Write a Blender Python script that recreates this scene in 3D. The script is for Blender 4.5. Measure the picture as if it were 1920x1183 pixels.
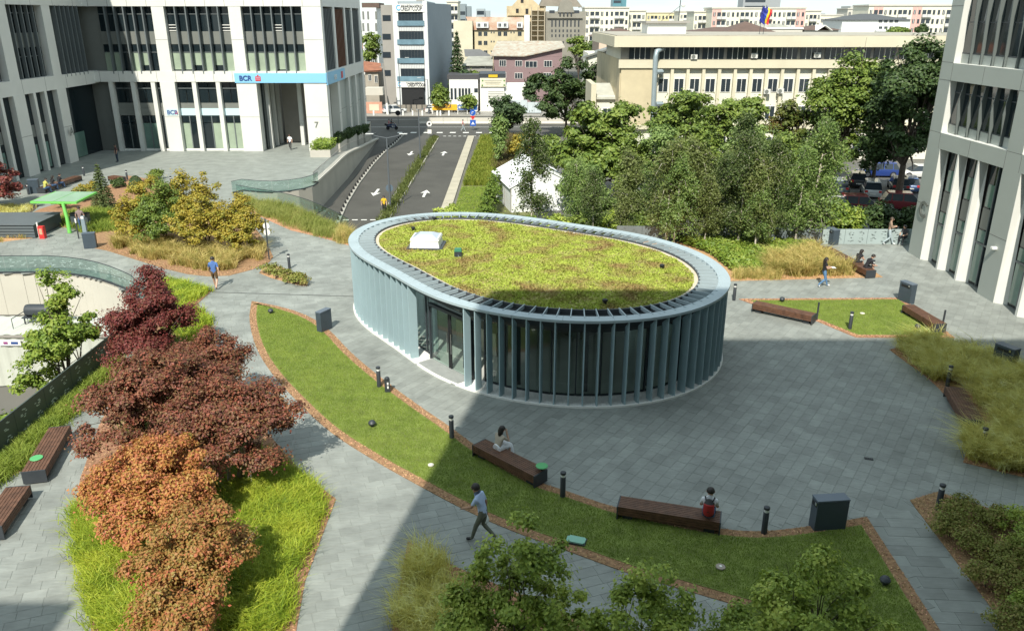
import bpy, bmesh, math, random
import numpy as np
from mathutils import Vector, Matrix
for o in list(bpy.data.objects): bpy.data.objects.remove(o)
S = bpy.context.scene
COL = S.collection
random.seed(7)
RNG = np.random.default_rng(11)
# ---------------------------------------------------------------- camera, world, sun, exposure
F, TH, CH = 1509.0, math.radians(20.3), 14.0          # focal length in photo pixels, pitch, eye height
cam = bpy.data.objects.new('camera', bpy.data.cameras.new('camera'))
COL.objects.link(cam)
cam.location = (0, 0, CH); cam.rotation_euler = (math.pi/2-TH, 0, 0)
cam.data.sensor_width = 36; cam.data.lens = F/1920*36
cam.data.clip_start = 0.1; cam.data.clip_end = 6000
S.camera = cam
SUN_AZ, SUN_EL = math.radians(192), math.radians(47)   # azimuth clockwise from +Y
W = bpy.data.worlds.new('World'); S.world = W; W.use_nodes = True
nt = W.node_tree; nt.nodes.clear()
out = nt.nodes.new('ShaderNodeOutputWorld'); bg = nt.nodes.new('ShaderNodeBackground')
sky = nt.nodes.new('ShaderNodeTexSky'); sky.sky_type = 'NISHITA'; sky.sun_disc = False
sky.sun_elevation = SUN_EL; sky.sun_rotation = SUN_AZ; sky.air_density = 1.0; sky.dust_density = 0.1; sky.ozone_density = 3.0
tcw = nt.nodes.new('ShaderNodeTexCoord'); mpw = nt.nodes.new('ShaderNodeMapping'); mpw.inputs['Scale'].default_value = (3, 3, 16)
nzw = nt.nodes.new('ShaderNodeTexNoise'); nzw.inputs['Scale'].default_value = 1.6; nzw.inputs['Detail'].default_value = 8; nzw.inputs['Roughness'].default_value = 0.6
crw = nt.nodes.new('ShaderNodeValToRGB'); crw.color_ramp.elements[0].position = 0.40; crw.color_ramp.elements[1].position = 0.66; crw.color_ramp.elements[0].color = (0.84, 0.84, 0.84, 1)
mxw = nt.nodes.new('ShaderNodeMix'); mxw.data_type = 'RGBA'
mxw.inputs['B'].default_value = (3.5, 4.15, 4.3, 1)
crw.color_ramp.elements[1].color = (0.96, 0.96, 0.96, 1)
L = nt.links
L.new(tcw.outputs['Generated'], mpw.inputs['Vector']); L.new(mpw.outputs[0], nzw.inputs['Vector']); L.new(nzw.outputs['Fac'], crw.inputs[0])
L.new(crw.outputs[0], mxw.inputs['Factor']); L.new(sky.outputs[0], mxw.inputs['A']); L.new(mxw.outputs['Result'], bg.inputs[0])
bg.inputs[1].default_value = 0.15
L.new(bg.outputs[0], out.inputs[0])
sun = bpy.data.objects.new('sun', bpy.data.lights.new('sun', 'SUN')); COL.objects.link(sun)
sun.data.energy = 4.2; sun.data.angle = math.radians(0.53); sun.data.color = (1.0, 0.945, 0.835)
sd = Vector((math.sin(SUN_AZ)*math.cos(SUN_EL), math.cos(SUN_AZ)*math.cos(SUN_EL), math.sin(SUN_EL)))
sun.rotation_euler = sd.to_track_quat('Z', 'Y').to_euler(); sun.location = sd*200
S.view_settings.view_transform = 'Standard'; S.view_settings.look = 'None'
S.view_settings.exposure = 0.63; S.view_settings.gamma = 1.0; S.view_settings.use_curve_mapping = False
S.render.engine = 'CYCLES'
S.cycles.max_bounces = 6; S.cycles.transparent_max_bounces = 8; S.cycles.caustics_reflective = False; S.cycles.caustics_refractive = False
# ---------------------------------------------------------------- pixel -> place
def ray(x, y):
    u = (x-960)/F; v = (591.5-y)/F
    return Vector((u, math.cos(TH)+v*math.sin(TH), -math.sin(TH)+v*math.cos(TH)))
def G(x, y, z=0.0):
    d = ray(x, y); t = (z-CH)/d.z
    return Vector((d.x*t, d.y*t, z))
def AtY(x, y, Y):
    d = ray(x, y); t = Y/d.y
    return Vector((d.x*t, Y, CH+d.z*t))
def GP(pts, z=0.0): return [G(x, y, z) for x, y in pts]
# ---------------------------------------------------------------- helpers
def link(o, parent=None):
    COL.objects.link(o)
    if parent: o.parent = parent
    return o
def tag(o, label=None, cat=None, group=None, kind=None):
    if label: o['label'] = label
    if cat: o['category'] = cat
    if group: o['group'] = group
    if kind: o['kind'] = kind
    return o
def thing(name, label, cat, loc=(0, 0, 0), rz=0.0, group=None):
    o = bpy.data.objects.new(name, None); link(o); o.location = loc; o.rotation_euler.z = rz
    o.empty_display_size = 0.2
    return tag(o, label, cat, group)
def npmesh(name, V, Fq, mats, smooth=False, matidx=None):
    """V (n,3); Fq list of arrays (m,k)"""
    me = bpy.data.meshes.new(name)
    V = np.asarray(V, dtype=np.float32)
    if not isinstance(Fq, (list, tuple)): Fq = [Fq]
    Fq = [np.asarray(f, dtype=np.int32) for f in Fq if len(f)]
    me.vertices.add(len(V)); me.vertices.foreach_set('co', V.ravel())
    nl = sum(f.size for f in Fq); npoly = sum(len(f) for f in Fq)
    me.loops.add(nl); me.loops.foreach_set('vertex_index', np.concatenate([f.ravel() for f in Fq]))
    me.polygons.add(npoly)
    tot = np.concatenate([np.full(len(f), f.shape[1], dtype=np.int32) for f in Fq])
    st = np.concatenate([[0], np.cumsum(tot)[:-1]]).astype(np.int32)
    me.polygons.foreach_set('loop_start', st); me.polygons.foreach_set('loop_total', tot)
    if matidx is not None: me.polygons.foreach_set('material_index', np.asarray(matidx, dtype=np.int32))
    me.polygons.foreach_set('use_smooth', np.full(npoly, bool(smooth)))
    me.update(calc_edges=True); me.validate()
    for m in (mats if isinstance(mats, (list, tuple)) else [mats]): me.materials.append(m)
    return me
class MB:
    def __init__(s): s.v = []; s.f = []; s.m = []; s.cur = 0
    def add(s, vs, fs):
        b = len(s.v); s.v += [tuple(v) for v in vs]; s.f += [tuple(i+b for i in f) for f in fs]; s.m += [s.cur]*len(fs); return s
    def box(s, c, size, rz=0.0, taper=None):
        cx, cy, cz = c; x, y, z = [k/2 for k in size]; ca, sa = math.cos(rz), math.sin(rz); tx, ty = taper or (1, 1)
        vs = []
        for kz in (-1, 1):
            fx, fy = (tx, ty) if kz > 0 else (1, 1)
            for a, b in ((-1, -1), (1, -1), (1, 1), (-1, 1)):
                px, py = a*x*fx, b*y*fy
                vs.append((cx+px*ca-py*sa, cy+px*sa+py*ca, cz+kz*z))
        return s.add(vs, [(3, 2, 1, 0), (4, 5, 6, 7), (0, 1, 5, 4), (1, 2, 6, 5), (2, 3, 7, 6), (3, 0, 4, 7)])
    def prism(s, poly, z0, z1, bottom=True):
        n = len(poly); a = sum(poly[i][0]*poly[(i+1) % n][1]-poly[(i+1) % n][0]*poly[i][1] for i in range(n))
        if a < 0: poly = poly[::-1]
        vs = [(p[0], p[1], z0) for p in poly]+[(p[0], p[1], z1) for p in poly]
        fs = [tuple(range(n, 2*n))]+[(i, (i+1) % n, n+(i+1) % n, n+i) for i in range(n)]
        if bottom: fs.append(tuple(range(n-1, -1, -1)))
        return s.add(vs, fs)
    def sheet(s, poly, z=None):
        n = len(poly); a = sum(poly[i][0]*poly[(i+1) % n][1]-poly[(i+1) % n][0]*poly[i][1] for i in range(n))
        if a < 0: poly = poly[::-1]
        return s.add([(p[0], p[1], p[2] if z is None else z) for p in poly], [tuple(range(n))])
    def tube(s, path, rad, n=8, cap=True):
        path = [Vector(p) for p in path]; k = len(path)
        if not hasattr(rad, '__len__'): rad = [rad]*k
        vs = []; prev = None
        for i, p in enumerate(path):
            t = (path[min(i+1, k-1)]-path[max(i-1, 0)]).normalized()
            if prev is None: u = t.orthogonal().normalized()
            else:
                u = prev-t*prev.dot(t); u = u.normalized() if u.length > 1e-6 else t.orthogonal().normalized()
            prev = u; w = t.cross(u)
            for j in range(n):
                a = 2*math.pi*j/n; vs.append(p+(u*math.cos(a)+w*math.sin(a))*rad[i])
        fs = [(i*n+j, i*n+(j+1) % n, (i+1)*n+(j+1) % n, (i+1)*n+j) for i in range(k-1) for j in range(n)]
        if cap: fs += [tuple(range(n-1, -1, -1)), tuple(range((k-1)*n, k*n))]
        return s.add(vs, fs)
    def lathe(s, prof, c=(0, 0, 0), n=16):
        vs = []; k = len(prof)
        for r, z in prof:
            for j in range(n):
                a = 2*math.pi*j/n; vs.append((c[0]+r*math.cos(a), c[1]+r*math.sin(a), c[2]+z))
        fs = [(i*n+j, i*n+(j+1) % n, (i+1)*n+(j+1) % n, (i+1)*n+j) for i in range(k-1) for j in range(n)]
        fs += [tuple(range(n-1, -1, -1)), tuple(range((k-1)*n, k*n))]
        return s.add(vs, fs)
    def mesh(s, name, mats, smooth=False):
        me = bpy.data.meshes.new(name); me.from_pydata(s.v, [], s.f); me.update()
        for m in (mats if isinstance(mats, (list, tuple)) else [mats]): me.materials.append(m)
        if any(s.m): me.polygons.foreach_set('material_index', s.m)
        if smooth:
            me.polygons.foreach_set('use_smooth', [True]*len(me.polygons))
            try: me.set_sharp_from_angle(angle=math.radians(40))
            except Exception: pass
        return me
    def build(s, name, mats, parent=None, smooth=False, loc=None):
        o = bpy.data.objects.new(name, s.mesh(name, mats, smooth)); link(o, parent)
        if loc is not None: o.location = loc
        return o
def put(name, me, parent=None, loc=(0, 0, 0), rz=0.0, scale=None):
    o = bpy.data.objects.new(name, me); link(o, parent); o.location = loc; o.rotation_euler.z = rz
    if scale: o.scale = scale
    return o
_ub = {}
def bx(name, m, parent, c, size, rz=0.0):
    """box part at WORLD centre c; parent is an unrotated Empty"""
    if m.name not in _ub: _ub[m.name] = MB().box((0, 0, 0), (1, 1, 1)).mesh('box_'+m.name, m)
    p = Vector(parent.location) if parent else Vector((0, 0, 0))
    return put(name, _ub[m.name], parent, Vector(c)-p, rz, size)
def bxr(name, m, parent, lo, hi):
    lo = Vector(lo); hi = Vector(hi); return bx(name, m, parent, (lo+hi)/2, hi-lo)
def local(mb, root):
    l = root.location; mb.v = [(a-l.x, b-l.y, c-l.z) for a, b, c in mb.v]; return mb
def copy_tree(o, parent=None):
    c = o.copy(); COL.objects.link(c); c.parent = parent
    for ch in list(o.children): copy_tree(ch, c)
    return c
def inpoly(P, poly):
    P = np.asarray(P); x, y = P[:, 0], P[:, 1]; r = np.zeros(len(P), bool); n = len(poly)
    for i in range(n):
        x0, y0 = poly[i][0], poly[i][1]; x1, y1 = poly[(i+1) % n][0], poly[(i+1) % n][1]
        if y0 == y1: continue
        c = ((y0 > y) != (y1 > y)) & (x < (x1-x0)*(y-y0)/(y1-y0)+x0); r ^= c
    return r
def polydist(P, poly):
    P = np.asarray(P)[:, :2]; d = np.full(len(P), 1e9); n = len(poly)
    for i in range(n):
        a = np.array(poly[i][:2]); b = np.array(poly[(i+1) % n][:2]); ab = b-a; t = np.clip(((P-a)@ab)/max(ab@ab, 1e-9), 0, 1)
        d = np.minimum(d, np.linalg.norm(P-(a+t[:, None]*ab), axis=1))
    return d
def scatter(poly, n, rng=RNG):
    p = np.array([q[:2] for q in poly]); lo, hi = p.min(0), p.max(0); r = np.zeros((0, 2))
    a = 0
    while len(r) < n and a < 60:
        q = rng.uniform(lo, hi, (n*2, 2)); r = np.concatenate([r, q[inpoly(q, poly)]]); a += 1
    return r[:n]
def catmull(pts, k=6, closed=False):
    pts = [Vector(p) for p in pts]; n = len(pts); o = []
    rg = range(n) if closed else range(n-1)
    for i in rg:
        g = (lambda j: pts[j % n]) if closed else (lambda j: pts[max(0, min(n-1, j))])
        a, b, c, d = g(i-1), g(i), g(i+1), g(i+2)
        for s_ in range(k):
            t = s_/k; o.append(0.5*((2*b)+(c-a)*t+(2*a-5*b+4*c-d)*t*t+(3*b-3*c+d-a)*t*t*t))
    if not closed: o.append(pts[-1])
    return o
# ---------------------------------------------------------------- materials
_M = {}
def mat(name, col, rough=0.7, var=0.0, scale=3.0, metal=0.0, bump=0.0, bscale=40.0, spec=0.5, col2=None, island=0.0, trans=0.0, stretch=(1, 1, 1), coat=0.0):
    if name in _M: return _M[name]
    m = bpy.data.materials.new(name); m.use_nodes = True; _M[name] = m
    t = m.node_tree; b = t.nodes['Principled BSDF']; l = t.links
    b.inputs['Roughness'].default_value = rough; b.inputs['Metallic'].default_value = metal
    b.inputs['Specular IOR Level'].default_value = spec; b.inputs['Coat Weight'].default_value = coat
    c = (*col, 1); b.inputs['Base Color'].default_value = c
    src = None; tc = t.nodes.new('ShaderNodeTexCoord'); mp = t.nodes.new('ShaderNodeMapping'); mp.inputs['Scale'].default_value = stretch
    geo = t.nodes.new('ShaderNodeNewGeometry'); l.new(geo.outputs['Position'], mp.inputs['Vector'])
    if var > 0 or col2:
        nz = t.nodes.new('ShaderNodeTexNoise'); nz.inputs['Scale'].default_value = scale; nz.inputs['Detail'].default_value = 6; nz.inputs['Roughness'].default_value = 0.6
        l.new(mp.outputs[0], nz.inputs['Vector'])
        cr = t.nodes.new('ShaderNodeValToRGB'); cr.color_ramp.elements[0].position = 0.32; cr.color_ramp.elements[1].position = 0.68
        c2 = col2 or [min(1, k*(1+var)) for k in col]; c1 = col if col2 else [k*(1-var) for k in col]
        cr.color_ramp.elements[0].color = (*c1, 1); cr.color_ramp.elements[1].color = (*c2, 1)
        l.new(nz.outputs['Fac'], cr.inputs[0]); src = cr.outputs[0]
    if island > 0:
        hs = t.nodes.new('ShaderNodeHueSaturation'); oi = t.nodes.new('ShaderNodeObjectInfo')
        ad = t.nodes.new('ShaderNodeMath'); ad.operation = 'ADD'; fr = t.nodes.new('ShaderNodeMath'); fr.operation = 'FRACT'
        l.new(geo.outputs['Random Per Island'], ad.inputs[0]); l.new(oi.outputs['Random'], ad.inputs[1]); l.new(ad.outputs[0], fr.inputs[0])
        mr = t.nodes.new('ShaderNodeMapRange'); mr.inputs['To Min'].default_value = 1-island; mr.inputs['To Max'].default_value = 1+island
        l.new(fr.outputs[0], mr.inputs['Value']); l.new(mr.outputs[0], hs.inputs['Value'])
        m2 = t.nodes.new('ShaderNodeMath'); m2.operation = 'MULTIPLY'; m2.inputs[1].default_value = 7.31; f2 = t.nodes.new('ShaderNodeMath'); f2.operation = 'FRACT'
        l.new(fr.outputs[0], m2.inputs[0]); l.new(m2.outputs[0], f2.inputs[0])
        mh = t.nodes.new('ShaderNodeMapRange'); mh.inputs['To Min'].default_value = 0.5-island*0.06; mh.inputs['To Max'].default_value = 0.5+island*0.06
        l.new(f2.outputs[0], mh.inputs['Value']); l.new(mh.outputs[0], hs.inputs['Hue'])
        if src: l.new(src, hs.inputs['Color'])
        else: hs.inputs['Color'].default_value = c
        src = hs.outputs[0]
    if src: l.new(src, b.inputs['Base Color'])
    if bump > 0:
        n2 = t.nodes.new('ShaderNodeTexNoise'); n2.inputs['Scale'].default_value = bscale; n2.inputs['Detail'].default_value = 4
        l.new(mp.outputs[0], n2.inputs['Vector']); bp = t.nodes.new('ShaderNodeBump'); bp.inputs['Strength'].default_value = bump; bp.inputs['Distance'].default_value = 0.02
        l.new(n2.outputs['Fac'], bp.inputs['Height']); l.new(bp.outputs[0], b.inputs['Normal'])
    if trans > 0:
        tr = t.nodes.new('ShaderNodeBsdfTranslucent'); mx = t.nodes.new('ShaderNodeMixShader'); mx.inputs[0].default_value = trans
        if src: l.new(src, tr.inputs['Color'])
        else: tr.inputs['Color'].default_value = c
        o = t.nodes['Material Output']; l.new(b.outputs[0], mx.inputs[1]); l.new(tr.outputs[0], mx.inputs[2]); l.new(mx.outputs[0], o.inputs['Surface'])
    return m
def leafmat(name, stops, rough=0.55, trans=0.3, clump=0.9, cscale=0.9):
    """stops: list of colours picked per leaf (random per island), mixed with a larger patch noise"""
    if name in _M: return _M[name]
    m = bpy.data.materials.new(name); m.use_nodes = True; _M[name] = m
    t = m.node_tree; b = t.nodes['Principled BSDF']; l = t.links
    b.inputs['Roughness'].default_value = rough; b.inputs['Specular IOR Level'].default_value = 0.35
    geo = t.nodes.new('ShaderNodeNewGeometry'); nz = t.nodes.new('ShaderNodeTexNoise'); nz.inputs['Scale'].default_value = cscale; nz.inputs['Detail'].default_value = 3
    l.new(geo.outputs['Position'], nz.inputs['Vector'])
    mr = t.nodes.new('ShaderNodeMapRange'); mr.inputs['From Min'].default_value = 0.3; mr.inputs['From Max'].default_value = 0.7; l.new(nz.outputs['Fac'], mr.inputs['Value'])
    mx = t.nodes.new('ShaderNodeMix'); mx.data_type = 'FLOAT'; mx.inputs['Factor'].default_value = clump*0.55
    l.new(geo.outputs['Random Per Island'], mx.inputs['A']); l.new(mr.outputs[0], mx.inputs['B'])
    cr = t.nodes.new('ShaderNodeValToRGB'); e = cr.color_ramp.elements
    while len(e) < len(stops): e.new(0.5)
    for i, c in enumerate(stops): e[i].position = i/(len(stops)-1); e[i].color = (*c, 1)
    l.new(mx.outputs[0], cr.inputs[0]); l.new(cr.outputs[0], b.inputs['Base Color'])
    tr = t.nodes.new('ShaderNodeBsdfTranslucent'); ms = t.nodes.new('ShaderNodeMixShader'); ms.inputs[0].default_value = trans
    l.new(cr.outputs[0], tr.inputs['Color']); o = t.nodes['Material Output']
    l.new(b.outputs[0], ms.inputs[1]); l.new(tr.outputs[0], ms.inputs[2]); l.new(ms.outputs[0], o.inputs['Surface'])
    return m
def glassmat(name, tint, refl=0.08, rough=0.02):
    if name in _M: return _M[name]
    m = bpy.data.materials.new(name); m.use_nodes = True; _M[name] = m
    t = m.node_tree; l = t.links; t.nodes.remove(t.nodes['Principled BSDF'])
    tr = t.nodes.new('ShaderNodeBsdfTransparent'); tr.inputs[0].default_value = (*tint, 1)
    gl = t.nodes.new('ShaderNodeBsdfGlossy'); gl.inputs['Roughness'].default_value = rough; gl.inputs[0].default_value = (0.9, 0.95, 0.95, 1)
    fr = t.nodes.new('ShaderNodeFresnel'); fr.inputs[0].default_value = 1.5
    mr = t.nodes.new('ShaderNodeMapRange'); mr.inputs['To Min'].default_value = refl*0.4; mr.inputs['To Max'].default_value = 1.0; l.new(fr.outputs[0], mr.inputs['Value'])
    ge = t.nodes.new('ShaderNodeNewGeometry'); iv = t.nodes.new('ShaderNodeMath'); iv.operation = 'SUBTRACT'; iv.inputs[0].default_value = 1.0; l.new(ge.outputs['Backfacing'], iv.inputs[1])
    ml = t.nodes.new('ShaderNodeMath'); ml.operation = 'MULTIPLY'; l.new(mr.outputs[0], ml.inputs[0]); l.new(iv.outputs[0], ml.inputs[1])
    mx = t.nodes.new('ShaderNodeMixShader'); l.new(ml.outputs[0], mx.inputs[0]); l.new(tr.outputs[0], mx.inputs[1]); l.new(gl.outputs[0], mx.inputs[2])
    l.new(mx.outputs[0], t.nodes['Material Output'].inputs['Surface'])
    return m
def pavemat():
    m = mat('paving', (0.238, 0.255, 0.237), 0.6, 0.15, 1.1, island=0.10, bump=0.25, bscale=60)
    t = m.node_tree; l = t.links; b = t.nodes['Principled BSDF']; src = b.inputs['Base Color'].links[0].from_socket; geo = [n for n in t.nodes if n.type == 'NEW_GEOMETRY'][0]
    def noise(scale, stretch, rot=0.0, det=3):
        mp = t.nodes.new('ShaderNodeMapping'); mp.inputs['Scale'].default_value = stretch; mp.inputs['Rotation'].default_value = (0, 0, rot); l.new(geo.outputs['Position'], mp.inputs['Vector'])
        n = t.nodes.new('ShaderNodeTexNoise'); n.inputs['Scale'].default_value = scale; n.inputs['Detail'].default_value = det; l.new(mp.outputs[0], n.inputs['Vector']); return n.outputs['Fac']
    def ramp(f, a, c, v0, v1):
        r = t.nodes.new('ShaderNodeMapRange'); r.inputs['From Min'].default_value = a; r.inputs['From Max'].default_value = c; r.inputs['To Min'].default_value = v0; r.inputs['To Max'].default_value = v1; l.new(f, r.inputs['Value']); return r.outputs[0]
    def mul(c, f):
        x = t.nodes.new('ShaderNodeMix'); x.data_type = 'RGBA'; x.blend_type = 'MULTIPLY'; x.inputs['Factor'].default_value = 1.0; l.new(c, x.inputs['A']); l.new(f, x.inputs['B']); return x.outputs['Result']
    c = mul(src, ramp(noise(0.22, (1, 1, 1), 0, 5), 0.3, 0.7, 0.84, 1.14))           # worn lanes and stains
    c = mul(c, ramp(noise(2.2, (1, 6, 1), 0.5, 4), 0.3, 0.7, 0.93, 1.08))              # cleft grain
    for rot, sc in ((0.6, 1.3), (2.1, 1.1)):                                           # pale scuffs
        s_ = ramp(noise(sc, (1, 9, 1), rot, 2), 0.72, 0.78, 0.0, 0.45); x = t.nodes.new('ShaderNodeMix'); x.data_type = 'RGBA'; l.new(s_, x.inputs['Factor']); l.new(c, x.inputs['A']); x.inputs['B'].default_value = (0.45, 0.48, 0.46, 1); c = x.outputs['Result']
    d_ = ramp(noise(5.0, (1, 1, 1), 0, 1), 0.74, 0.80, 1.0, 0.72); c = mul(c, d_)         # spots
    l.new(c, b.inputs['Base Color']); return m
M_pave = pavemat()
M_pavefar = mat('paving_far', (0.235, 0.255, 0.235), 0.65, 0.18, 0.9)
M_joint = mat('joint', (0.12, 0.135, 0.13), 0.9)
M_conc = mat('concrete', (0.40, 0.38, 0.33), 0.8, 0.10, 0.5, bump=0.1)
M_concw = mat('concrete_pale', (0.52, 0.50, 0.44), 0.8, 0.05, 0.5)
M_asph = mat('asphalt', (0.066, 0.064, 0.056), 0.85, 0.16, 0.35, bump=0.2, bscale=90)
M_line = mat('road_paint', (0.72, 0.72, 0.68), 0.6, 0.1, 6)
M_mulch = mat('mulch', (0.36, 0.20, 0.11), 0.95, 0.35, 9, island=0.3)
M_soil = mat('soil', (0.10, 0.075, 0.05), 0.95, 0.3, 3)
M_lawnb = mat('lawn_base', (0.15, 0.19, 0.04), 0.9, 0.3, 2.0)
M_dark = mat('dark_metal', (0.035, 0.042, 0.05), 0.5, 0.08, 4)
M_steel = mat('fin_metal', (0.32, 0.44, 0.48), 0.55, 0.06, 0.7)
M_white = mat('white_paint', (0.78, 0.78, 0.74), 0.6, 0.03, 2)
M_wood = mat('ipe_wood', (0.115, 0.055, 0.032), 0.6, 0.35, 5, stretch=(1, 1, 1), bump=0.2)
M_bark = mat('bark', (0.11, 0.085, 0.065), 0.9, 0.3, 8, bump=0.5)
M_birchbark = mat('birch_bark', (0.52, 0.47, 0.40), 0.8, 0.4, 7)
M_black = mat('black', (0.012, 0.013, 0.015), 0.6)
# ================================================================ ground, podium, road
ZG = -2.5
mg = MB(); mg.sheet([(-2500, -300), (2500, -300), (2500, 5000), (-2500, 5000)], ZG-0.05)
M_city = mat('city_ground', (0.13, 0.125, 0.11), 0.9, 0.3, 0.05)
tag(mg.build('ground', M_city), kind='structure')
ms_ = MB(); ms_.sheet([(-300, 121.5), (300, 121.5), (300, 147.2), (-300, 147.2)], ZG-0.012)
tag(ms_.build('street', M_asph), kind='structure')
ms_ = MB(); ms_.sheet([(-300, 147), (300, 147), (300, 159), (-300, 159)], ZG+0.08)
ms_.prism([(-300, 146.8), (300, 146.8), (300, 146.99), (-300, 146.99)], ZG-0.2, ZG+0.1)
tag(ms_.build('pavement', mat('pavement', (0.27, 0.26, 0.235), 0.85, 0.15, 0.4)), kind='structure')
# car ramp with its two lanes
ml = MB(); ml.sheet([(-16.4, 58), (-6.5, 58), (-6.5, 121.5), (-19.6, 121.5), (-17.6, 95)], ZG+0.0)
tag(ml.build('road', M_asph), kind='structure')
# parking ground right of the ramp
ml = MB(); ml.sheet([(2, 56), (80, 53), (80, 98), (2, 98)], ZG-0.03)
tag(ml.build('parking_ground', mat('parking_asphalt', (0.11, 0.11, 0.105), 0.85, 0.2, 0.3)), kind='structure')
# podium outline (z = 0)
railL = [G(x, y) for x, y in ((0, 512), (90, 511), (170, 520), (230, 540), (262, 562))]
par = GP([(655, 437), (625, 420), (590, 404), (560, 393), (520, 383), (480, 377), (445, 370)])
wall = GP([(436, 362), (450, 357), (480, 360), (520, 362), (560, 357), (585, 351), (597, 343)])
POD = [Vector((-17.7, 0.5, 0)), Vector((60, 0.5, 0)), Vector((60, 51.5, 0)), Vector((20, 51.6, 0)), Vector((8, 52.4, 0)), Vector((-2, 54, 0)), Vector((-9, 55.5, 0))]
POD += par+wall+[Vector((-17.7, 74, 0)), Vector((-18.0, 88, 0)), Vector((-20.3, 88, 0)), Vector((-20.3, 118, 0)), Vector((-75, 118, 0)), Vector((-75, 45, 0))]
RAILC = catmull([Vector((-75, 45, 0)), Vector((-45, 45, 0))]+railL+[Vector((-17.9, 36.2, 0)), Vector((-17.5, 32, 0)), Vector((-17.6, 24.4, 0)), Vector((-17.7, 0.5, 0))], 5)
POD += RAILC[:-1][5:]
pm = MB(); pm.prism(POD, ZG-0.06, -0.009, bottom=False)
pod = pm.build('podium', [M_conc, M_pavefar]); pod.data.polygons[0].material_index = 1
tag(pod, kind='structure')
# sloping walk beside the bank building going down to the street
pm = MB(); a = [(-20.3, 88), (-18.0, 88), (-18.6, 100), (-19.4, 118), (-20.3, 118)]
zz = {88: -0.02, 100: -1.0, 118: ZG+0.02}
pm.add([(x, y, zz[y]) for x, y in a]+[(x, y, ZG-0.06) for x, y in a], [(4, 3, 2, 1, 0)[::-1], (0, 5, 6, 1), (1, 6, 7, 2), (2, 7, 8, 3), (3, 8, 9, 4)])
tag(pm.build('sloping_walk', M_conc), kind='structure')
# ---------------------------------------------------------------- beds (outlines from the photograph, on the podium)
def bedpoly(px, k=4, closed=False): return [tuple(v) for v in catmull(GP(px), k, closed)]
LO = [(472, 565), (468, 600), (480, 650), (510, 700), (560, 755), (620, 810), (700, 862), (785, 910), (870, 955), (960, 995), (1070, 1035), (1180, 1075), (1280, 1105), (1365, 1130)]
LI = [(1625, 969), (1530, 985), (1430, 996), (1350, 991), (1260, 975), (1150, 950), (1060, 920), (1010, 903), (950, 871), (895, 838), (840, 798), (780, 757), (715, 709), (660, 663), (620, 622), (585, 597), (535, 578), (472, 565)]
BED_LAWN = bedpoly(LO, 4)+[tuple(G(1358, 1160)), tuple(G(1340, 1240)), tuple(G(1800, 1240))]+bedpoly(LI, 4)[:-1]
BED_R = [tuple(v) for v in GP([(1385, 561), (1690, 559), (1742, 596), (1790, 634), (1605, 633), (1530, 602), (1420, 574)])]
BED_GR = bedpoly([(1668, 656), (1700, 680), (1735, 705), (1775, 745), (1800, 790), (1813, 830), (1806, 867)], 3)+[tuple(v) for v in GP([(1930, 897), (2050, 900), (2050, 740), (1920, 700), (1840, 665), (1730, 640)])]
BED_SH = [tuple(v) for v in GP([(1706, 938), (1758, 922), (1930, 978), (2050, 1010), (2050, 1240), (1935, 1240)])]
BED_FG = bedpoly([(765, 1015), (810, 1040), (870, 1070), (960, 1108), (1060, 1150), (1160, 1215)], 3)+[tuple(v) for v in GP([(1200, 1240), (725, 1240)])]
BED_MAP = [tuple(v) for v in GP([(283, 522), (340, 530), (397, 546), (368, 572), (398, 598), (390, 650), (425, 720), (500, 810), (565, 885), (630, 936), (602, 1010), (572, 1090), (545, 1240), (175, 1240), (165, 1100), (140, 1000), (150, 900), (185, 800), (235, 700), (262, 640), (275, 600)])]
BED_VERGE = [(-17.45, 12.0, 0)]+[tuple(v) for v in GP([(-60, 960), (0, 905), (45, 880), (110, 800), (150, 770), (225, 705)])]+[(-17.3, 33, 0)]
BED_MID = bedpoly([(165, 462), (200, 470), (270, 492), (350, 514), (430, 517), (505, 492), (507, 470), (480, 430), (440, 400), (330, 378), (235, 385), (215, 400), (170, 425), (160, 440)], 2, True)
BED_STRIP = [tuple(v) for v in GP([(445, 372), (480, 380), (520, 386), (560, 396), (590, 407), (625, 423), (660, 443), (660, 462), (600, 445), (545, 432), (500, 412), (470, 398), (445, 385)])]
BED_SMALL = bedpoly([(486, 512), (510, 497), (545, 510), (578, 536), (540, 530)], 2, True)
BED_BIR = [tuple(v) for v in GP([(1372, 527), (1655, 520), (1620, 497), (1538, 460)])]+[(19.8, 51.4, 0), (8, 52.1, 0), (-2, 53.5, 0), (0, 46, 0), (4, 43.5, 0), (8, 40.5, 0)]
BED_UP = bedpoly([(60, 400), (100, 385), (150, 372), (210, 345), (240, 330), (290, 340), (330, 350), (300, 372), (235, 380), (150, 425), (90, 420)], 2, True)
BED_LEFT = [tuple(v) for v in GP([(-60, 385), (75, 385), (60, 398), (-60, 430)])]
BED_BOX = [tuple(v) for v in GP([(-60, 440), (60, 436), (75, 445), (-60, 462)])]
ALLBEDS = [BED_LAWN, BED_R, BED_GR, BED_SH, BED_FG, BED_MAP, BED_VERGE, BED_MID, BED_STRIP, BED_SMALL, BED_BIR, BED_UP, BED_LEFT, BED_BOX]
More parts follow.
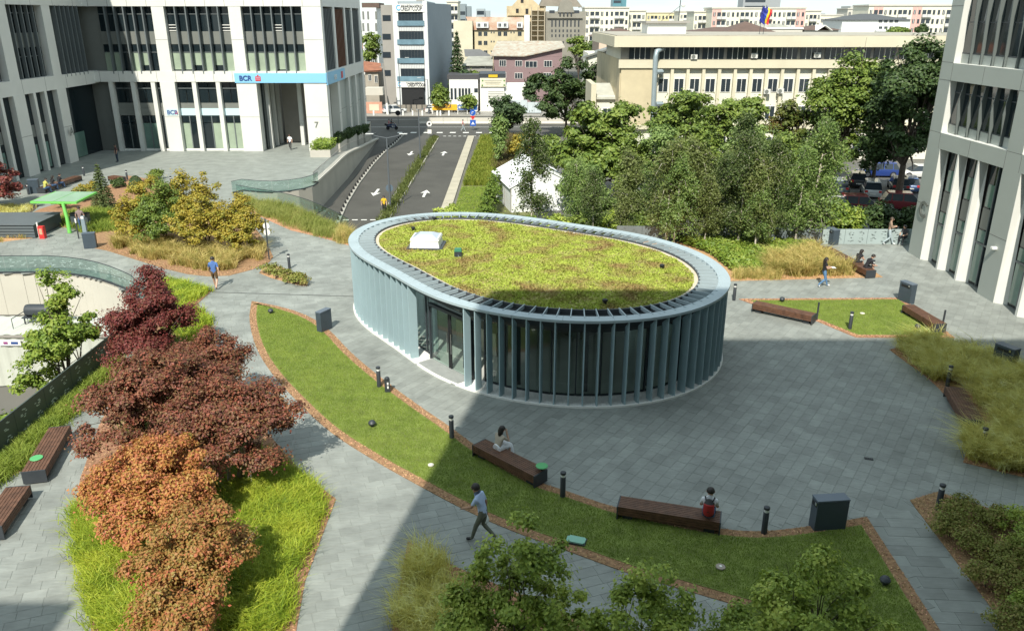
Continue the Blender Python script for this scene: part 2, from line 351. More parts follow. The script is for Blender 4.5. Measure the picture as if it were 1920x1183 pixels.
def shrink(poly, d):
    b = bmesh.new(); vs = [b.verts.new((p[0], p[1], 0)) for p in poly]
    n = len(poly); a = sum(poly[i][0]*poly[(i+1) % n][1]-poly[(i+1) % n][0]*poly[i][1] for i in range(n)); b.free()
    s = 1 if a > 0 else -1; o = []
    for i in range(n):
        p0, p, p1 = (Vector(poly[(i+k) % n][:2]) for k in (-1, 0, 1))
        e0 = (p-p0); e1 = (p1-p)
        if e0.length < 1e-6 or e1.length < 1e-6: continue
        n0 = Vector((-e0.y, e0.x)).normalized()*s; n1 = Vector((-e1.y, e1.x)).normalized()*s
        m_ = (n0+n1); m_ = m_.normalized() if m_.length > 1e-4 else n0
        k = d/max(0.35, m_.dot(n0)); o.append((p.x+m_.x*k, p.y+m_.y*k, 0))
    return o
edgem = mat('bed_edging', (0.16, 0.12, 0.09), 0.8, 0.2, 4)
def bed(name, poly, m, z=0.02, edge=True):
    b = MB(); b.prism(poly, -0.02, z, bottom=False)
    o = b.build(name, [m, edgem]); tag(o, kind='structure')
    return o
for nme, po, mm in (('mulch_bed', BED_LAWN, M_mulch), ('mulch_bed', BED_R, M_mulch), ('grass_bed', BED_GR, M_mulch), ('shrub_bed', BED_SH, M_mulch), ('tree_bed', BED_FG, M_mulch), ('maple_bed', BED_MAP, M_mulch),
                ('verge', BED_VERGE, M_mulch), ('grass_bed', BED_MID, M_mulch), ('grass_bed', BED_STRIP, M_mulch), ('shrub_bed', BED_SMALL, M_mulch), ('birch_bed', BED_BIR, M_mulch), ('shrub_bed', BED_UP, M_mulch), ('tree_bed', BED_LEFT, M_soil), ('shrub_bed', BED_BOX, M_mulch)):
    bed(nme, po, mm)
# lawns
def lawn_poly_main():
    o = [v for v in shrink(bedpoly(LO, 4)+[tuple(G(1330, 1150)), tuple(G(1300, 1240)), tuple(G(1800, 1240))]+bedpoly(LI, 4)[:-1], 0.33)]
    return o
LAWN1 = lawn_poly_main(); LAWN2 = shrink(BED_R, 0.3)
def lawn(poly, z=0.034):
    b = MB(); b.prism(poly, 0.0, z, bottom=False); return tag(b.build('lawn', M_lawnb), kind='structure')
lawn(LAWN1); lawn(LAWN2)
# ---------------------------------------------------------------- paving slabs
PLAZA_PX = [(640, 560), (620, 622), (660, 664), (715, 710), (780, 760), (840, 800), (895, 840), (950, 873), (1010, 905), (1060, 920), (1150, 950), (1260, 975), (1350, 992), (1430, 996), (1530, 985), (1625, 968), (1706, 938), (1758, 922), (2100, 1035), (2100, 470), (1700, 455), (1372, 520), (1000, 500), (660, 470)]
PATHR_PX = [(1625, 968), (1706, 938), (1935, 1240), (1800, 1240)]
PLZ = [tuple(v) for v in GP(PLAZA_PX)]; PTR = [tuple(v) for v in GP(PATHR_PX)]
PAV_FOOT = None
def slab_grid(ang, sx, sy, lo, hi):
    ca, sa = math.cos(ang), math.sin(ang); c = np.array([(lo[0]+hi[0])/2, (lo[1]+hi[1])/2]); r = math.hypot(hi[0]-lo[0], hi[1]-lo[1])/2
    nx, ny = int(r/sx)+2, int(r/sy)+2
    i, j = np.meshgrid(np.arange(-nx, nx+1), np.arange(-ny, ny+1)); i = i.ravel(); j = j.ravel()
    sh = RNG.uniform(0, 1, 2*ny+3)
    u = (i+sh[j+ny])*sx; v = j*sy
    return np.stack([c[0]+u*ca-v*sa, c[1]+u*sa+v*ca], 1)
cand = []
for ang, region, sx, sy in ((math.radians(56), PLZ, 0.58, 0.37), (math.radians(20), None, 0.58, 0.37), (math.radians(-4), PTR, 0.9, 0.45)):
    q = slab_grid(ang, sx, sy, (-36, 14), (40, 62))
    if region is not None: k = inpoly(q, region)
    else: k = ~inpoly(q, PLZ) & ~inpoly(q, PTR)
    k &= inpoly(q, POD)
    q = q[k]; keep = np.ones(len(q), bool)
    for b_ in ALLBEDS:
        ins = inpoly(q, b_); keep &= ~(ins & (polydist(q, b_) > 0.5))
    q = q[keep]; cand.append((q, ang, sx, sy))
# ================================================================ pavilion
PH = 3.57
rimpx = [(656.8, 447.2), (683.4, 421.8), (746.8, 404), (835.5, 399), (906.5, 400.3), (1000.3, 407.4), (1096.7, 423.1), (1228, 446.4), (1291.6, 465), (1342.3, 491.6), (1367.6, 517), (1371.5, 528.3), (1369, 537), (1329.6, 566.4), (1258.6, 588.4), (1162.3, 601.3), (1081, 603), (1000, 595.5), (886, 576.5), (822.8, 555), (764.5, 530.9), (721.4, 506.8), (683.4, 484), (658, 459.9)]
rp = np.array([G(x, y, PH)[:2] for x, y in rimpx]); PC = (rp.max(0)+rp.min(0))/2
an = np.arctan2(rp[:, 1]-PC[1], rp[:, 0]-PC[0]); ra = np.linalg.norm(rp-PC, axis=1)
A_ = np.stack([np.ones_like(an)]+[fn(k*an) for k in (1, 2, 3, 4) for fn in (np.cos, np.sin)], 1)
cf = np.linalg.solve(A_.T@A_+np.diag([0]+[0.15]*8), A_.T@ra)
def prad(a): return cf[0]+sum(cf[1+2*(k-1)]*np.cos(k*a)+cf[2+2*(k-1)]*np.sin(k*a) for k in (1, 2, 3, 4))
tt = np.linspace(0, 2*np.pi, 2001)[:-1]
dense = PC+np.stack([np.cos(tt), np.sin(tt)], 1)*prad(tt)[:, None]
seg = np.linalg.norm(np.roll(dense, -1, 0)-dense, axis=1); cum = np.concatenate([[0], np.cumsum(seg)]); PER = cum[-1]
def ring(n, off=0.0, phase=0.0):
    """n points equally spaced along the outline, moved inwards by off; returns points and inward normals"""
    s_ = (np.arange(n)+phase)/n*PER; d2 = np.concatenate([dense, dense[:1]])
    p = np.stack([np.interp(s_, cum, d2[:, i]) for i in (0, 1)], 1)
    q = np.stack([np.interp((s_+0.05) % PER, cum, d2[:, i]) for i in (0, 1)], 1); r = np.stack([np.interp((s_-0.05) % PER, cum, d2[:, i]) for i in (0, 1)], 1)
    t = q-r; t /= np.linalg.norm(t, axis=1)[:, None]; nrm = np.stack([-t[:, 1], t[:, 0]], 1)
    return p+nrm*off, nrm
PAV_FOOT = [tuple(p) for p in ring(160)[0]]
def ringband(mb, o0, o1, z0, z1, n=192):
    """closed annulus solid between offsets o0<o1 and heights z0<z1"""
    a = ring(n, o0)[0]; b = ring(n, o1)[0]
    vs = [(*p, z0) for p in a]+[(*p, z1) for p in a]+[(*p, z1) for p in b]+[(*p, z0) for p in b]; fs = []
    for i in range(n):
        j = (i+1) % n
        for k in range(4):
            k2 = (k+1) % 4; fs.append((k*n+i, k*n+j, k2*n+j, k2*n+i))
    return mb.add(vs, fs)
# paving slabs (outside the pavilion)
def project(P):
    c, s = math.cos(TH), math.sin(TH); z = -CH; d = P[:, 1]*c-z*s; v = P[:, 1]*s+z*c
    return np.stack([960+F*P[:, 0]/d, 591.5-F*v/d], 1)
plaza = tag(bpy.data.objects.new('plaza', None), kind='structure'); link(plaza)
allq = []
for q, ang, sx, sy in cand:
    px = project(q); k = (px[:, 0] > -60) & (px[:, 0] < 1990) & (px[:, 1] < 1260) & (px[:, 1] > 395)
    ins = inpoly(q, PAV_FOOT); k &= ~(ins & (polydist(q, PAV_FOOT) > 1.1)); q = q[k]
    allq += [(p[0], p[1], ang, sx, sy) for p in q]
allq = np.array(allq); dist = np.hypot(allq[:, 0], allq[:, 1])
inview = project(allq[:, :2]); vis = (inview[:, 1] < 1200) & (inview[:, 0] > 0) & (inview[:, 0] < 1920)
hid = inpoly(allq[:, :2], BED_MAP) | inpoly(allq[:, :2], BED_FG) | inpoly(allq[:, :2], BED_LAWN)
order = np.argsort(dist+np.where(vis & ~hid, 0, 1000)); near = set(order[:290].tolist())
def slabverts(sx, sy):
    x, y = sx/2-0.0022, sy/2-0.0022
    return np.array([(-x, -y, -0.012), (x, -y, -0.012), (x, y, -0.012), (-x, y, -0.012), (-x+.004, -y+.004, 0), (x-.004, -y+.004, 0), (x-.004, y-.004, 0), (-x+.004, y-.004, 0)])
SF = np.array([(4, 5, 6, 7), (0, 1, 5, 4), (1, 2, 6, 5), (2, 3, 7, 6), (3, 0, 4, 7)])
smesh = {}
for i in near:
    x, y, ang, sx, sy = allq[i]
    if (sx, sy) not in smesh: smesh[(sx, sy)] = npmesh('paving_slab', slabverts(sx, sy), SF, M_pave)
    put('paving_slab', smesh[(sx, sy)], plaza, (x, y, RNG.uniform(-0.002, 0.002)), ang)
VV = []; FF = []
for i in range(len(allq)):
    if i in near: continue
    x, y, ang, sx, sy = allq[i]; v = slabverts(sx, sy); ca, sa = math.cos(ang), math.sin(ang)
    VV.append(np.stack([x+v[:, 0]*ca-v[:, 1]*sa, y+v[:, 0]*sa+v[:, 1]*ca, v[:, 2]+RNG.uniform(-0.002, 0.002)], 1)); FF.append(SF+8*len(FF))
o = put('paving_slabs', npmesh('paving_slabs', np.concatenate(VV), np.concatenate(FF), M_pave), plaza); o['kind'] = 'stuff'
# --- the building itself
PAV = thing('pavilion', 'low oval pavilion with metal fins, glass walls and a planted green roof', 'pavilion', (PC[0], PC[1], 0))
M_rim = mat('rim_metal', (0.34, 0.415, 0.445), 0.5, 0.07, 0.6)
M_gravw = mat('white_gravel', (0.74, 0.74, 0.71), 0.9, 0.3, 60, bump=0.8, bscale=55, island=0.15)
M_slot = mat('roof_membrane', (0.05, 0.058, 0.065), 0.7, 0.15, 3)
M_pglass = glassmat('pavilion_glass', (0.82, 0.88, 0.86), 0.10)
M_band = mat('dark_band', (0.05, 0.06, 0.066), 0.35, 0.1, 1)
def P_(mb, name, m, smooth=False): return local(mb, PAV).build(name, m, PAV, smooth)
NF = 98
door_c = np.array(G(823, 700)[:2]); 
b = MB(); ringband(b, -0.02, 0.08, -0.01, 0.07); P_(b, 'base_kerb', M_white)
b = MB(); ringband(b, 0.08, 1.0, -0.02, 0.035); P_(b, 'gravel_strip', M_gravw)
# loose pebbles on the strip
n = 9000; pp, nn_ = ring(n, 0, 0); offs = RNG.uniform(0.1, 0.93, n); pp = pp+nn_*offs[:, None]
sz = RNG.uniform(0.012, 0.03, n); base = np.array([(1, 0, 0), (-.5, .85, 0), (-.5, -.85, 0), (0, 0, .9)])
V_ = (np.concatenate([pp, np.full((n, 1), 0.033)], 1))[:, None]+base[None]*sz[:, None, None]; F_ = np.array([(0, 1, 3), (1, 2, 3), (2, 0, 3)])[None]+4*np.arange(n)[:, None, None]
V_ = V_.reshape(-1, 3)-np.array(PAV.location)
o = put('pebbles', npmesh('pebbles', V_, F_.reshape(-1, 3), M_gravw), PAV); o['kind'] = 'stuff'
# fins: one mesh, radial plates
fin = MB(); w = 0.022
pr = [(0.03, 0.035), (0.42, 0.035), (0.42, 3.12), (0.03, 3.46)]
fin.add([(x, -w, z) for x, z in pr]+[(x, w, z) for x, z in pr], [(0, 1, 2, 3), (7, 6, 5, 4), (0, 4, 5, 1), (1, 5, 6, 2), (2, 6, 7, 3), (3, 7, 4, 0)])
finm = fin.mesh('fin', M_steel)
fp, fn = ring(NF, 0.0)
isdoor = np.linalg.norm(fp-door_c, axis=1) < 1.62
for i in range(NF):
    if isdoor[i]: continue
    put('fin', finm, PAV, Vector((fp[i][0], fp[i][1], 0))-PAV.location, math.atan2(fn[i][1], fn[i][0])+0.0)
# rim plates: the flat ring on top, in sheets with open joints
NR = 28; sub = 7
aO = ring(NR*sub, -0.03)[0]; aI = ring(NR*sub, 0.47)[0]
for k in range(NR):
    b = MB(); idx = [(k*sub+j) % (NR*sub) for j in range(sub+1)]
    e = 0.004
    O = [aO[i] for i in idx]; I = [aI[i] for i in idx]
    O[-1] = O[-1]+(O[-2]-O[-1])*0.03; I[-1] = I[-1]+(I[-2]-I[-1])*0.03
    n_ = sub+1
    vs = [(*p, PH-0.1) for p in O]+[(*p, PH) for p in O]+[(*p, PH) for p in I]+[(*p, PH-0.1) for p in I]; fs = []
    for j in range(sub):
        for q in range(4):
            q2 = (q+1) % 4; fs.append((q*n_+j, q*n_+j+1, q2*n_+j+1, q2*n_+j))
    fs += [(0, n_, 2*n_, 3*n_), (n_-1, 4*n_-1, 3*n_-1, 2*n_-1)]
    b.add(vs, fs); P_(b, 'rim_plate', M_rim)
# roof slot with louvre bars
b = MB(); ringband(b, 0.47, 1.30, PH-0.5, PH-0.30); P_(b, 'roof_gutter', M_slot)
b = MB(); ringband(b, 1.22, 1.30, PH-0.32, PH-0.02); P_(b, 'roof_upstand', M_slot)
bar = MB().box((0, 0, 0), (0.95, 0.035, 0.16)).mesh('louvre_bar', M_rim)
lp, ln = ring(NF, 0.80, 0.0)
for i in range(NF): put('louvre_bar', bar, PAV, Vector((lp[i][0], lp[i][1], PH-0.06))-PAV.location, math.atan2(ln[i][1], ln[i][0]))
b = MB(); ringband(b, 1.30, 1.48, PH-0.4, PH-0.10); P_(b, 'roof_gravel', mat('roof_gravel', (0.52, 0.46, 0.36), 0.95, 0.4, 30))
# sedum roof
sp = ring(200, 1.48)[0]; SED = [tuple(p) for p in sp]
M_sed = leafmat('sedum', [(0.26, 0.17, 0.075), (0.29, 0.23, 0.08), (0.30, 0.31, 0.07), (0.36, 0.43, 0.07), (0.33, 0.40, 0.07), (0.40, 0.36, 0.14)], 0.9, 0.12, 1.45, 0.75)
b = MB(); b.prism(SED, PH-0.4, PH-0.11, bottom=False); sed = P_(b, 'sedum_base', mat('sedum_soil', (0.27, 0.24, 0.08), 0.95, 0.35, 1.4))
n = 60000; q = scatter(SED, n)
hgt = RNG.uniform(0.02, 0.075, n)*(0.6+0.8*np.abs(np.sin(q[:, 0]*1.3+np.cos(q[:, 1]*0.9)*2)))
ang = RNG.uniform(0, 2*np.pi, n); ww = RNG.uniform(0.03, 0.075, n); dx = np.stack([np.cos(ang), np.sin(ang)], 1)
lean = RNG.normal(0, 0.04, (n, 2))
V_ = np.stack([np.c_[q-dx*ww[:, None], np.full(n, PH-0.115)], np.c_[q+dx*ww[:, None], np.full(n, PH-0.115)], np.c_[q+lean, PH-0.11+hgt]], 1).reshape(-1, 3)-np.array(PAV.location)
o = put('sedum_plants', npmesh('sedum', V_, np.arange(3*n).reshape(-1, 3), M_sed), PAV); o['kind'] = 'stuff'
# glass wall panels, posts, dark band above
NG = 49; gp_, gn = ring(NG, 1.02, 0.25); bandp = ring(NG, 0.98, 0.25)[0]
for i in range(NG):
    p0, p1 = gp_[i], gp_[(i+1) % NG]; mid = (p0+p1)/2; dv = p1-p0; ln_ = np.linalg.norm(dv); rz = math.atan2(dv[1], dv[0])
    if np.linalg.norm(mid-door_c) > 1.75: bx('glass_panel', M_pglass, PAV, (mid[0], mid[1], 1.39), (ln_-0.05, 0.02, 2.66), rz)
    bx('band_panel', M_band, PAV, (mid[0], mid[1], 3.06), (ln_+0.01, 0.06, 0.68), rz)
    if np.linalg.norm(p0-door_c) > 1.75: bx('mullion', M_dark, PAV, (p0[0], p0[1], 1.39), (0.05, 0.09, 2.68), rz)
    if np.linalg.norm(mid-door_c) > 1.75: bx('sill_rail', M_dark, PAV, (mid[0], mid[1], 0.05), (ln_-0.055, 0.10, 0.07), rz)
b = MB(); ip = [tuple(p) for p in ring(120, 1.0)[0]]; b.sheet(ip, 0.012); P_(b, 'floor', mat('pav_floor', (0.5, 0.5, 0.47), 0.35, 0.08, 1))
b = MB(); b.sheet([tuple(p) for p in ring(120, 1.05)[0]], 2.74); P_(b, 'ceiling', mat('pav_ceiling', (0.45, 0.45, 0.44), 0.8))
cp = ring(16, 1.5, 0.3)[0]
for p in cp: bx('column', M_black, PAV, (p[0], p[1], 1.38), (0.2, 0.2, 2.72))
# core wall and furniture seen through the glass
bx('core_wall', mat('core_wall', (0.25, 0.25, 0.23), 0.8), PAV, (PC[0]+1.5, PC[1]+1.5, 1.37), (6.0, 3.2, 2.72), 2.36)
bx('reception_desk', mat('desk', (0.5, 0.46, 0.38), 0.5), PAV, (PC[0]-2.0, PC[1]-2.6, 0.56), (2.6, 0.7, 1.08), 2.36)
# entrance door: frame, two leaves, threshold, exit sign lamp
di = int(np.argmin(np.linalg.norm(ring(600, 0.98)[0]-door_c, axis=1))); dp, dn = ring(600, 0.95); dp, dn = dp[di], dn[di]; tx = np.array([dn[1], -dn[0]]); drz = math.atan2(tx[1], tx[0])
def dw(a, o, z): return (dp[0]+tx[0]*a+dn[0]*o, dp[1]+tx[1]*a+dn[1]*o, z)
for a in (-1.45, 1.45): bx('door_jamb', M_dark, PAV, dw(a, 0, 1.25), (0.09, 0.16, 2.5), drz)
bx('door_head', M_dark, PAV, dw(0, 0, 2.55), (2.99, 0.17, 0.12), drz)
for a in (-0.70, 0.70):
    d_ = bx('door_leaf', M_pglass, PAV, dw(a, -0.03, 1.24), (1.32, 0.02, 2.4), drz)
for a in (-0.06, 0.06): bx('door_stile', M_black, PAV, dw(a, -0.04, 1.24), (0.07, 0.06, 2.44), drz)
for a in (-0.13, 0.13): bx('door_handle', mat('chrome', (0.6, 0.6, 0.6), 0.2, metal=1), PAV, dw(a, -0.09, 1.2), (0.03, 0.03, 0.9), drz)
bx('threshold', mat('threshold', (0.3, 0.32, 0.31), 0.6, 0.1, 3), PAV, dw(0, -0.45, 0.03), (2.8, 0.9, 0.045), drz)
bx('exit_lamp', M_white, PAV, dw(0.65, -0.1, 2.95), (0.35, 0.08, 0.13), drz)
bx('ceiling_sensor', M_white, PAV, dw(-0.35, -0.1, 2.95), (0.1, 0.08, 0.1), drz)
# skylight
zt = PH-0.11
SK = thing('skylight', 'white boxy skylight dome sitting on the green roof', 'skylight', G(800, 461, zt))
M_sky = mat('skylight_white', (0.75, 0.76, 0.76), 0.4, 0.03, 3); M_skp = mat('skylight_pane', (0.42, 0.47, 0.55), 0.12, spec=0.8)
b = MB().box((0, 0, 0.03), (1.75, 1.6, 0.06)); b.build('flashing', M_slot, SK)
b = MB().box((0, 0, 0.23), (1.45, 1.3, 0.36), taper=(0.92, 0.92)); b.build('kerb_box', M_sky, SK)
b = MB().box((0, 0, 0.46), (1.42, 1.27, 0.1), taper=(0.94, 0.94)); b.build('frame', M_sky, SK)
b = MB().box((0, 0, 0.58), (1.22, 1.08, 0.14), taper=(0.55, 0.5)); b.build('dome_pane', M_skp, SK)
SK.rotation_euler.z = math.radians(-4)
gb = thing('irrigation_box', 'small green lidded box with dark base on the green roof', 'box', G(859, 481, zt))
MB().box((0, 0, 0.14), (0.34, 0.3, 0.28)).build('body', M_dark, gb); MB().box((0, 0, 0.33), (0.36, 0.32, 0.12), taper=(0.85, 0.85)).build('lid', mat('green_lid', (0.03, 0.17, 0.10), 0.5), gb)
MB().tube([(0, -0.16, 0.12), (0.02, -0.24, 0.14), (0.05, -0.28, 0.03)], 0.025).build('outlet', mat('chrome', (0.6, 0.6, 0.6), 0.2, metal=1), gb)
for (x, y), lb in zip(((815, 414), (775, 433), (1241, 504), (1134, 570)), ('small black roof vent behind the skylight close to the rim', 'tiny black roof vent left of the skylight', 'small black roof vent alone near the far sunlit end of the green roof', 'small black roof vent in the shaded part of the green roof')):
    v = thing('roof_vent', lb, 'vent', G(x, y, zt)); MB().lathe([(0.07, 0), (0.07, 0.12)], n=10).build('stem', M_black, v); MB().lathe([(0.11, 0.12), (0.11, 0.19), (0.05, 0.22)], n=10).build('cap', M_black, v)
# ================================================================ white office buildings round the plaza
M_clad = mat('white_cladding', (0.63, 0.635, 0.60), 0.55, 0.04, 0.6)
M_cladg = mat('grey_shade_cladding', (0.37, 0.40, 0.37), 0.5, 0.03, 0.5)  # on the corner office the face's shade is put into this grey
M_glz = mat('office_glass', (0.012, 0.02, 0.024), 0.05, spec=0.45)
M_glzg = mat('green_glass', (0.11, 0.19, 0.16), 0.08, 0.15, 0.6, spec=0.8)
M_blind = mat('window_blind', (0.30, 0.37, 0.28), 0.35, 0.12, 0.8, spec=0.6)
M_spand = mat('spandrel', (0.17, 0.18, 0.165), 0.45, 0.05, 1)
M_offin = mat('facade_fin', (0.13, 0.15, 0.155), 0.45)
M_bcr = mat('sign_blue', (0.22, 0.50, 0.72), 0.5); M_bcrp = mat('sign_pale_blue', (0.50, 0.66, 0.70), 0.5)
M_navy = mat('sign_navy', (0.02, 0.06, 0.24), 0.5); M_red = mat('sign_red', (0.55, 0.03, 0.03), 0.5)
def text(body, size, m, parent, loc, rot=(math.pi/2, 0, 0), name='lettering', align='LEFT', bold=0.0, sx=1.0):
    cu = bpy.data.curves.new('txt', 'FONT'); cu.body = body; cu.size = size; cu.align_x = align; cu.extrude = 0.01; cu.offset = bold
    ob = bpy.data.objects.new('txt', cu); COL.objects.link(ob); dg = bpy.context.evaluated_depsgraph_get()
    me = bpy.data.meshes.new_from_object(ob.evaluated_get(dg)); bpy.data.objects.remove(ob); me.materials.clear(); me.materials.append(m)
    o = bpy.data.objects.new(name, me); link(o, parent); o.location = Vector(loc)-(Vector(parent.location) if parent else Vector()); o.rotation_euler = rot; o.scale = (sx, 1, 1)
    return o
# --- the building the photograph is taken from (behind the eye point): it throws the big shadow on the plaza
own = thing('office_tower', 'tall office tower opposite the bank whose shadow falls on the plaza', 'building', (20, -6, 0))
bxr('tower_body', M_cladg, own, (-7.75, -26, ZG), (60, -0.9, 39.0))
for k in range(9):
    for j in range(16): bxr('window', M_glz, own, (-6.6+j*4.1, -0.905, 2.2+k*4.1), (-3.1+j*4.1, -0.86, 4.9+k*4.1))
low = thing('low_office_wing', 'lower white office wing beside the tower with the plaza shadow', 'building', (-30, -8, 0))
bxr('wing_body', M_cladg, low, (-60, -26, ZG), (-14.9, -0.95, 19.4))
# --- bank building: front wing
YF, XL, XR = 90.6, -45.2, -20.13
BK = thing('bank_building', 'white bank office building with blue fascia sign and tall column portal', 'building', (-33, 100, 0))
HB = 31.0
bxr('core', M_spand, BK, (XL-20, YF+0.9, 7.5), (XR-1.0, 114, HB))                # floors above the portal
bxr('roof_slab', M_clad, BK, (XL-20, YF, HB), (XR, 115, HB+0.6))
# band levels
for z0, z1 in ((7.45, 8.55), (15.1, 16.6), (22.8, 24.3)):
    bxr('band', M_clad, BK, (XL, YF, z0), (XR, YF+0.95, z1))
# big piers: x ranges
piers = [(-38.0, -36.7), (-29.9, -28.6), (-22.2, XR)]
for a, c in piers:
    for z0, z1 in ((8.55, 15.1), (16.6, 22.8), (24.3, HB)): bxr('pier', M_clad, BK, (a, YF+0.03, z0), (c, YF+0.95, z1))
# ground storey piers
for a, c in ((-38.2, -36.6), (-29.9, -27.75), (-22.6, XR)): bxr('pier', M_clad, BK, (a, YF-0.02, 0), (c, YF+1.3, 7.45))
for a in (-34.55, -31.95): bxr('pier', M_clad, BK, (a-0.22, YF+0.05, 0), (a+0.22, YF+0.9, 7.45))
for a in (-43.6, -41.2, -39.0): bxr('pier', M_clad, BK, (a-0.22, YF+0.05, 0), (a+0.22, YF+0.9, 7.45))
def office_bay(x0, x1, z0, n, y=YF, axis='x', blind=True, seed=1, fd=0.28):
    """two storeys of glazing with vertical fins"""
    r = random.Random(seed); w = (x1-x0)/n
    def B(nm, m, u0, u1, d0, d1, za, zb):
        if axis == 'x': return bxr(nm, m, BK, (u0, y+d0, za), (u1, y+d1, zb))
        return bxr(nm, m, BK, (y-d1, u0, za), (y-d0, u1, zb))
    B('spandrel', M_spand, x0, x1, 0.62, 0.7, z0+2.75, z0+4.05)
    for k in range(n):
        u0, u1 = x0+k*w, x0+(k+1)*w
        pane = B('window', M_glz, u0+0.05, u1-0.05, 0.66, 0.72, z0+4.05, z0+6.55)
        B('window_bar', M_offin, u0+0.05, u1-0.05, 0.60, 0.66, z0+5.75, z0+5.82)
        if blind and r.random() < 0.85:
            B('window', M_glz, u0+0.05, u1-0.05, 0.66, 0.72, z0+1.9, z0+2.75); h = r.choice((1.9, 1.9, 1.75, 1.3))
            B('blind', M_blind, u0+0.06, u1-0.06, 0.655, 0.71, z0+1.9-h, z0+1.9); 
            if h < 1.9: B('window', M_glz, u0+0.06, u1-0.06, 0.66, 0.72, z0+0.0, z0+1.9-h)
        else: B('window', M_glz, u0+0.05, u1-0.05, 0.66, 0.72, z0, z0+2.75)
        B('window_bar', M_offin, u0+0.05, u1-0.05, 0.60, 0.66, z0+1.9, z0+1.97)
        if blind and r.random() < 0.15:
            for q in range(3): B('safety_rail', M_white, u0+0.1, u1-0.1, 0.56, 0.60, z0+4.1+q*0.28, z0+4.17+q*0.28)
        if k: B('fin', M_offin, u0-0.06, u0+0.06, (-0.02 if axis == 'x' else fd), 0.6, z0-0.25, z0+6.55)
    B('sill', M_clad, x0, x1, 0.25, 0.75, z0-0.1, z0+0.001)
for z0 in (8.55, 16.6, 24.3):
    office_bay(XL+1.2, -38.0, z0, 6, seed=3); office_bay(-36.7, -29.9, z0, 6, seed=int(z0)+4); office_bay(-28.6, -22.2, z0, 6, seed=int(z0)+5)
# ground-storey glazing on the front
def gz(x0, x1, dark, seed):
    r = random.Random(seed); n = 2; w = (x1-x0)/n
    bxr('sign_strip' if not dark else 'spandrel', M_bcrp if not dark else M_spand, BK, (x0, YF+0.55, 3.85), (x1, YF+0.66, 4.6))
    for k in range(n):
        u0, u1 = x0+k*w+0.04, x0+(k+1)*w-0.04
        bxr('window', M_glz, BK, (u0, YF+0.6, 5.2), (u1, YF+0.7, 7.45))
        bxr('window', M_blind if (not dark and r.random() < 0.8) else M_glzg if r.random() < .3 else M_glz, BK, (u0, YF+0.6, 0.25), (u1, YF+0.7, 3.0))
        bxr('transom', M_glz, BK, (u0, YF+0.6, 3.06), (u1, YF+0.7, 3.8))
    bxr('spandrel', M_spand, BK, (x0, YF+0.62, 4.6), (x1, YF+0.7, 5.2))
    bxr('window_base', M_white, BK, (x0, YF+0.5, 0.0), (x1, YF+0.72, 0.22))
    bxr('window_bar', M_offin, BK, ((x0+x1)/2-0.05, YF+0.52, 0.22), ((x0+x1)/2+0.05, YF+0.62, 3.8))
    bxr('window_bar', M_offin, BK, (x0, YF+0.5, 6.7), (x1, YF+0.6, 6.78))
gz(-36.6, -34.77, False, 1); gz(-34.33, -32.17, False, 2); gz(-31.73, -29.9, False, 3)
gz(-40.98, -39.22, True, 4); gz(-43.38, -41.42, True, 5); gz(-38.78, -38.2, True, 6)
bxr('sign_strip', M_bcrp, BK, (-37.9, YF-0.05, 3.9), (-36.75, YF-0.021, 4.6)); text('BCR', 0.62, M_navy, BK, (-37.85, YF-0.07, 4.03), bold=0.012); 
# portal: recess, inner piers, wall
bxr('portal_soffit', M_clad, BK, (-27.75, YF+0.95, 7.35), (-22.6, 108, 7.5))
bxr('portal_wall', mat('portal_wall', (0.30, 0.28, 0.25), 0.8, 0.08, 0.6), BK, (-27.0, 97.5, 0), (XR-1.1, 98.2, 7.4))
for k in range(3): bxr('pier', M_clad, BK, (-27.75, YF+2.2+k*2.0, 0), (-27.2, YF+2.75+k*2.0, 7.4)); bxr('window', M_glz, BK, (-27.7, YF+1.32+k*2.0, 0.1), (-27.55, YF+2.18+k*2.0, 7.3))
for k in range(3): bxr('pier', M_clad, BK, (-24.6+k*0.9, 95.2+k*0.7, 0), (-24.2+k*0.9, 95.7+k*0.7, 7.4))
bxr('wall', M_spand, BK, (XL-3, YF+0.9, 0), (-27.76, 112, 7.5))
# side wing of the bank (faces the ramp)
for z0, z1 in ((7.1, 8.5), (15.1, 16.6), (22.8, 24.3)): bxr('band', M_clad, BK, (XR-0.95, YF+0.96, z0), (XR-0.02, 114.2, z1))
for y0, y1 in ((96.6, 97.7), (103.0, 103.9), (107.5, 108.4), (112.9, 114.2)):
    bxr('pier', M_clad, BK, (XR-0.95, y0, -0.9), (XR-0.02, y1, 7.1))
    for z0, z1 in ((8.5, 15.1), (16.6, 22.8), (24.3, HB)): bxr('pier', M_clad, BK, (XR-0.95, y0, z0), (XR-0.03, y1, z1))
bxr('side_wall', M_cladg, BK, (XR-1.1, 98.2, -1.2), (XR-0.45, 113, 7.1))
M_cop = mat('copper_fin', (0.16, 0.07, 0.04), 0.5)
for y0, y1, mm in ((92.0, 96.6, M_offin), (97.7, 103.0, M_cop), (103.9, 107.5, M_offin), (108.4, 112.9, M_offin)):
    for z0 in (8.5, 16.6, 24.3):
        zt_ = z0+6.4; bxr('window', M_glz, BK, (XR-0.8, y0, z0), (XR-0.7, y1, zt_)); n = int((y1-y0)/0.75)
        for k in range(n): bxr('fin', mm, BK, (XR-0.72, y0+0.3+k*(y1-y0)/n, z0-0.2), (XR-0.1, y0+0.42+k*(y1-y0)/n, zt_))
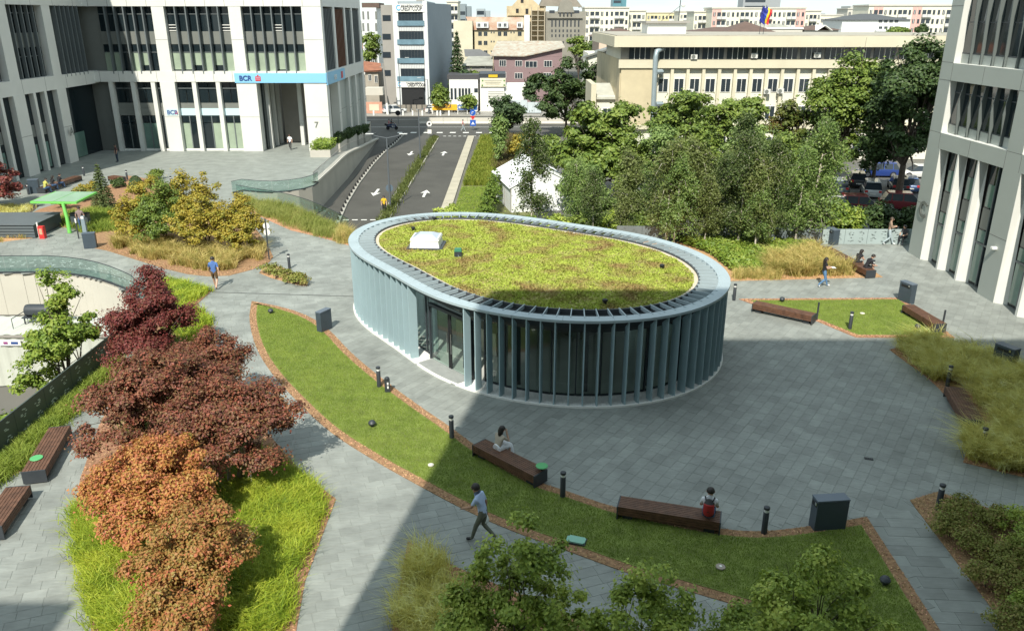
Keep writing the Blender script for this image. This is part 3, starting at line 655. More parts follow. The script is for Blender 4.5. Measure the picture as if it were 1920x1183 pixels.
# panel joints in the cladding
M_jt = mat('panel_joint', (0.16, 0.16, 0.15), 0.8)
for a, c in ((-38.2, -36.6), (-29.9, -27.75), (-22.6, XR)):
    for z_ in (3.72,): bxr('panel_joint', M_jt, BK, (a, YF-0.024, z_), (c, YF-0.02, z_+0.035))
for a, c in piers:
    for z_ in (11.75, 19.7): bxr('panel_joint', M_jt, BK, (a, YF+0.026, z_), (c, YF+0.03, z_+0.035))
for k in range(13):
    for z0, z1 in ((7.45, 8.55), (15.1, 16.6)): bxr('panel_joint', M_jt, BK, (XL+0.6+k*2.05, YF-0.004, z0), (XL+0.635+k*2.05, YF, z1))
for y0, y1 in ((56, 57.6), (62.6, 64.1), (68.5, 70.0), (75.2, 77.0), (82.6, 84.3)): bxr('panel_joint', M_jt, BK, (-45.14, y0, 3.6), (-45.136, y1, 3.635))
for k in range(9):
    for z0, z1 in ((7.3, 8.6), (15.1, 16.6)): bxr('panel_joint', M_jt, BK, (-45.2, 57.5+k*3.9, z0), (-45.196, 57.535+k*3.9, z1))
for y0, y1 in ((96.6, 97.7), (103.0, 103.9), (107.5, 108.4), (112.9, 114.2)): bxr('panel_joint', M_jt, BK, (XR-0.02, y0, 3.5), (XR-0.016, y1, 3.535))
for y0, y1 in ((98.2, 103), (103.9, 107.5), (108.4, 112.9)): bxr('panel_joint', M_jt, BK, (XR-0.45, y0, 3.6), (XR-0.446, y1, 3.64))
# signs
bxr('fascia_sign', M_bcr, BK, (-30.0, YF-0.12, 7.35), (XR+0.05, YF-0.005, 8.35))
bxr('fascia_sign', M_bcr, BK, (XR+0.0, YF-0.0, 7.1), (XR+0.12, 100.5, 8.35))
def slogo(x, y, z, s):
    bxr('logo', M_red, BK, (x, y-0.03, z), (x+s, y-0.005, z+s*0.82))
    for q in (0.28, 0.54): bxr('logo_bar', M_bcr, BK, (x+s*0.1, y-0.036, z+s*q), (x+s*0.9, y-0.031, z+s*q+s*0.07))
    bxr('logo_dot', M_red, BK, (x+s*0.38, y-0.03, z+s*0.9), (x+s*0.64, y-0.005, z+s*1.1))
text('BCR', 0.72, M_navy, BK, (-29.5, YF-0.16, 7.6), bold=0.018); slogo(-27.75, YF-0.12, 7.55, 0.58); slogo(-37.0, YF-0.05, 4.05, 0.3)
bx('logo', M_red, BK, (XR+0.14, 98.6, 7.7), (0.03, 0.9, 0.75)); text('BCR', 0.72, M_white, BK, (XR+0.16, 94.2, 7.45), (math.pi/2, 0, math.pi/2), bold=0.015)
text('7', 0.9, M_spand, BK, (-21.8, YF-0.05, 2.6), bold=0.015)
# --- left wing (faces the ramp side, in its own shade)
XW = -45.2
for z0, z1 in ((7.3, 8.6), (15.1, 16.6), (22.8, 24.3), (HB-0.6, HB)): bxr('band', M_clad, BK, (XW-0.95, 56, z0), (XW, YF+0.94, z1))
bxr('wing_core', M_spand, BK, (XW-22, 56, 7.4), (XW-0.9, YF, HB-0.1))
bxr('wing_roof', M_clad, BK, (XW-22, 55.9, HB+0.01), (XW+0.01, YF-0.01, HB+0.55))
bxr('wing_end_wall', M_clad, BK, (XW-22, 55.2, 0), (XW-0.95, 56, HB))
for y0, y1 in ((56, 57.6), (62.6, 64.1), (68.5, 70.0), (75.2, 77.0), (82.6, 84.3)):
    bxr('pier', M_clad, BK, (XW-1.3, y0, 0), (XW+0.06, y1, 7.3))
    for z0, z1 in ((8.6, 15.1), (16.6, 22.8), (24.3, HB-0.6)): bxr('pier', M_clad, BK, (XW-0.95, y0+0.1, z0), (XW-0.03, y1-0.1, z1))
for y0 in (59.2, 60.9, 65.4, 66.9, 71.6, 73.4, 78.7, 80.6): bxr('pier', M_clad, BK, (XW-0.5, y0-0.2, 0), (XW+0.02, y0+0.2, 7.3))
bxr('ground_glass', M_glz, BK, (XW-0.6, 56.5, 0.0), (XW-0.45, 82.6, 7.3))
for y0 in (58.3, 64.7, 66.2, 70.8, 72.5, 77.8, 79.7): bxr('window', M_glzg, BK, (XW-0.445, y0-0.45, 0.2), (XW-0.43, y0+0.45, 2.6)); bxr('spandrel', M_spand, BK, (XW-0.445, y0-0.6, 3.3), (XW-0.43, y0+0.6, 4.4))
bxr('lobby_glass', M_glz, BK, (XW-0.95, 84.3, 0.0), (XW-0.85, YF+0.9, 7.3)); bxr('lobby_door', M_glzg, BK, (XW-0.85, 85.4, 0.05), (XW-0.8, 88.0, 2.6))
for z0 in (8.6, 16.6, 24.3):
    for y0, y1, n in ((57.6, 62.6, 5), (64.1, 68.5, 5), (70.0, 75.2, 6), (77.0, 82.6, 6), (84.3, YF-0.3, 7)): office_bay(y0, y1, z0, n, y=XW, axis='y', blind=False, seed=9, fd=-0.02 if y0 > 84 else 0.28)
text('A', 1.15, M_spand, BK, (XW+0.36, 83.0, 2.75), (math.pi/2, 0, math.pi/2), bold=0.02)
# --- right building
XB = 25.2
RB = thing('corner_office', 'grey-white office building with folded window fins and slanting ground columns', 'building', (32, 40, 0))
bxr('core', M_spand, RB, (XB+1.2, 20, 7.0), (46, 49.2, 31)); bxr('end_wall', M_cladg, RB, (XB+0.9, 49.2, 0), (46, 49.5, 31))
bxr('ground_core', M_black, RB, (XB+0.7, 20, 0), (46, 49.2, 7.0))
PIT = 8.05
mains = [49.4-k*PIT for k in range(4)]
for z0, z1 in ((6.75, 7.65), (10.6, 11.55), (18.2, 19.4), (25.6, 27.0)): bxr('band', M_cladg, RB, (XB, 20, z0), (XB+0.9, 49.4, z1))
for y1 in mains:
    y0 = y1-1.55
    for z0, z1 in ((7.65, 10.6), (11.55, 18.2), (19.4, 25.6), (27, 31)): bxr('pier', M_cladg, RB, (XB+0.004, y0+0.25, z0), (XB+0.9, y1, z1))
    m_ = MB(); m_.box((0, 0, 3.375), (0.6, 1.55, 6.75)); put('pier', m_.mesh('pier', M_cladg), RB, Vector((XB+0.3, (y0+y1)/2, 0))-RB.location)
    # slanting reveal painted sunlit-white beside the shade-grey pier and two slim slanting fins
    for k, yy in enumerate((y0, y0-2.12, y0-4.24)):
        f_ = MB()
        if k == 0: A0, A1 = 0.0, 0.0
        else: A0, A1 = 0.36, 0.22
        # triangular blade: deep at the foot, thin at the head
        f_.add([(0, A0/2, 0), (0, -0.02-A0/2+.2*(k > 0), 0), (0.52, -0.40, 0), (0.52, A0/2, 0), (0, A1/2, 6.75), (0, -0.015-A1/2+.1*(k > 0), 6.75), (0.52, -0.02, 6.75), (0.52, A1/2, 6.75)],
               [(0, 1, 5, 4), (1, 2, 6, 5), (2, 3, 7, 6), (3, 0, 4, 7), (4, 5, 6, 7)])
        put('slanting_fin', f_.mesh('slanting_fin', M_clad), RB, Vector((XB+0.003, yy, 0))-RB.location)
    for k in range(3):
        ya, yb = y0-0.4-k*2.12, y0-0.4-k*2.12-1.5
        bxr('window', M_glz, RB, (XB+0.52, yb, 0.1), (XB+0.56, ya, 6.75))
        bxr('blind', M_glzg, RB, (XB+0.47, ya-0.75, 0.2), (XB+0.51, ya-0.05, 2.3)); bxr('blind', M_glzg, RB, (XB+0.47, ya-0.75, 2.45), (XB+0.51, ya-0.05, 3.1))
        bxr('spandrel', M_spand, RB, (XB+0.47, ya-0.75, 3.2), (XB+0.515, ya-0.05, 4.3)); bxr('blind', M_glzg, RB, (XB+0.47, ya-0.75, 4.4), (XB+0.51, ya-0.15, 5.6))
        bxr('window_bar', M_offin, RB, (XB+0.44, yb, 2.32), (XB+0.51, ya, 2.42)); bxr('window_bar', M_offin, RB, (XB+0.44, ya-0.85, 0.1), (XB+0.51, ya-0.78, 6.7))
# folded windows on the upper floors
NW = 6
for y1 in mains:
    ys, ye = y1-1.3, y1-PIT; w = (ys-ye)/NW
    for z0, hh, bars in ((7.65, 2.95, (2.3,)), (11.55, 6.65, (2.2, 3.4, 5.2)), (19.4, 6.2, (2.2, 3.4))):
        for k in range(NW):
            ya = ys-k*w
            f_ = MB()   # glass turned in plan, saw-tooth
            f_.add([(0.42, 0, 0.55), (0.30, -w+0.12, 0.55), (0.30, -w+0.12, hh), (0.42, 0, hh)], [(0, 1, 2, 3)]); f_.add([(0.47, 0, 0.55), (0.35, -w+0.12, 0.55), (0.35, -w+0.12, hh), (0.47, 0, hh)], [(3, 2, 1, 0)])
            L0 = Vector((XB, ya, z0))-RB.location
            put('window', f_.mesh('window', M_glz), RB, L0)
            f_ = MB(); f_.add([(0.40, 0, 0.0), (0.28, -w+0.12, 0.0), (0.28, -w+0.12, 0.55), (0.40, 0, 0.55), (0.47, 0, 0.0), (0.3, -w+0.12, 0.0), (0.35, -w+0.12, 0.55), (0.47, 0, 0.55)], [(0, 1, 2, 3), (3, 2, 6, 7)]); put('apron', f_.mesh('apron', M_cladg), RB, L0)
            f_ = MB()   # folded fin: bent at mid height
            xs = ((0.30, 0.0), (0.12, hh*0.55), (0.26, hh))
            v = []
            for x_, z_ in xs: v += [(x_, -w+0.09, z_), (x_, -w+0.03, z_), (0.62, -w+0.03, z_), (0.62, -w+0.12, z_)]
            f_.add(v, [(i*4+j, i*4+(j+1) % 4, (i+1)*4+(j+1) % 4, (i+1)*4+j) for i in (0, 1) for j in range(4)]+[(3, 2, 1, 0), (8, 9, 10, 11)])
            put('fin', f_.mesh('fin', M_offin if k % 1 else mat('fold_fin', (0.125, 0.145, 0.14), 0.5)), RB, L0)
            for bz in (0.55,)+bars:
                f_ = MB(); f_.add([(0.40, 0, bz-0.03), (0.27, -w+0.12, bz-0.03), (0.27, -w+0.12, bz+0.04), (0.40, 0, bz+0.04)], [(0, 1, 2, 3)]); f_.add([(0.40, 0, bz+0.04), (0.27, -w+0.12, bz+0.04), (0.35, -w+0.12, bz+0.04), (0.47, 0, bz+0.04)], [(0, 1, 2, 3)]); put('window_bar', f_.mesh('window_bar', M_dark), RB, L0)
        bxr('sill', M_clad, RB, (XB+0.02, ye, z0-0.02), (XB+0.8, ys, z0+0.012))
        bxr('pier_reveal', M_clad, RB, (XB+0.02, ys-0.005, z0), (XB+0.85, ys+0.0, z0+hh))  # thin white skin: sunlight on the pier's side put into the colour
for y1 in mains:
    bxr('panel_joint', M_jt, RB, (XB-0.004, y1-1.55, 3.3), (XB, y1, 3.33))
    for z0, z1 in ((6.75, 7.65), (10.6, 11.55)):
        for q in (0.0, 1.32, 4.6): bxr('panel_joint', M_jt, RB, (XB-0.004, y1-q-0.03, z0), (XB, y1-q, z1))
    for z_ in (7.62, 10.58, 11.56, 14.6): bxr('panel_joint', M_jt, RB, (XB-0.001, y1-1.3, z_), (XB+0.0035, y1, z_+0.03))
# letter C on the corner pier and a wall lamp
text('C', 1.35, M_spand, RB, (XB-0.06, 48.95, 2.55), (math.pi/2, 0, -math.pi/2), bold=0.03)
bxr('wall_lamp', M_white, RB, (XB-0.25, 40.4, 2.7), (XB, 40.6, 2.82))
# ================================================================ vegetation builders
def leaf_mesh(name, C, Nrm, size, m, rng, aspect=0.62, droop=0.0):
    """diamond leaves (one island each) at C with normals Nrm"""
    n = len(C); Nrm = Nrm/np.maximum(np.linalg.norm(Nrm, axis=1), 1e-6)[:, None]
    r = rng.normal(size=(n, 3)); u = np.cross(Nrm, r); u /= np.maximum(np.linalg.norm(u, axis=1), 1e-6)[:, None]
    u[:, 2] -= droop; u /= np.linalg.norm(u, axis=1)[:, None]; w = np.cross(Nrm, u); w /= np.maximum(np.linalg.norm(w, axis=1), 1e-6)[:, None]
    s = (size*rng.uniform(0.65, 1.25, n))[:, None]
    V = np.stack([C-u*s*0.5, C+w*s*aspect*0.5+u*s*0.08, C+u*s*0.5-Nrm*s*0.12, C-w*s*aspect*0.5+u*s*0.08], 1).reshape(-1, 3)
    return npmesh(name, V, np.arange(4*n).reshape(-1, 4), m)
def crown_points(lobes, n, rng, clump=0.35, nclump=60, flat=0.55, fill=0.25, stray=0.22):
    """leaves gathered in clumps near the surface of each lobe; lobes = [(centre, radii)]"""
    vol = np.array([l[1][0]*l[1][1]*l[1][2] for l in lobes])**0.75; pr = vol/vol.sum(); C = []; N = []
    for (c, r), p in zip(lobes, pr):
        k = max(4, int(nclump*p)); m = int(n*p); c = np.array(c); r = np.array(r)
        d = rng.normal(size=(k, 3)); d /= np.linalg.norm(d, axis=1)[:, None]; d[:, 2] = np.where(d[:, 2] < -0.35, -d[:, 2], d[:, 2])
        rad = rng.uniform(0.62, 1.05, k)**1.0; rad = np.where(rng.random(k) < fill, rng.uniform(0.2, 0.6, k), rad)
        cc = c+d*r*rad[:, None]; cs = clump*rng.uniform(0.6, 1.35, k)
        idx = rng.integers(0, k, m); off = rng.normal(size=(m, 3)); off /= np.maximum(np.linalg.norm(off, axis=1), .01)[:, None]
        sp_ = np.where(rng.random(m) < stray, rng.uniform(1.0, 1.9, m), 1.0); off *= (rng.random(m)**0.45*sp_)[:, None]*cs[idx][:, None]; off[:, 2] *= flat
        C.append(cc[idx]+off); N.append(d[idx]*0.5+off/np.maximum(cs[idx][:, None], .01)*0.7+np.array([0, 0, 0.55])+rng.normal(size=(m, 3))*0.45)
    return np.concatenate(C), np.concatenate(N)
def trunk_mesh(base, lobes, rng, r0=0.09, m=M_bark, multi=1, lean=0.0):
    b = MB(); base = np.array(base)
    tops = [np.array(l[0]) for l in lobes]
    for s in range(multi):
        st = base+np.array([rng.normal()*0.12*(multi > 1), rng.normal()*0.12*(multi > 1), -0.05])
        hub = st+(np.mean(tops, 0)-st)*np.array([0.35, 0.35, 0.42])+rng.normal(size=3)*np.array([.12, .12, .05])*(multi > 1)
        b.tube([st, st*0.5+hub*0.5+rng.normal(size=3)*0.03, hub], [r0*1.2, r0, r0*0.8], 7)
        for t in tops:
            if multi > 1 and rng.random() < 0.45: continue
            mid = (hub+t)/2+rng.normal(size=3)*0.12; end = t+rng.normal(size=3)*0.1
            b.tube([hub, mid, end], [r0*0.62, r0*0.4, r0*0.12], 6)
            for q in range(3):
                e2 = t+rng.normal(size=3)*np.array(lobes[0][1])*0.28; b.tube([mid, (mid+e2)/2+rng.normal(size=3)*0.08, e2], [r0*0.3, r0*0.2, r0*0.06], 5)
    return b
def tree(name, label, base, lobes, n, leaf, lm, rng_seed=1, cat='tree', group=None, clump=0.35, nclump=60, flat=0.55, r0=0.09, bark=None, multi=1, fill=0.25, aspect=0.62, droop=0.0):
    """lobes given relative to base"""
    rng = np.random.default_rng(rng_seed); t = thing(name, label, cat, base, 0, group)
    if r0 > 0: trunk_mesh((0, 0, 0), lobes, rng, r0, multi=multi).build('trunk', bark or M_bark, t, smooth=True)
    C, N = crown_points(lobes, n, rng, clump, nclump, flat, fill)
    C[:, 2] = np.maximum(C[:, 2], 0.06)
    put('crown', leaf_mesh('crown', C, N, leaf, lm, rng, aspect, droop), t)
    return t
def blades(P, h, w, m, rng, lean=0.5, wind=(0, 0), seg=2, name='grass', z=0.03):
    """curved grass blades as tapered strips"""
    n = len(P); a = rng.uniform(0, 2*np.pi, n); hh = h*rng.uniform(0.6, 1.2, n); d = np.stack([np.cos(a), np.sin(a)], 1)
    sw = rng.uniform(0, 2*np.pi, n); W = np.stack([np.cos(sw), np.sin(sw)], 1)*w*0.5
    L = d*(lean*hh*rng.uniform(0.3, 1.2, n))[:, None]+np.array(wind)*hh[:, None]
    z0 = np.full(n, z) if not hasattr(z, '__len__') else z
    b0 = np.c_[P-W, z0-0.02]; b1 = np.c_[P+W, z0-0.02]
    if seg == 1:
        V = np.stack([b0, b1, np.c_[P+L, z0+hh]], 1).reshape(-1, 3); return npmesh(name, V, np.arange(3*n).reshape(-1, 3), m)
    m0 = np.c_[P-W*0.8+L*0.28, z0+hh*0.62]; m1 = np.c_[P+W*0.8+L*0.28, z0+hh*0.62]; tp = np.c_[P+L, z0+hh*0.92]
    V = np.stack([b0, b1, m1, m0, tp], 1).reshape(-1, 3); i = 5*np.arange(n)[:, None]
    return npmesh(name, V, [np.array([0, 1, 2, 3])[None]+i, np.array([3, 2, 4])[None]+i], m)
def tufts(poly, nt, per, h, w, m, name, label, cat, seed=1, spread=0.16, lean=0.9, wind=(0.25, 0.1), keepoff=None, pts=None, shrinkd=0.15, hz=0.02):
    rng = np.random.default_rng(seed); c = scatter(poly, nt, rng) if pts is None else np.array(pts)
    if pts is None: c = c[polydist(c, poly) > shrinkd]
    if keepoff is not None: c = c[polydist(c, [tuple(v) for v in keepoff]) > 0.98]
    k = len(c); P = np.repeat(c, per, 0)+rng.normal(size=(k*per, 2))*spread; hs = np.repeat(rng.uniform(0.55, 1.2, k), per)*h
    o = put(name, blades(P, hs, w, m, rng, lean, wind, z=hz), None); tag(o, label, cat, kind='stuff'); return o
# leaf and grass materials
L_red = leafmat('leaf_dark_red', [(0.069, 0.036, 0.022), (0.138, 0.031, 0.031), (0.23, 0.048, 0.045), (0.15, 0.073, 0.04), (0.311, 0.073, 0.063)], 0.5, 0.25, 0.7, 1.7)
L_brown = leafmat('leaf_brown_red', [(0.105, 0.1, 0.033), (0.14, 0.05, 0.039), (0.238, 0.081, 0.055), (0.182, 0.125, 0.05), (0.336, 0.094, 0.061), (0.28, 0.175, 0.077)], 0.5, 0.25, 0.7, 1.5)
L_orange = leafmat('leaf_orange', [(0.196, 0.224, 0.061), (0.412, 0.275, 0.061), (0.495, 0.224, 0.072), (0.474, 0.143, 0.085), (0.515, 0.326, 0.085), (0.432, 0.112, 0.097)], 0.5, 0.3, 0.75, 1.6)
L_orange2 = leafmat('leaf_orange_brown', [(0.192, 0.199, 0.052), (0.312, 0.221, 0.058), (0.408, 0.177, 0.064), (0.288, 0.243, 0.058), (0.504, 0.144, 0.081), (0.432, 0.265, 0.081)], 0.5, 0.28, 0.75, 1.6)
L_yel = leafmat('leaf_yellow_green', [(0.13, 0.169, 0.026), (0.26, 0.26, 0.039), (0.377, 0.312, 0.046), (0.429, 0.325, 0.052), (0.208, 0.247, 0.039)], 0.5, 0.28, 1.0, 1.2)
L_green = leafmat('leaf_green', [(0.07, 0.124, 0.024), (0.131, 0.199, 0.037), (0.202, 0.274, 0.051), (0.262, 0.315, 0.068)], 0.45, 0.28, 0.8, 0.8)
L_bright = leafmat('leaf_bright_green', [(0.095, 0.17, 0.023), (0.176, 0.267, 0.039), (0.256, 0.339, 0.053), (0.351, 0.388, 0.079)], 0.45, 0.3, 0.8, 0.8)
L_fore = leafmat('leaf_fore_green', [(0.143, 0.222, 0.039), (0.262, 0.354, 0.06), (0.381, 0.465, 0.079), (0.523, 0.553, 0.118)], 0.45, 0.28, 0.8, 0.9)
L_birch = leafmat('leaf_birch', [(0.09, 0.156, 0.044), (0.15, 0.234, 0.062), (0.22, 0.312, 0.088), (0.3, 0.371, 0.123)], 0.45, 0.3, 0.7, 0.7)
L_dark = leafmat('leaf_deep_and_shade_green', [(0.021, 0.045, 0.013), (0.042, 0.078, 0.021), (0.068, 0.112, 0.03), (0.09, 0.135, 0.042)], 0.5, 0.2, 0.7, 0.6)  # dark foliage; also carries painted shade on the tree by the corner office
L_con = leafmat('needle_green', [(0.027, 0.057, 0.021), (0.053, 0.093, 0.033), (0.083, 0.128, 0.045)], 0.6, 0.12, 0.6, 0.8)
L_shrub = leafmat('leaf_shrub', [(0.112, 0.122, 0.029), (0.193, 0.188, 0.043), (0.225, 0.264, 0.05), (0.293, 0.22, 0.07), (0.158, 0.22, 0.04)], 0.55, 0.2, 1.0, 1.3)
G_stipa = leafmat('stipa', [(0.201, 0.231, 0.042), (0.402, 0.362, 0.106), (0.665, 0.544, 0.212), (0.8, 0.665, 0.308)], 0.7, 0.35, 1.2, 2.4)
G_stipag = leafmat('stipa_green', [(0.274, 0.323, 0.07), (0.594, 0.53, 0.138), (0.8, 0.796, 0.314), (0.8, 0.8, 0.549)], 0.7, 0.4, 1.2, 2.4)
G_hako = leafmat('bright_grass', [(0.129, 0.226, 0.021), (0.277, 0.383, 0.034), (0.454, 0.523, 0.055), (0.584, 0.595, 0.084)], 0.5, 0.3, 0.7, 0.8)
G_lawn = leafmat('lawn_grass', [(0.129, 0.206, 0.031), (0.198, 0.29, 0.042), (0.268, 0.356, 0.058), (0.337, 0.393, 0.087)], 0.6, 0.25, 0.9, 0.9)
# ---------------------------------------------------------------- lawns
for po, n, lb in ((LAWN1, 150000, 'short mown grass of the crescent lawn in front of the pavilion'), (LAWN2, 38000, 'short mown grass of the angular lawn between the two benches')):
    rng = np.random.default_rng(n); P = scatter(po, n, rng)
    P += rng.normal(size=P.shape)*0.01; dd = polydist(P, po); P = P[(dd > 0.05) | (rng.random(len(P)) < 0.5)]
    tag(put('grass', blades(P, 0.055, 0.022, G_lawn, rng, 0.7, (0, 0), seg=1, z=0.03), None), lb, 'grass', kind='stuff')
# mulch chips along the bed edges
def chips(polys, n, name, lb, seed):
    rng = np.random.default_rng(seed); Q = []
    for po, ex, w in polys:
        q = scatter(po, n*6, rng); k = polydist(q, po) < w
        q = q[k]
        if ex is not None: q = q[~inpoly(q, ex)]
        Q.append(q[:n])
    Q = np.concatenate(Q); k = len(Q); C = np.c_[Q, np.full(k, 0.03)]; N = rng.normal(size=(k, 3))*0.5+np.array([0, 0, 1.0])
    tag(put(name, leaf_mesh(name, C, N, 0.075, mat('mulch_chip', (0.46, 0.28, 0.16), 0.95, island=0.5), rng, 0.4), None), lb, 'mulch', kind='stuff')
chips([(BED_LAWN, LAWN1, 0.6), (BED_R, LAWN2, 0.6), (BED_SH, None, 1.5), (BED_FG, None, 0.6), (BED_MAP, None, 0.7), (BED_MID, None, 0.7), (BED_GR, None, 0.4), (BED_BIR, None, 0.8)], 6000, 'mulch_chips', 'reddish wood chips along the bed edges', 5)
# ---------------------------------------------------------------- ornamental grasses
tufts(BED_GR, 540, 85, 0.88, 0.028, G_stipag, 'feather_grass', 'pale feathery grass filling the bed beside the shaded plaza bench', 'grass', 2, 0.12, 1.25, (-0.55, -0.25), keepoff=GP([(1780, 735), (1818, 800), (1817, 800)]))
fgl = [tuple(v) for v in GP([(765, 1020), (835, 1060), (880, 1130), (860, 1240), (728, 1240)])]
tufts(fgl, 62, 90, 0.9, 0.020, G_stipag, 'feather_grass', 'pale feathery grass clump at the pointed corner of the tree bed', 'grass', 3, 0.15, 0.8, (-0.2, -0.2))
gm = [tuple(v) for v in GP([(195, 464), (270, 489), (350, 511), (430, 514), (503, 490), (503, 468), (440, 470), (330, 455), (240, 440)])]
tufts(gm, 180, 80, 0.85, 0.03, G_stipa, 'feather_grass', 'golden feathery grass in front of the yellow-green maples', 'grass', 4, 0.13, 1.1, (0.25, -0.1), shrinkd=0.35)
gb_ = [tuple(v) for v in GP([(1450, 522), (1640, 518), (1612, 492), (1545, 463), (1520, 470), (1490, 480), (1430, 500)])]
tufts(gb_, 260, 80, 0.95, 0.03, G_stipa, 'feather_grass', 'golden feathery grass beside the dark slatted bench with two sitters', 'grass', 6, 0.13, 1.05, (-0.3, -0.1), keepoff=GP([(1550, 468), (1632, 516), (1631, 516)]))
edg = [tuple(v) for v in GP([(1376, 526), (1470, 524), (1470, 515), (1376, 516)])]
tufts(edg, 60, 50, 0.6, 0.018, G_stipa, 'feather_grass', 'low golden grass clumps on the edge of the green groundcover', 'grass', 16, 0.14, 0.8, (0.1, 0), shrinkd=0.05)
tufts(BED_STRIP, 330, 45, 0.7, 0.02, leafmat('meadow', [(0.169, 0.221, 0.039), (0.286, 0.325, 0.078), (0.429, 0.429, 0.156)], 0.7, 0.3), 'meadow_grass', 'long meadow grass in the strip along the glass parapet', 'grass', 7, 0.2, 0.6, (0.1, 0))
ge = [tuple(v) for v in GP([(624, 452), (660, 462), (660, 443), (640, 438)])]
tufts(ge, 45, 70, 0.9, 0.018, G_stipa, 'feather_grass', 'straw coloured grass clump against the pavilion end', 'grass', 8, 0.13, 0.5, (0.1, 0), shrinkd=0.02)
hk = [tuple(v) for v in GP([(500, 840), (565, 887), (626, 938), (598, 1010), (568, 1090), (548, 1200), (400, 1200), (400, 900)])]
tufts(hk, 700, 60, 0.42, 0.022, G_hako, 'bright_grass', 'bright yellow-green arching grass on the path side of the maples', 'grass', 9, 0.16, 1.1, (0.1, -0.1), shrinkd=0.3)
hk = [tuple(v) for v in GP([(132, 990), (150, 940), (260, 960), (300, 1200), (180, 1200), (163, 1100)])]
tufts(hk, 420, 60, 0.45, 0.022, G_hako, 'bright_grass', 'bright yellow-green arching grass on the bench side of the orange maples', 'grass', 10, 0.16, 1.1, (-0.1, -0.1), shrinkd=0.12)
hk = [tuple(v) for v in GP([(285, 524), (340, 531), (395, 547), (366, 573), (396, 600), (388, 650), (340, 640), (290, 560)])]
tufts(hk, 300, 50, 0.4, 0.03, G_hako, 'bright_grass', 'bright yellow-green grass at the narrow end of the maple bed', 'grass', 12, 0.16, 1.0, (0.1, 0), shrinkd=0.1)
tufts(BED_VERGE, 420, 60, 0.38, 0.026, leafmat('verge_grass', [(0.13, 0.208, 0.026), (0.247, 0.325, 0.046), (0.377, 0.429, 0.091)], 0.55, 0.3), 'verge_grass', 'soft green grass verge between the benches and the perforated screen', 'grass', 13, 0.2, 1.0, (0, 0), shrinkd=0.12)
un = BED_MAP
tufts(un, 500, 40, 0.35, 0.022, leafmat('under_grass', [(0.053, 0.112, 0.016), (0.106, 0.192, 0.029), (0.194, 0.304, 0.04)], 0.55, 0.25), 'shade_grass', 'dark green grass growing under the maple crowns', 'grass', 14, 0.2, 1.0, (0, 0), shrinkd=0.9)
# green groundcover between pavilion and golden grass
gc = [tuple(v) for v in GP([(1376, 514), (1450, 512), (1500, 475), (1530, 462), (1300, 452), (1250, 448), (1330, 478)])]
rng = np.random.default_rng(15); c = scatter(gc, 9000, rng); c = np.c_[c, RNG.uniform(0.1, 0.5, len(c))]
tag(put('groundcover', leaf_mesh('groundcover', c, rng.normal(size=c.shape)*0.5+np.array([0, -.2, 1]), 0.24, L_bright, rng, 0.5), None), 'dense bright green groundcover beside the oval pavilion', 'groundcover', kind='stuff')
# ---------------------------------------------------------------- maples on the left
def lob(*a, w=1.0): return [((x*w, y*w, z), (r*w, r*k1*w, rz)) for x, y, z, r, k1, rz in a]
MK = dict(flat=0.7, multi=3, fill=0.22)
b1 = G(298, 690)
tree('maple_tree', 'dark wine-red maple next to the narrow end of the maple bed', b1, lob((0, 0, 2.7, 1.15, 1, 1.1), (-0.9, -0.2, 2.0, 1.0, 1, 0.9), (0.75, 0.1, 2.1, 1.05, 1, 0.9), (-0.1, 0.5, 3.5, 0.7, 1, 0.7), (-0.2, -0.8, 1.3, 1.4, 1, 0.8), (1.35, -0.2, 2.4, 0.4, 1, 0.3), (-1.5, -0.4, 2.2, 0.4, 1, 0.3)), 36000, 0.105, L_red, 21, clump=0.34, nclump=150, r0=0.06, **MK)
b6 = G(395, 790)
tree('maple_tree', 'brown-red maple between the wine-red one and the path', b6, lob((0, 0, 2.3, 1.1, 1, 0.95), (0.7, 0.4, 1.9, 0.8, 1, 0.8), (-0.8, 0.3, 2.0, 1.0, 1, 0.9), (0.1, 0.8, 2.6, 0.8, 1, 0.7), (1.2, 1.0, 2.2, 0.4, 1, 0.3), (0, -0.6, 1.2, 1.1, 1, 0.8)), 26000, 0.10, L_brown, 28, clump=0.33, nclump=115, r0=0.055, **MK)
b3 = G(285, 870)
tree('maple_tree', 'large brown-purple maple in the middle of the maple bed', b3, lob((0.3, 0.4, 2.7, 1.4, 1, 1.1), (-0.9, 0.3, 2.2, 1.1, 1, 0.9), (1.2, 0.9, 2.5, 1.2, 1, 0.95), (0.1, 1.7, 2.6, 1.3, 1, 0.9), (-0.6, -0.8, 1.5, 1.1, 1, 0.8), (1.4, 2.0, 2.2, 1.1, 1, 0.8), (-0.4, 2.4, 1.7, 1.3, 1, 0.9), (0.9, -0.6, 1.5, 1.2, 1, 0.8), (-1.7, 0.1, 2.3, 0.4, 1, 0.3), (0.2, 3.3, 2.0, 1.1, 1, 0.8), (-1.0, 1.4, 1.9, 1.0, 1, 0.7)), 60000, 0.10, L_brown, 23, clump=0.36, nclump=190, r0=0.07, **MK)
b2 = G(445, 915)
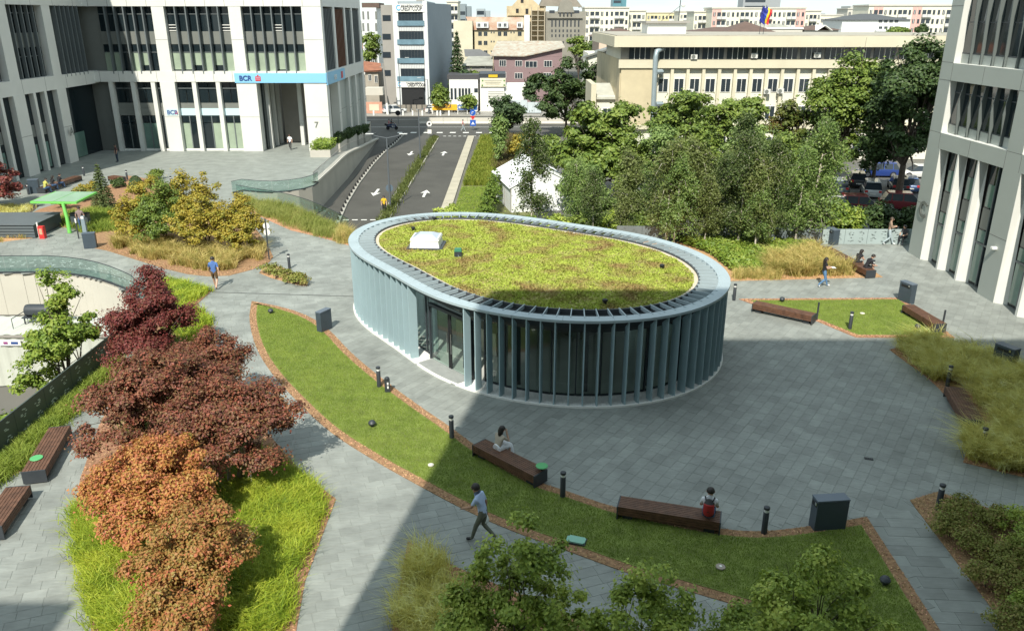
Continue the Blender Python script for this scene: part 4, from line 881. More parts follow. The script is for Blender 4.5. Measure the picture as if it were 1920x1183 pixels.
tree('maple_tree', 'wide brown-red maple with a pale trunk leaning over the path', b2, lob((-0.3, 0.6, 2.5, 1.3, 1, 0.95), (0.7, 0.2, 2.0, 1.05, 1, 0.8), (-1.1, 0.2, 2.1, 1.1, 1, 0.9), (0.6, 1.3, 2.3, 1.0, 1, 0.8), (-0.6, -0.5, 1.5, 1.1, 1, 0.7), (0.9, -0.35, 1.2, 0.75, 1, 0.5), (1.55, 0.5, 2.0, 0.5, 1, 0.35), (1.9, 0.9, 2.3, 0.3, 1, 0.25)), 42000, 0.10, L_brown, 22, clump=0.34, nclump=165, r0=0.06, bark=mat('pale_bark', (0.25, 0.22, 0.19), 0.8, 0.2, 6), **MK)
b4 = G(285, 1015)
tree('maple_tree', 'orange and yellow maple beside the bench path', b4, lob((0.0, 0.2, 2.1, 1.1, 1, 0.85), (-0.95, 0.1, 1.8, 0.8, 1, 0.65), (0.7, 0.7, 2.1, 0.95, 1, 0.75), (-0.5, -0.4, 1.4, 0.95, 1, 0.7), (0.9, -0.2, 1.5, 0.95, 1, 0.75), (0.2, -0.7, 1.1, 1.1, 1, 0.7), (-1.45, -0.1, 1.7, 0.35, 1, 0.25), (1.5, 0.4, 1.7, 0.6, 1, 0.5), (0.3, 1.3, 2.0, 0.8, 1, 0.6), (1.3, -0.6, 1.0, 0.7, 1, 0.5)), 42000, 0.092, L_orange, 24, clump=0.28, nclump=170, r0=0.05, **MK)
b5 = G(362, 1165)
tree('maple_tree', 'orange-brown and green maple at the bottom end of the maple bed', b5, lob((0.0, 0.3, 1.9, 1.05, 1, 0.85), (-0.6, -0.1, 1.5, 0.85, 1, 0.75), (0.65, 0.2, 1.5, 0.9, 1, 0.75), (0.2, 0.9, 1.9, 0.9, 1, 0.75), (0.1, -0.8, 1.2, 1.1, 1, 0.75), (-0.1, -1.5, 0.9, 1.0, 1, 0.65), (0.6, -1.2, 0.9, 0.8, 1, 0.6), (0.95, 0.9, 1.7, 0.4, 1, 0.35), (-0.35, 1.5, 1.5, 0.9, 1, 0.6), (0.75, 1.5, 1.2, 0.7, 1, 0.5)), 46000, 0.088, L_orange2, 25, clump=0.28, nclump=175, r0=0.05, **MK)
# young tree and bushes in the sunken yard behind the perforated screen
b6 = G(150, 745, -2.45)
tree('young_tree', 'young bright green tree in the sunken yard by the white container', (-18.9, 31.2, ZG), lob((0, 0, 3.9, 1.25, 1, 1.2), (-0.5, 0.3, 2.9, 1.3, 1, 1.0), (0.1, 0.1, 5.3, 0.8, 1, 1.1), (-0.25, 0.2, 6.2, 0.3, 1, 0.8), (0.5, 0.2, 6.0, 0.25, 1, 0.8), (0.7, 0.4, 4.1, 0.8, 1, 0.9), (-1.0, 0, 3.5, 0.9, 1, 0.7), (-0.7, -0.3, 2.0, 1.2, 1, 0.7)), 13000, 0.17, L_bright, 26, clump=0.35, nclump=90, flat=0.6, r0=0.09)
for k, (x, y, r, lb) in enumerate(((-19.2, 25.0, 1.4, 'bright green bush in the sunken yard beside the young tree'), (-20.3, 27.6, 1.2, 'bright green bush in front of the white container'), (-18.9, 22.2, 1.2, 'bright green bush against the outside of the perforated screen'))):
    tree('bush', lb, (x, y, ZG), lob((0, 0, 0.9, r, 1, 0.8), (0.4, 0.5, 1.3, r*0.7, 1, 0.6), (-0.4, 0.2, 1.2, r*0.7, 1, 0.6)), 3600, 0.2, L_bright, 30+k, 'bush', clump=0.4, nclump=40, r0=0.05)
# yellow-green maples
ymp = 'yellow-green maples in the golden grass bed'
for k, (px, py, s, lm, lb) in enumerate(((268, 452, 1.0, L_yel, 'yellow-green maple nearest the green canopy'), (312, 462, 1.1, L_green, 'darker green maple between the yellow-green maples'), (392, 470, 1.25, L_yel, 'tallest yellow-green maple in the golden grass bed'), (452, 474, 0.95, L_yel, 'yellow-green maple nearest the thin black sign post'), (345, 448, 1.15, L_yel, 'yellow-green maple behind the darker green one'))):
    tree('maple_tree', lb, G(px, py), lob((0, 0, 2.2*s, 1.35*s, 1, 0.9*s), (-0.8*s, 0, 1.6*s, 1.1*s, 1, 0.75*s), (0.8*s, 0.1, 1.6*s, 1.1*s, 1, 0.75*s), (0.1, 0.4, 3.1*s, 0.7*s, 1, 0.8*s), (0, -0.5, 1.0*s, 1.3*s, 1, 0.6*s)), 11000, 0.15, lm, 40+k, clump=0.36, nclump=130, flat=0.65, multi=2, r0=0.06)
tree('maple_tree', 'dark purple maple beside the left wing of the bank building', G(-5, 392), lob((0, 0, 3.0, 2.0, 1, 1.2), (0.9, 0, 2.2, 1.4, 1, 0.9), (-0.8, 0, 2.2, 1.5, 1, 1.0), (0.2, 0, 1.3, 1.6, 1, 0.8)), 7000, 0.24, L_red, 47, clump=0.45, nclump=80, flat=0.5, r0=0.08)
# foreground trees, partly below the frame
fgx = 'small green trees in the foreground bed'
for k, (px, py, s, lb) in enumerate(((965, 1330, 1.22, 'leafy green small tree nearest the feathery grass corner'), (1195, 1360, 1.05, 'leafy green small tree in the middle of the foreground bed'), (1490, 1385, 1.25, 'leafy green small tree with yellowing tips on the lawn edge'), (870, 1330, 0.7, 'low leafy green tree rising out of the feathery grass'))):
    tree('small_tree', lb, G(px, py), lob((0, 0.2, 2.2*s, 0.95*s, 1, 0.7*s), (-0.75*s, 0.2, 1.8*s, 0.75*s, 1, 0.6*s), (0.8*s, 0.1, 1.8*s, 0.8*s, 1, 0.6*s), (0.15*s, 0.3, 3.0*s, 0.42*s, 1, 0.75*s), (0.7*s, 0.3, 2.7*s, 0.3*s, 1, 0.6*s), (-0.35*s, 0.3, 2.7*s, 0.3*s, 1, 0.6*s), (0, -0.3, 1.2*s, 1.2*s, 1, 0.6*s)), int(15000*s), 0.10, L_fore, 50+k, clump=0.24, nclump=110, flat=0.65, multi=2, r0=0.05)
# shrubs bottom right
shr = GP([(1790, 975), (1850, 990), (1905, 1000), (1830, 1040), (1880, 1060), (1925, 1050), (1850, 1100), (1900, 1120), (1930, 1165), (1780, 1010), (1895, 1190), (1960, 1110), (1950, 1010)])
for k, p in enumerate(shr):
    r = random.Random(k).uniform(0.45, 0.7)
    t_ = tree('shrub', ('low olive and bronze shrub in the bed beside the narrow paved path', 'low olive and bronze shrub in the bed beside the narrow paved path', 'low fresh green shrub among the bronze ones beside the narrow path')[k % 3], p, lob((0, 0, 0.32, r, 1, 0.36), (0.25, 0.15, 0.45, r*0.6, 1, 0.3), (-0.25, 0.1, 0.4, r*0.6, 1, 0.3)), 2400, 0.075, (L_shrub, L_shrub, L_fore)[k % 3], 60+k, 'shrub', 'shrubs in the bed beside the narrow path', clump=0.2, nclump=40, flat=0.7, r0=0.02)
for k, p in enumerate(GP([(505, 512), (525, 520), (548, 528), (560, 534)])):
    tree('shrub', 'small olive shrub in the little bed crossing the path', p, lob((0, 0, 0.28, 0.55, 1, 0.3), (0.3, 0, 0.3, 0.4, 1, 0.25)), 900, 0.12, L_shrub, 80+k, 'shrub', 'shrubs in the little path bed', clump=0.2, nclump=22, r0=0.02)
# ================================================================ the city behind
M_pane = mat('far_pane', (0.03, 0.04, 0.05), 0.12, spec=0.7)
M_beige = mat('beige_render', (0.57, 0.53, 0.40), 0.85, 0.06, 0.3); M_cream = mat('cream_render', (0.66, 0.645, 0.55), 0.85, 0.05, 0.3)
M_beige2 = mat('beige_worn', (0.52, 0.45, 0.30), 0.85, 0.12, 0.4); M_roofg = mat('grey_roof', (0.30, 0.30, 0.26), 0.8, 0.2, 0.6)
M_tile = mat('tile_roof', (0.26, 0.11, 0.065), 0.85, 0.25, 1.0); M_brown = mat('brown_roof', (0.115, 0.075, 0.06), 0.8, 0.15, 1)
M_purple = mat('purple_render', (0.24, 0.165, 0.17), 0.85, 0.06, 0.5); M_greyb = mat('blue_grey_render', (0.26, 0.30, 0.33), 0.8, 0.04, 0.3)
M_panelw = mat('panel_white', (0.62, 0.64, 0.64), 0.5, 0.04, 0.4); M_panelg = mat('panel_grey', (0.30, 0.285, 0.26), 0.6, 0.06, 0.4)
M_apt = mat('apartment_render', (0.70, 0.68, 0.56), 0.85, 0.04, 0.2); M_pink = mat('pink_render', (0.62, 0.38, 0.34), 0.85, 0.04, 0.2); M_apty = mat('apartment_yellow', (0.62, 0.56, 0.34), 0.85, 0.04, 0.2)
M_pal = mat('grey_palace', (0.235, 0.225, 0.19), 0.85, 0.12, 0.4); M_palb = mat('raw_masonry', (0.50, 0.41, 0.26), 0.9, 0.15, 0.8)
def pr(p0, p1, Y):
    a = AtY(p0[0], p0[1], Y); b_ = AtY(p1[0], p1[1], Y); return min(a.x, b_.x), max(a.x, b_.x), min(a.z, b_.z), max(a.z, b_.z)
def pbox(name, m, par, p0, p1, Y, depth, front=0.0):
    x0, x1, z0, z1 = pr(p0, p1, Y); return bxr(name, m, par, (x0, Y-front, z0), (x1, Y+depth, z1))
_k = [0]
def win(par, x, z, w, h, Y, frame=None, mull=1, proud=0.03):
    """window part > pane sub-part (world x,z of the centre)"""
    f = bx('window', frame or M_white, par, (x, Y-proud+0.06, z), (w, 0.12, h))
    n = mull+1; pw = (w-0.06*(n+1))/n
    for k in range(n):
        if 'box_far_pane' not in _ub: _ub['box_far_pane'] = MB().box((0, 0, 0), (1, 1, 1)).mesh('pane', M_pane)
        o = put('pane', _ub['box_far_pane'], f, ((-w/2+0.06+pw/2+k*(pw+0.06))/w, -0.55, 0), 0, (pw/w, 0.2, max(0.3, (h-0.12)/h)))
    return f
def winpx(par, rects, Y, frame=None, mull=1):
    for x0, y0, x1, y1 in rects:
        a0, a1, z0, z1 = pr((x0, y0), (x1, y1), Y); win(par, (a0+a1)/2, (z0+z1)/2, a1-a0, z1-z0, Y, frame, mull)
def gable(par, name, m, x0, x1, y0, y1, z0, h, axis='x', over=0.3):
    b = MB(); x0 -= over; x1 += over; y0 -= over; y1 += over; t = 0.12
    if axis == 'x':
        ym = (y0+y1)/2; pts = [(y0, z0), (ym, z0+h), (y1, z0), (y1, z0-t), (ym, z0+h-t), (y0, z0-t)]
        v = [(x0, a, c) for a, c in pts]+[(x1, a, c) for a, c in pts]
    else:
        xm = (x0+x1)/2; pts = [(x0, z0), (xm, z0+h), (x1, z0), (x1, z0-t), (xm, z0+h-t), (x0, z0-t)]
        v = [(a, y0, c) for a, c in pts]+[(a, y1, c) for a, c in pts]
    b.add(v, [(0, 1, 4, 5), (1, 2, 3, 4), (11, 10, 7, 6), (10, 9, 8, 7)]+[(i, (i+1) % 6, 6+(i+1) % 6, 6+i)[::-1] for i in range(6)])
    return local(b, par).build(name, m, par)
def hip(par, name, m, x0, x1, y0, y1, z0, h, over=0.4):
    b = MB(); x0 -= over; x1 += over; y0 -= over; y1 += over; d = min(x1-x0, y1-y0)/2
    if x1-x0 >= y1-y0: r = [(x0+d, (y0+y1)/2, z0+h), (x1-d, (y0+y1)/2, z0+h)]
    else: r = [((x0+x1)/2, y0+d, z0+h), ((x0+x1)/2, y1-d, z0+h)]
    v = [(x0, y0, z0), (x1, y0, z0), (x1, y1, z0), (x0, y1, z0)]+r
    fs = [(0, 1, 5, 4), (1, 2, 5), (2, 3, 4, 5), (3, 0, 4), (3, 2, 1, 0)] if x1-x0 >= y1-y0 else [(0, 1, 4), (1, 2, 5, 4), (2, 3, 5), (3, 0, 4, 5), (3, 2, 1, 0)]
    return local(b.add(v, fs), par).build(name, m, par)
def bthing(name, label, x, Y): return thing(name, label, 'building', (x, Y, ZG))
# --- cooperative bank: slim tower with grey side
Y = 155.0
CC = bthing('office_block', 'slim six storey bank block with white frame, glass front and blue-grey side wall', -18, Y)
x0, x1, _, zt_ = pr((735, 3), (800, 3), Y); xw = pr((713, 3), (735, 3), Y)[0]
bxr('side_mass', M_greyb, CC, (x1, Y+0.4, ZG), (x1+0.5+3.6, Y+17, zt_-0.1)) if False else None
bxr('body', M_greyb, CC, (x0, Y+0.5, ZG), (x1, Y+17, zt_))
# the deep side wall seen at a slant
zt2 = AtY(848, 10, Y+17).z
b = MB(); xs = AtY(848, 100, Y+17).x
b.add([(x1, Y+0.4, ZG), (xs, Y+17, ZG), (xs, Y+17, zt_-0.3), (x1, Y+0.4, zt_-0.3), (x1-1, Y+17, ZG), (x1-1, Y+17, zt_-0.3)], [(0, 1, 2, 3), (2, 5, 3), (1, 4, 5, 2)]); local(b, CC).build('side_wall', M_greyb, CC)
bxr('pier', M_panelw, CC, (x0, Y-0.2, ZG), (x0+1.0, Y+0.6, zt_)); bxr('pier', M_panelw, CC, (x1-0.75, Y-0.2, ZG), (x1+0.02, Y+0.6, zt_+0.1))
bxr('wing', M_panelg, CC, (xw, Y+0.1, ZG), (x0-0.01, Y+12, pr((713, 10), (735, 12), Y)[3]))
for py in (29, 64, 98, 132): winpx(CC, [(717, py, 733, py+11)], Y+0.08, M_dark, 0)
M_band2 = mat('balcony_glass', (0.16, 0.26, 0.32), 0.1, 0.2, 0.7, spec=0.8)
for py in (24, 59, 94, 128):
    pbox('window_band', M_pane, CC, (746, py), (795, py+16), Y, 0.5, 0.02)
    pbox('balustrade', M_band2, CC, (745, py+15.5), (796, py+25), Y, 0.1, 0.35)
    if py < 128: pbox('parapet', M_panelw, CC, (745, py+25), (796, py+35), Y, 0.5, 0.1)
    for q in range(9): pbox('window_bar', M_spand, CC, (747+q*6, py), (747.8+q*6, py+16), Y, 0.1, 0.06)
for q in range(16):
    for py in (49, 84, 119): pbox('rib', mat('rib_grey', (0.42, 0.43, 0.43), 0.6), CC, (746+q*3.1, py+1), (747+q*3.1, py+9), Y, 0.05, 0.16)
pbox('sign_panel', M_white, CC, (742, 8), (796, 23), Y, 0.4, 0.3); pbox('sign_panel', M_white, CC, (744, 153), (796, 164), Y, 0.4, 0.3)
pbox('recess', M_black, CC, (745, 164), (796, 199), Y, 0.5, 0.03)
M_ctxt = mat('sign_black', (0.03, 0.035, 0.045), 0.6)
p = AtY(751, 20.5, Y-0.34); text('CREDITCOOP', 1.02, M_ctxt, CC, p, bold=0.02, sx=0.6); p = AtY(764, 162.5, Y-0.34); text('CREDITCOOP', 0.78, M_ctxt, CC, p, bold=0.025, sx=0.68)
p = AtY(752, 12.6, Y-0.34); text('BANCA CENTRALA COOPERATISTA', 0.42, M_ctxt, CC, p, sx=0.58)
M_cb = mat('sign_sky_blue', (0.10, 0.38, 0.60), 0.5); p = AtY(742.5, 20, Y-0.34); text('C', 1.3, M_cb, CC, p, bold=0.04, sx=0.85); p = AtY(745.5, 162.5, Y-0.34); text('C', 1.1, M_cb, CC, p, bold=0.03, sx=0.8)
p = AtY(761, 157, Y-0.34); text('BANCA CENTRALA COOPERATISTA', 0.3, M_ctxt, CC, p, sx=0.6)
pbox('rooftop_unit', M_panelg, CC, (780, -8), (793, 3), Y+3, 3)
# hoarding in front of it
ho = thing('fence', 'weathered board fence in front of the slim bank block', 'fence', (-19, 153.2, ZG))
for k in range(6):
    a0, a1, z0, z1 = pr((742+k*10, 197), (751+k*10, 211), 153.2); bxr('panel', mat('old_board', (0.22, 0.20, 0.17), 0.85, 0.2, 0.8), ho, (a0, 153.2, ZG+0.08), (a1, 153.3, z1))
# --- white low shop to the right
Y = 154.0
SH = bthing('shop', 'low white shop building with tall barred windows and a signboard', -8, Y)
pbox('wall', M_white, SH, (842, 150), (897, 212), Y, 9); pbox('roof', mat('dark_roof', (0.06, 0.06, 0.065), 0.7), SH, (838, 141), (900, 150), Y, 9, -0.3)
pbox('wall', M_white, SH, (900, 147), (945, 212), Y, 8); pbox('roof', M_dark, SH, (898, 139), (947, 147), Y, 8, -0.2)
pbox('wall', M_white, SH, (945.2, 160), (985, 192), Y+0.5, 6)
for x in (847, 854, 862, 868, 874, 880): pbox('window', M_pane, SH, (x-2.4, 166), (x+2.4, 187), Y, 0.1, 0.03)
pbox('window', M_pane, SH, (889, 166), (896, 174), Y, 0.1, 0.03)
pbox('signboard', mat('cream_board', (0.66, 0.62, 0.48), 0.6, 0.1, 3), SH, (901, 147), (948, 163), Y, 0.1, 0.25)
for k, yy in enumerate((151.5, 154.5, 157.5)): pbox('sign_line', M_spand, SH, (908+k*2, yy), (941-k*2, yy+0.8), Y, 0.02, 0.27)
for k, (u, v) in enumerate(((903, 159), (944, 158.5), (903.5, 150), (944, 150))): pbox('sign_mark', mat('sign_green', (0.10, 0.22, 0.07), 0.6), SH, (u, v), (u+3, v+3.2), Y, 0.02, 0.27)
pbox('top_sign', mat('sign_yellow', (0.62, 0.42, 0.02), 0.5), SH, (916, 140.5), (933, 145.5), Y, 0.05, 0.25)
pbox('shutter', mat('shutter', (0.42, 0.42, 0.38), 0.6, 0.1, 3), SH, (915, 171), (944, 190), Y, 0.1, 0.04)
for k in range(4): pbox('shutter_bar', M_white, SH, (915, 174+k*4.5), (944, 175+k*4.5), Y, 0.1, 0.07)
bh = thing('fence', 'low pale metal fence beside the white shop', 'fence', (2, 150, ZG))
for k in range(5): pbox('panel', mat('pale_metal', (0.46, 0.52, 0.55), 0.5, 0.1, 1), bh, (950+k*13, 188 if k < 3 else 192), (962.5+k*13, 212), 150, 0.1)
# --- purple house
Y = 172.0
PHo = bthing('house', 'two storey purple-grey house with a slanting pale metal roof', 4, Y)
a0, a1, z0, z1 = pr((925, 104), (1054, 104), Y); bxr('wall', M_purple, PHo, (a0, Y, ZG), (a1, Y+11, pr((925, 104), (926, 106), Y)[3]))
b = MB(); ze = AtY(925, 104, Y).z; zr = AtY(1055, 86, Y+10).z; xe = AtY(983, 106, Y).x; xr2 = AtY(1055, 88, Y+0.0).x
q = [(a0-0.6, Y-0.7, ze+0.05), (xe, Y-0.7, ze-0.05), (xr2+0.4, Y-0.7, AtY(1055, 88, Y).z), (xr2+0.4, Y+11, zr+0.9), (AtY(932, 86, Y+10).x, Y+11, zr+0.9)]
b.add(q+[(x, y, z-0.2) for x, y, z in q], [(0, 1, 2, 3, 4), (9, 8, 7, 6, 5)]+[(i, 5+i, 5+(i+1) % 5, (i+1) % 5) for i in range(5)]); local(b, PHo).build('roof', mat('pale_metal_roof', (0.42, 0.44, 0.38), 0.7, 0.0, 1.2, col2=(0.34, 0.24, 0.17)), PHo)
b = MB(); b.add([(xe, Y-0.02, ze-0.3), (a1, Y-0.02, ze-0.3), (a1, Y-0.02, AtY(1055, 89.5, Y).z)], [(0, 1, 2)]); b.add([(a1, Y-0.02, ze-0.3), (a1, Y+11, ze-0.3), (a1, Y+11, zr), (a1, Y, AtY(1055, 89.5, Y).z)], [(0, 1, 2, 3)]); local(b, PHo).build('gable_wall', M_purple, PHo)
winpx(PHo, [(936, 113, 949, 125), (966, 114, 979, 125), (985, 115, 1007, 127), (1020, 114, 1035, 126), (935, 136, 949, 147), (965, 137, 980, 148), (1019, 137, 1034, 148)], Y-0.03, M_white, 2)
# --- small grey roofed sheds left of it
GS = bthing('shed', 'low grey-roofed shed in front of the beige mansard house', -7, 168); pbox('wall', M_panelg, GS, (868, 122), (923, 140), 168, 8); 
b = MB(); e0, e1 = AtY(866, 123, 167.5), AtY(924, 123, 167.5); r0, r1 = AtY(878, 106, 174), AtY(924, 106, 174); b.add([e0, e1, r1, r0], [(0, 1, 2, 3)]); b.add([e0-Vector((0, 0, .15)), e1-Vector((0, 0, .15)), e1, e0], [(0, 1, 2, 3)]); local(b, GS).build('roof', M_roofg, GS)
b = MB(); e0, e1 = AtY(872, 107, 180), AtY(926, 107, 180); r0, r1 = AtY(870, 93, 186), AtY(900, 93, 186); b.add([e0, e1, r1, r0], [(0, 1, 2, 3)]); local(b, GS).build('back_roof', mat('slate', (0.13, 0.13, 0.13), 0.8, 0.1, 1), GS)
winpx(GS, [(872, 124, 880, 128), (900, 125, 910, 129)], 167.95, M_white, 0)
# --- beige house with mansard
Y = 215.0
BM = bthing('apartment_house', 'beige four storey house with rusty mansard roof and arched dormers', -2, Y)
pbox('wall', M_beige2, BM, (889, 56), (982, 140), Y, 14); pbox('wall', M_beige, BM, (850, 40), (887, 130), Y-2, 16)
b = MB(); e = [AtY(884, 57, Y-0.4), AtY(983, 57, Y-0.4), AtY(981, 33, Y+3), AtY(873, 32, Y+3)]; b.add(e+[v+Vector((0, 9, 0)) for v in e], [(0, 1, 2, 3), (1, 5, 6, 2), (3, 2, 6, 7)]); local(b, BM).build('mansard', mat('rusty_tin', (0.40, 0.37, 0.30), 0.8, 0.0, 0.35, col2=(0.30, 0.15, 0.09)), BM)
for x0_, x1_ in ((893, 916), (932, 953), (969, 980)): pbox('dormer', M_greyb if False else M_panelw, BM, (x0_, 42), (x1_, 53), Y-0.6, 3, 0.3); winpx(BM, [(x0_+2, 44, x0_+8, 51), (x1_-9, 44, x1_-3, 51)], Y-0.95, M_white, 1)
for yy in (60, 77, 95): winpx(BM, [(896.5, yy, 903.5, yy+8), (907, yy, 914, yy+8), (933.5, yy, 940, yy+8), (944, yy, 951, yy+8), (971, yy, 978, yy+8), (920, yy, 922.5, yy+3), (925, yy, 927.5, yy+3), (957, yy, 959.5, yy+3), (962.5, yy, 965, yy+3)], Y-0.03, M_spand, 1)
hp = BM; 
# --- palace under restoration
Y = 235.0
PL = bthing('palace', 'large grey stone palace under restoration with scaffolding and a big gable', 10, Y)
pbox('wall', M_pal, PL, (1022, 22), (1096, 120), Y, 22); pbox('wall', M_palb, PL, (950, 12), (1022, 120), Y+0.5, 22)
b = MB(); g_ = [AtY(958, 14, Y), AtY(978, -8, Y), AtY(990, -8, Y), AtY(1012, 12, Y), AtY(1012, 30, Y), AtY(950, 30, Y)]; b.add(g_+[v+Vector((0, 6, 0)) for v in g_], [tuple(range(5, -1, -1)), (0, 6, 7, 1), (2, 8, 9, 3), (1, 7, 8, 2)]); local(b, PL).build('gable', M_palb, PL)
b = MB(); g_ = [AtY(1012, 12, Y), AtY(1024, -14, Y+4), AtY(1074, -10, Y+4), AtY(1092, 14, Y)]; b.add(g_+[v+Vector((0, 14, 0)) for v in g_], [(3, 2, 1, 0), (0, 4, 5, 1), (2, 6, 7, 3), (1, 5, 6, 2)]); local(b, PL).build('roof', mat('palace_roof', (0.17, 0.15, 0.12), 0.85, 0.2, 0.5), PL)
b = MB(); g_ = [AtY(1046, 24, Y-0.3), AtY(1050, 5, Y-0.3), AtY(1061, -3, Y-0.3), AtY(1072, 5, Y-0.3), AtY(1077, 24, Y-0.3)]; b.add(g_+[v+Vector((0, 3, 0)) for v in g_], [(4, 3, 2, 1, 0), (0, 5, 6, 1), (1, 6, 7, 2), (2, 7, 8, 3), (3, 8, 9, 4)]); local(b, PL).build('curved_gable', M_pal, PL)
for x in (1035, 1042, 1049, 1056, 1063.5, 1070.5, 1078, 1085):
    for y0_, y1_ in ((39, 51), (56, 61), (65, 70), (78, 82)): pbox('window', M_dark, PL, (x-1.2, y0_), (x+1.2, y1_), Y, 0.1, 0.04)
for x in (1050, 1057, 1064, 1071): pbox('window', M_dark, PL, (x-1.2, 24), (x+1.2, 30), Y, 0.1, 0.34)
for x in (1035, 1081): pbox('window', M_dark, PL, (x-5, 20), (x+5, 25.5), Y, 0.1, 0.04)
pbox('cornice', M_pal, PL, (1026, 33), (1092, 35), Y, 0.2, 0.5)
for x, y0_, y1_ in ((970, 17, 25), (988, 17, 27), (979, -2, 6)): pbox('window', M_black, PL, (x-2.6, y0_), (x+2.6, y1_), Y, 0.1, 0.06)
pbox('white_sheet', M_panelw, PL, (983, 29), (993, 92), Y-2, 1)
M_scaf = mat('scaffold', (0.35, 0.30, 0.22), 0.7)
for k in range(8): pbox('scaffold_deck', M_scaf, PL, (996, 20+k*9.5), (1021, 21.2+k*9.5), Y-1.2, 1.5)
for x in (996, 1008, 1020.5): pbox('scaffold_pole', M_scaf, PL, (x, 14), (x+0.9, 95), Y-1.3, 0.15)
# --- house with red roof left and white villa behind
Y = 166.0
HL = bthing('house', 'small old house with a red tiled roof beside the slim bank block', -30, Y); pbox('wall', mat('old_wall', (0.34, 0.31, 0.26), 0.85, 0.1, 1), HL, (684, 132), (713, 212), Y, 8)
b = MB(); e = [AtY(680, 134, Y-0.5), AtY(716, 132, Y-0.5), AtY(714, 119, Y+4), AtY(682, 115, Y+4)]; b.add(e, [(0, 1, 2, 3)]); b.add([v-Vector((0, 0, .2)) for v in e], [(3, 2, 1, 0)]); local(b, HL).build('roof', M_tile, HL); winpx(HL, [(690, 140, 697, 152), (702, 142, 709, 156)], Y-0.03, M_white, 1)
gw = thing('garden_wall', 'pink and cream garden wall beside the slim bank block', 'wall', (-30, 150.5, ZG)); pbox('wall', mat('pink_wall', (0.52, 0.28, 0.20), 0.85, 0.1, 1), gw, (686, 192), (717, 213), 150.5, 0.4); pbox('panel', M_beige, gw, (692, 196), (711, 208), 150.5, 0.1, 0.05); pbox('canopy', M_concw, gw, (685, 165), (718, 179), 151.5, 2)
WV = bthing('villa', 'white and dark three storey villa behind the tree', -40, 200); pbox('wall', M_panelw, WV, (676, 15), (712, 140), 200, 10)
for yy in (22, 44, 104): 
    for xx in (681, 690, 705): pbox('window', M_spand, WV, (xx-2, yy), (xx+2.5, yy+15), 200, 0.1, 0.05)
pbox('roof', M_brown, WV, (678, 6), (711, 15), 200, 8)
# --- yellow institutional building
Y = 100.0
YB = bthing('institute_building', 'long cream and yellow four storey institute with overhanging roof fascia', 32, Y)
XA = AtY(1165, 100, Y).x; XE = 60.0
bxr('body', M_cream, YB, (XA, Y+0.5, ZG), (XE, Y+16, 10.6)); bxr('body', M_beige2, YB, (XA-0.02, Y+0.45, ZG), (XA+0.3, Y+28, 9.3))
b = MB(); zf0, zf1 = 10.75, 11.95; b.prism([(XA-1.0, Y-1.1), (XE, Y-1.1), (XE, Y+17), (XA-1.0, Y+27)], zf0, zf1); local(b, YB).build('roof_fascia', M_beige, YB)
b = MB(); b.prism([(XA-0.7, Y-0.8), (XE, Y-0.8), (XE, Y+17), (XA-0.7, Y+26.7)], zf1, zf1+0.12); local(b, YB).build('roof_deck', mat('roof_felt', (0.33, 0.31, 0.26), 0.9, 0.15, 0.5), YB)
bxr('top_strip', M_panelg, YB, (XA, Y+0.2, 9.35), (XE, Y+0.5, 10.75))
bxr('string_course', M_beige, YB, (XA-0.25, Y-0.1, 8.35), (XE, Y+0.55, 9.3)); bxr('string_course', M_beige, YB, (XA-0.1, Y, 1.2), (XE, Y+0.55, 1.7))
nb = int((XE-XA-5)/1.88); xs0 = AtY(1260, 150, Y).x
bxr('blank_panel', M_beige2, YB, (XA+0.1, Y+0.1, 1.7), (xs0-1.9, Y+0.52, 8.35))
for k in range(-1, nb-1):
    xc = xs0+k*1.88-1.88/2+1.88
    bxr('pilaster', M_beige, YB, (xc-0.18-0.94, Y+0.05, 1.7), (xc+0.18-0.94, Y+0.52, 8.35))
    for zc in (6.35, 3.15): win(YB, xc, zc, 1.2, 1.6, Y+0.46, M_white, 1)
    win(YB, xc, -0.6, 1.3, 1.8, Y+0.46, M_white, 1)
for k in range(14):
    xc = XA+2.2+k*2.9
    if xc > XE-2: break
    bxr('window_band', M_pane, YB, (xc-1.25, Y+0.12, 9.36), (xc+1.25, Y+0.25, 10.7))
    for q in range(1, 4): bxr('window_bar', M_white, YB, (xc-1.25+q*0.63-0.03, Y+0.08, 9.36), (xc-1.25+q*0.63+0.03, Y+0.14, 10.7))
M_acm = mat('air_conditioner', (0.62, 0.62, 0.58), 0.5)
def aircon(x, z, y):
    a = bx('air_conditioner', M_acm, YB, (x, y-0.2, z), (0.75, 0.32, 0.55)); MB().lathe([(0.23, 0), (0.23, 0.02)], n=14).build('fan_grille', M_spand, a).rotation_euler.x = math.pi/2
    a.children[0].location = (-0.12, -0.54, 0); a.children[0].scale = (1/0.75, 1/0.55, 1/0.32)
for px, py in ((1294, 172), (1438, 172), (1463, 171), (1301, 107), (1414, 105), (1532, 104)):
    p = AtY(px, py, Y-0.1); aircon(p.x, p.z, Y+0.05)
# ventilation duct climbing the corner
pth = [AtY(1221, 285, Y-1), AtY(1229, 108, Y-1), AtY(1231, 97, Y-1), AtY(1240, 92, Y-0.5), AtY(1246, 92, Y+0.6)]
local(MB().tube(pth, 0.3, 10), YB).build('ventilation_duct', mat('duct', (0.34, 0.41, 0.44), 0.4, 0.06, 1.5, metal=0.4), YB, smooth=True)
for py in (135, 195, 238): p = AtY(1234, py, Y-0.4); local(MB().tube([p+Vector((-0.4, -.4, 0)), p+Vector((0.4, 0, 0)), p+Vector((0.5, 0.7, -0.3))], 0.3, 8), YB).build('duct_branch', _M['duct'], YB, smooth=True)
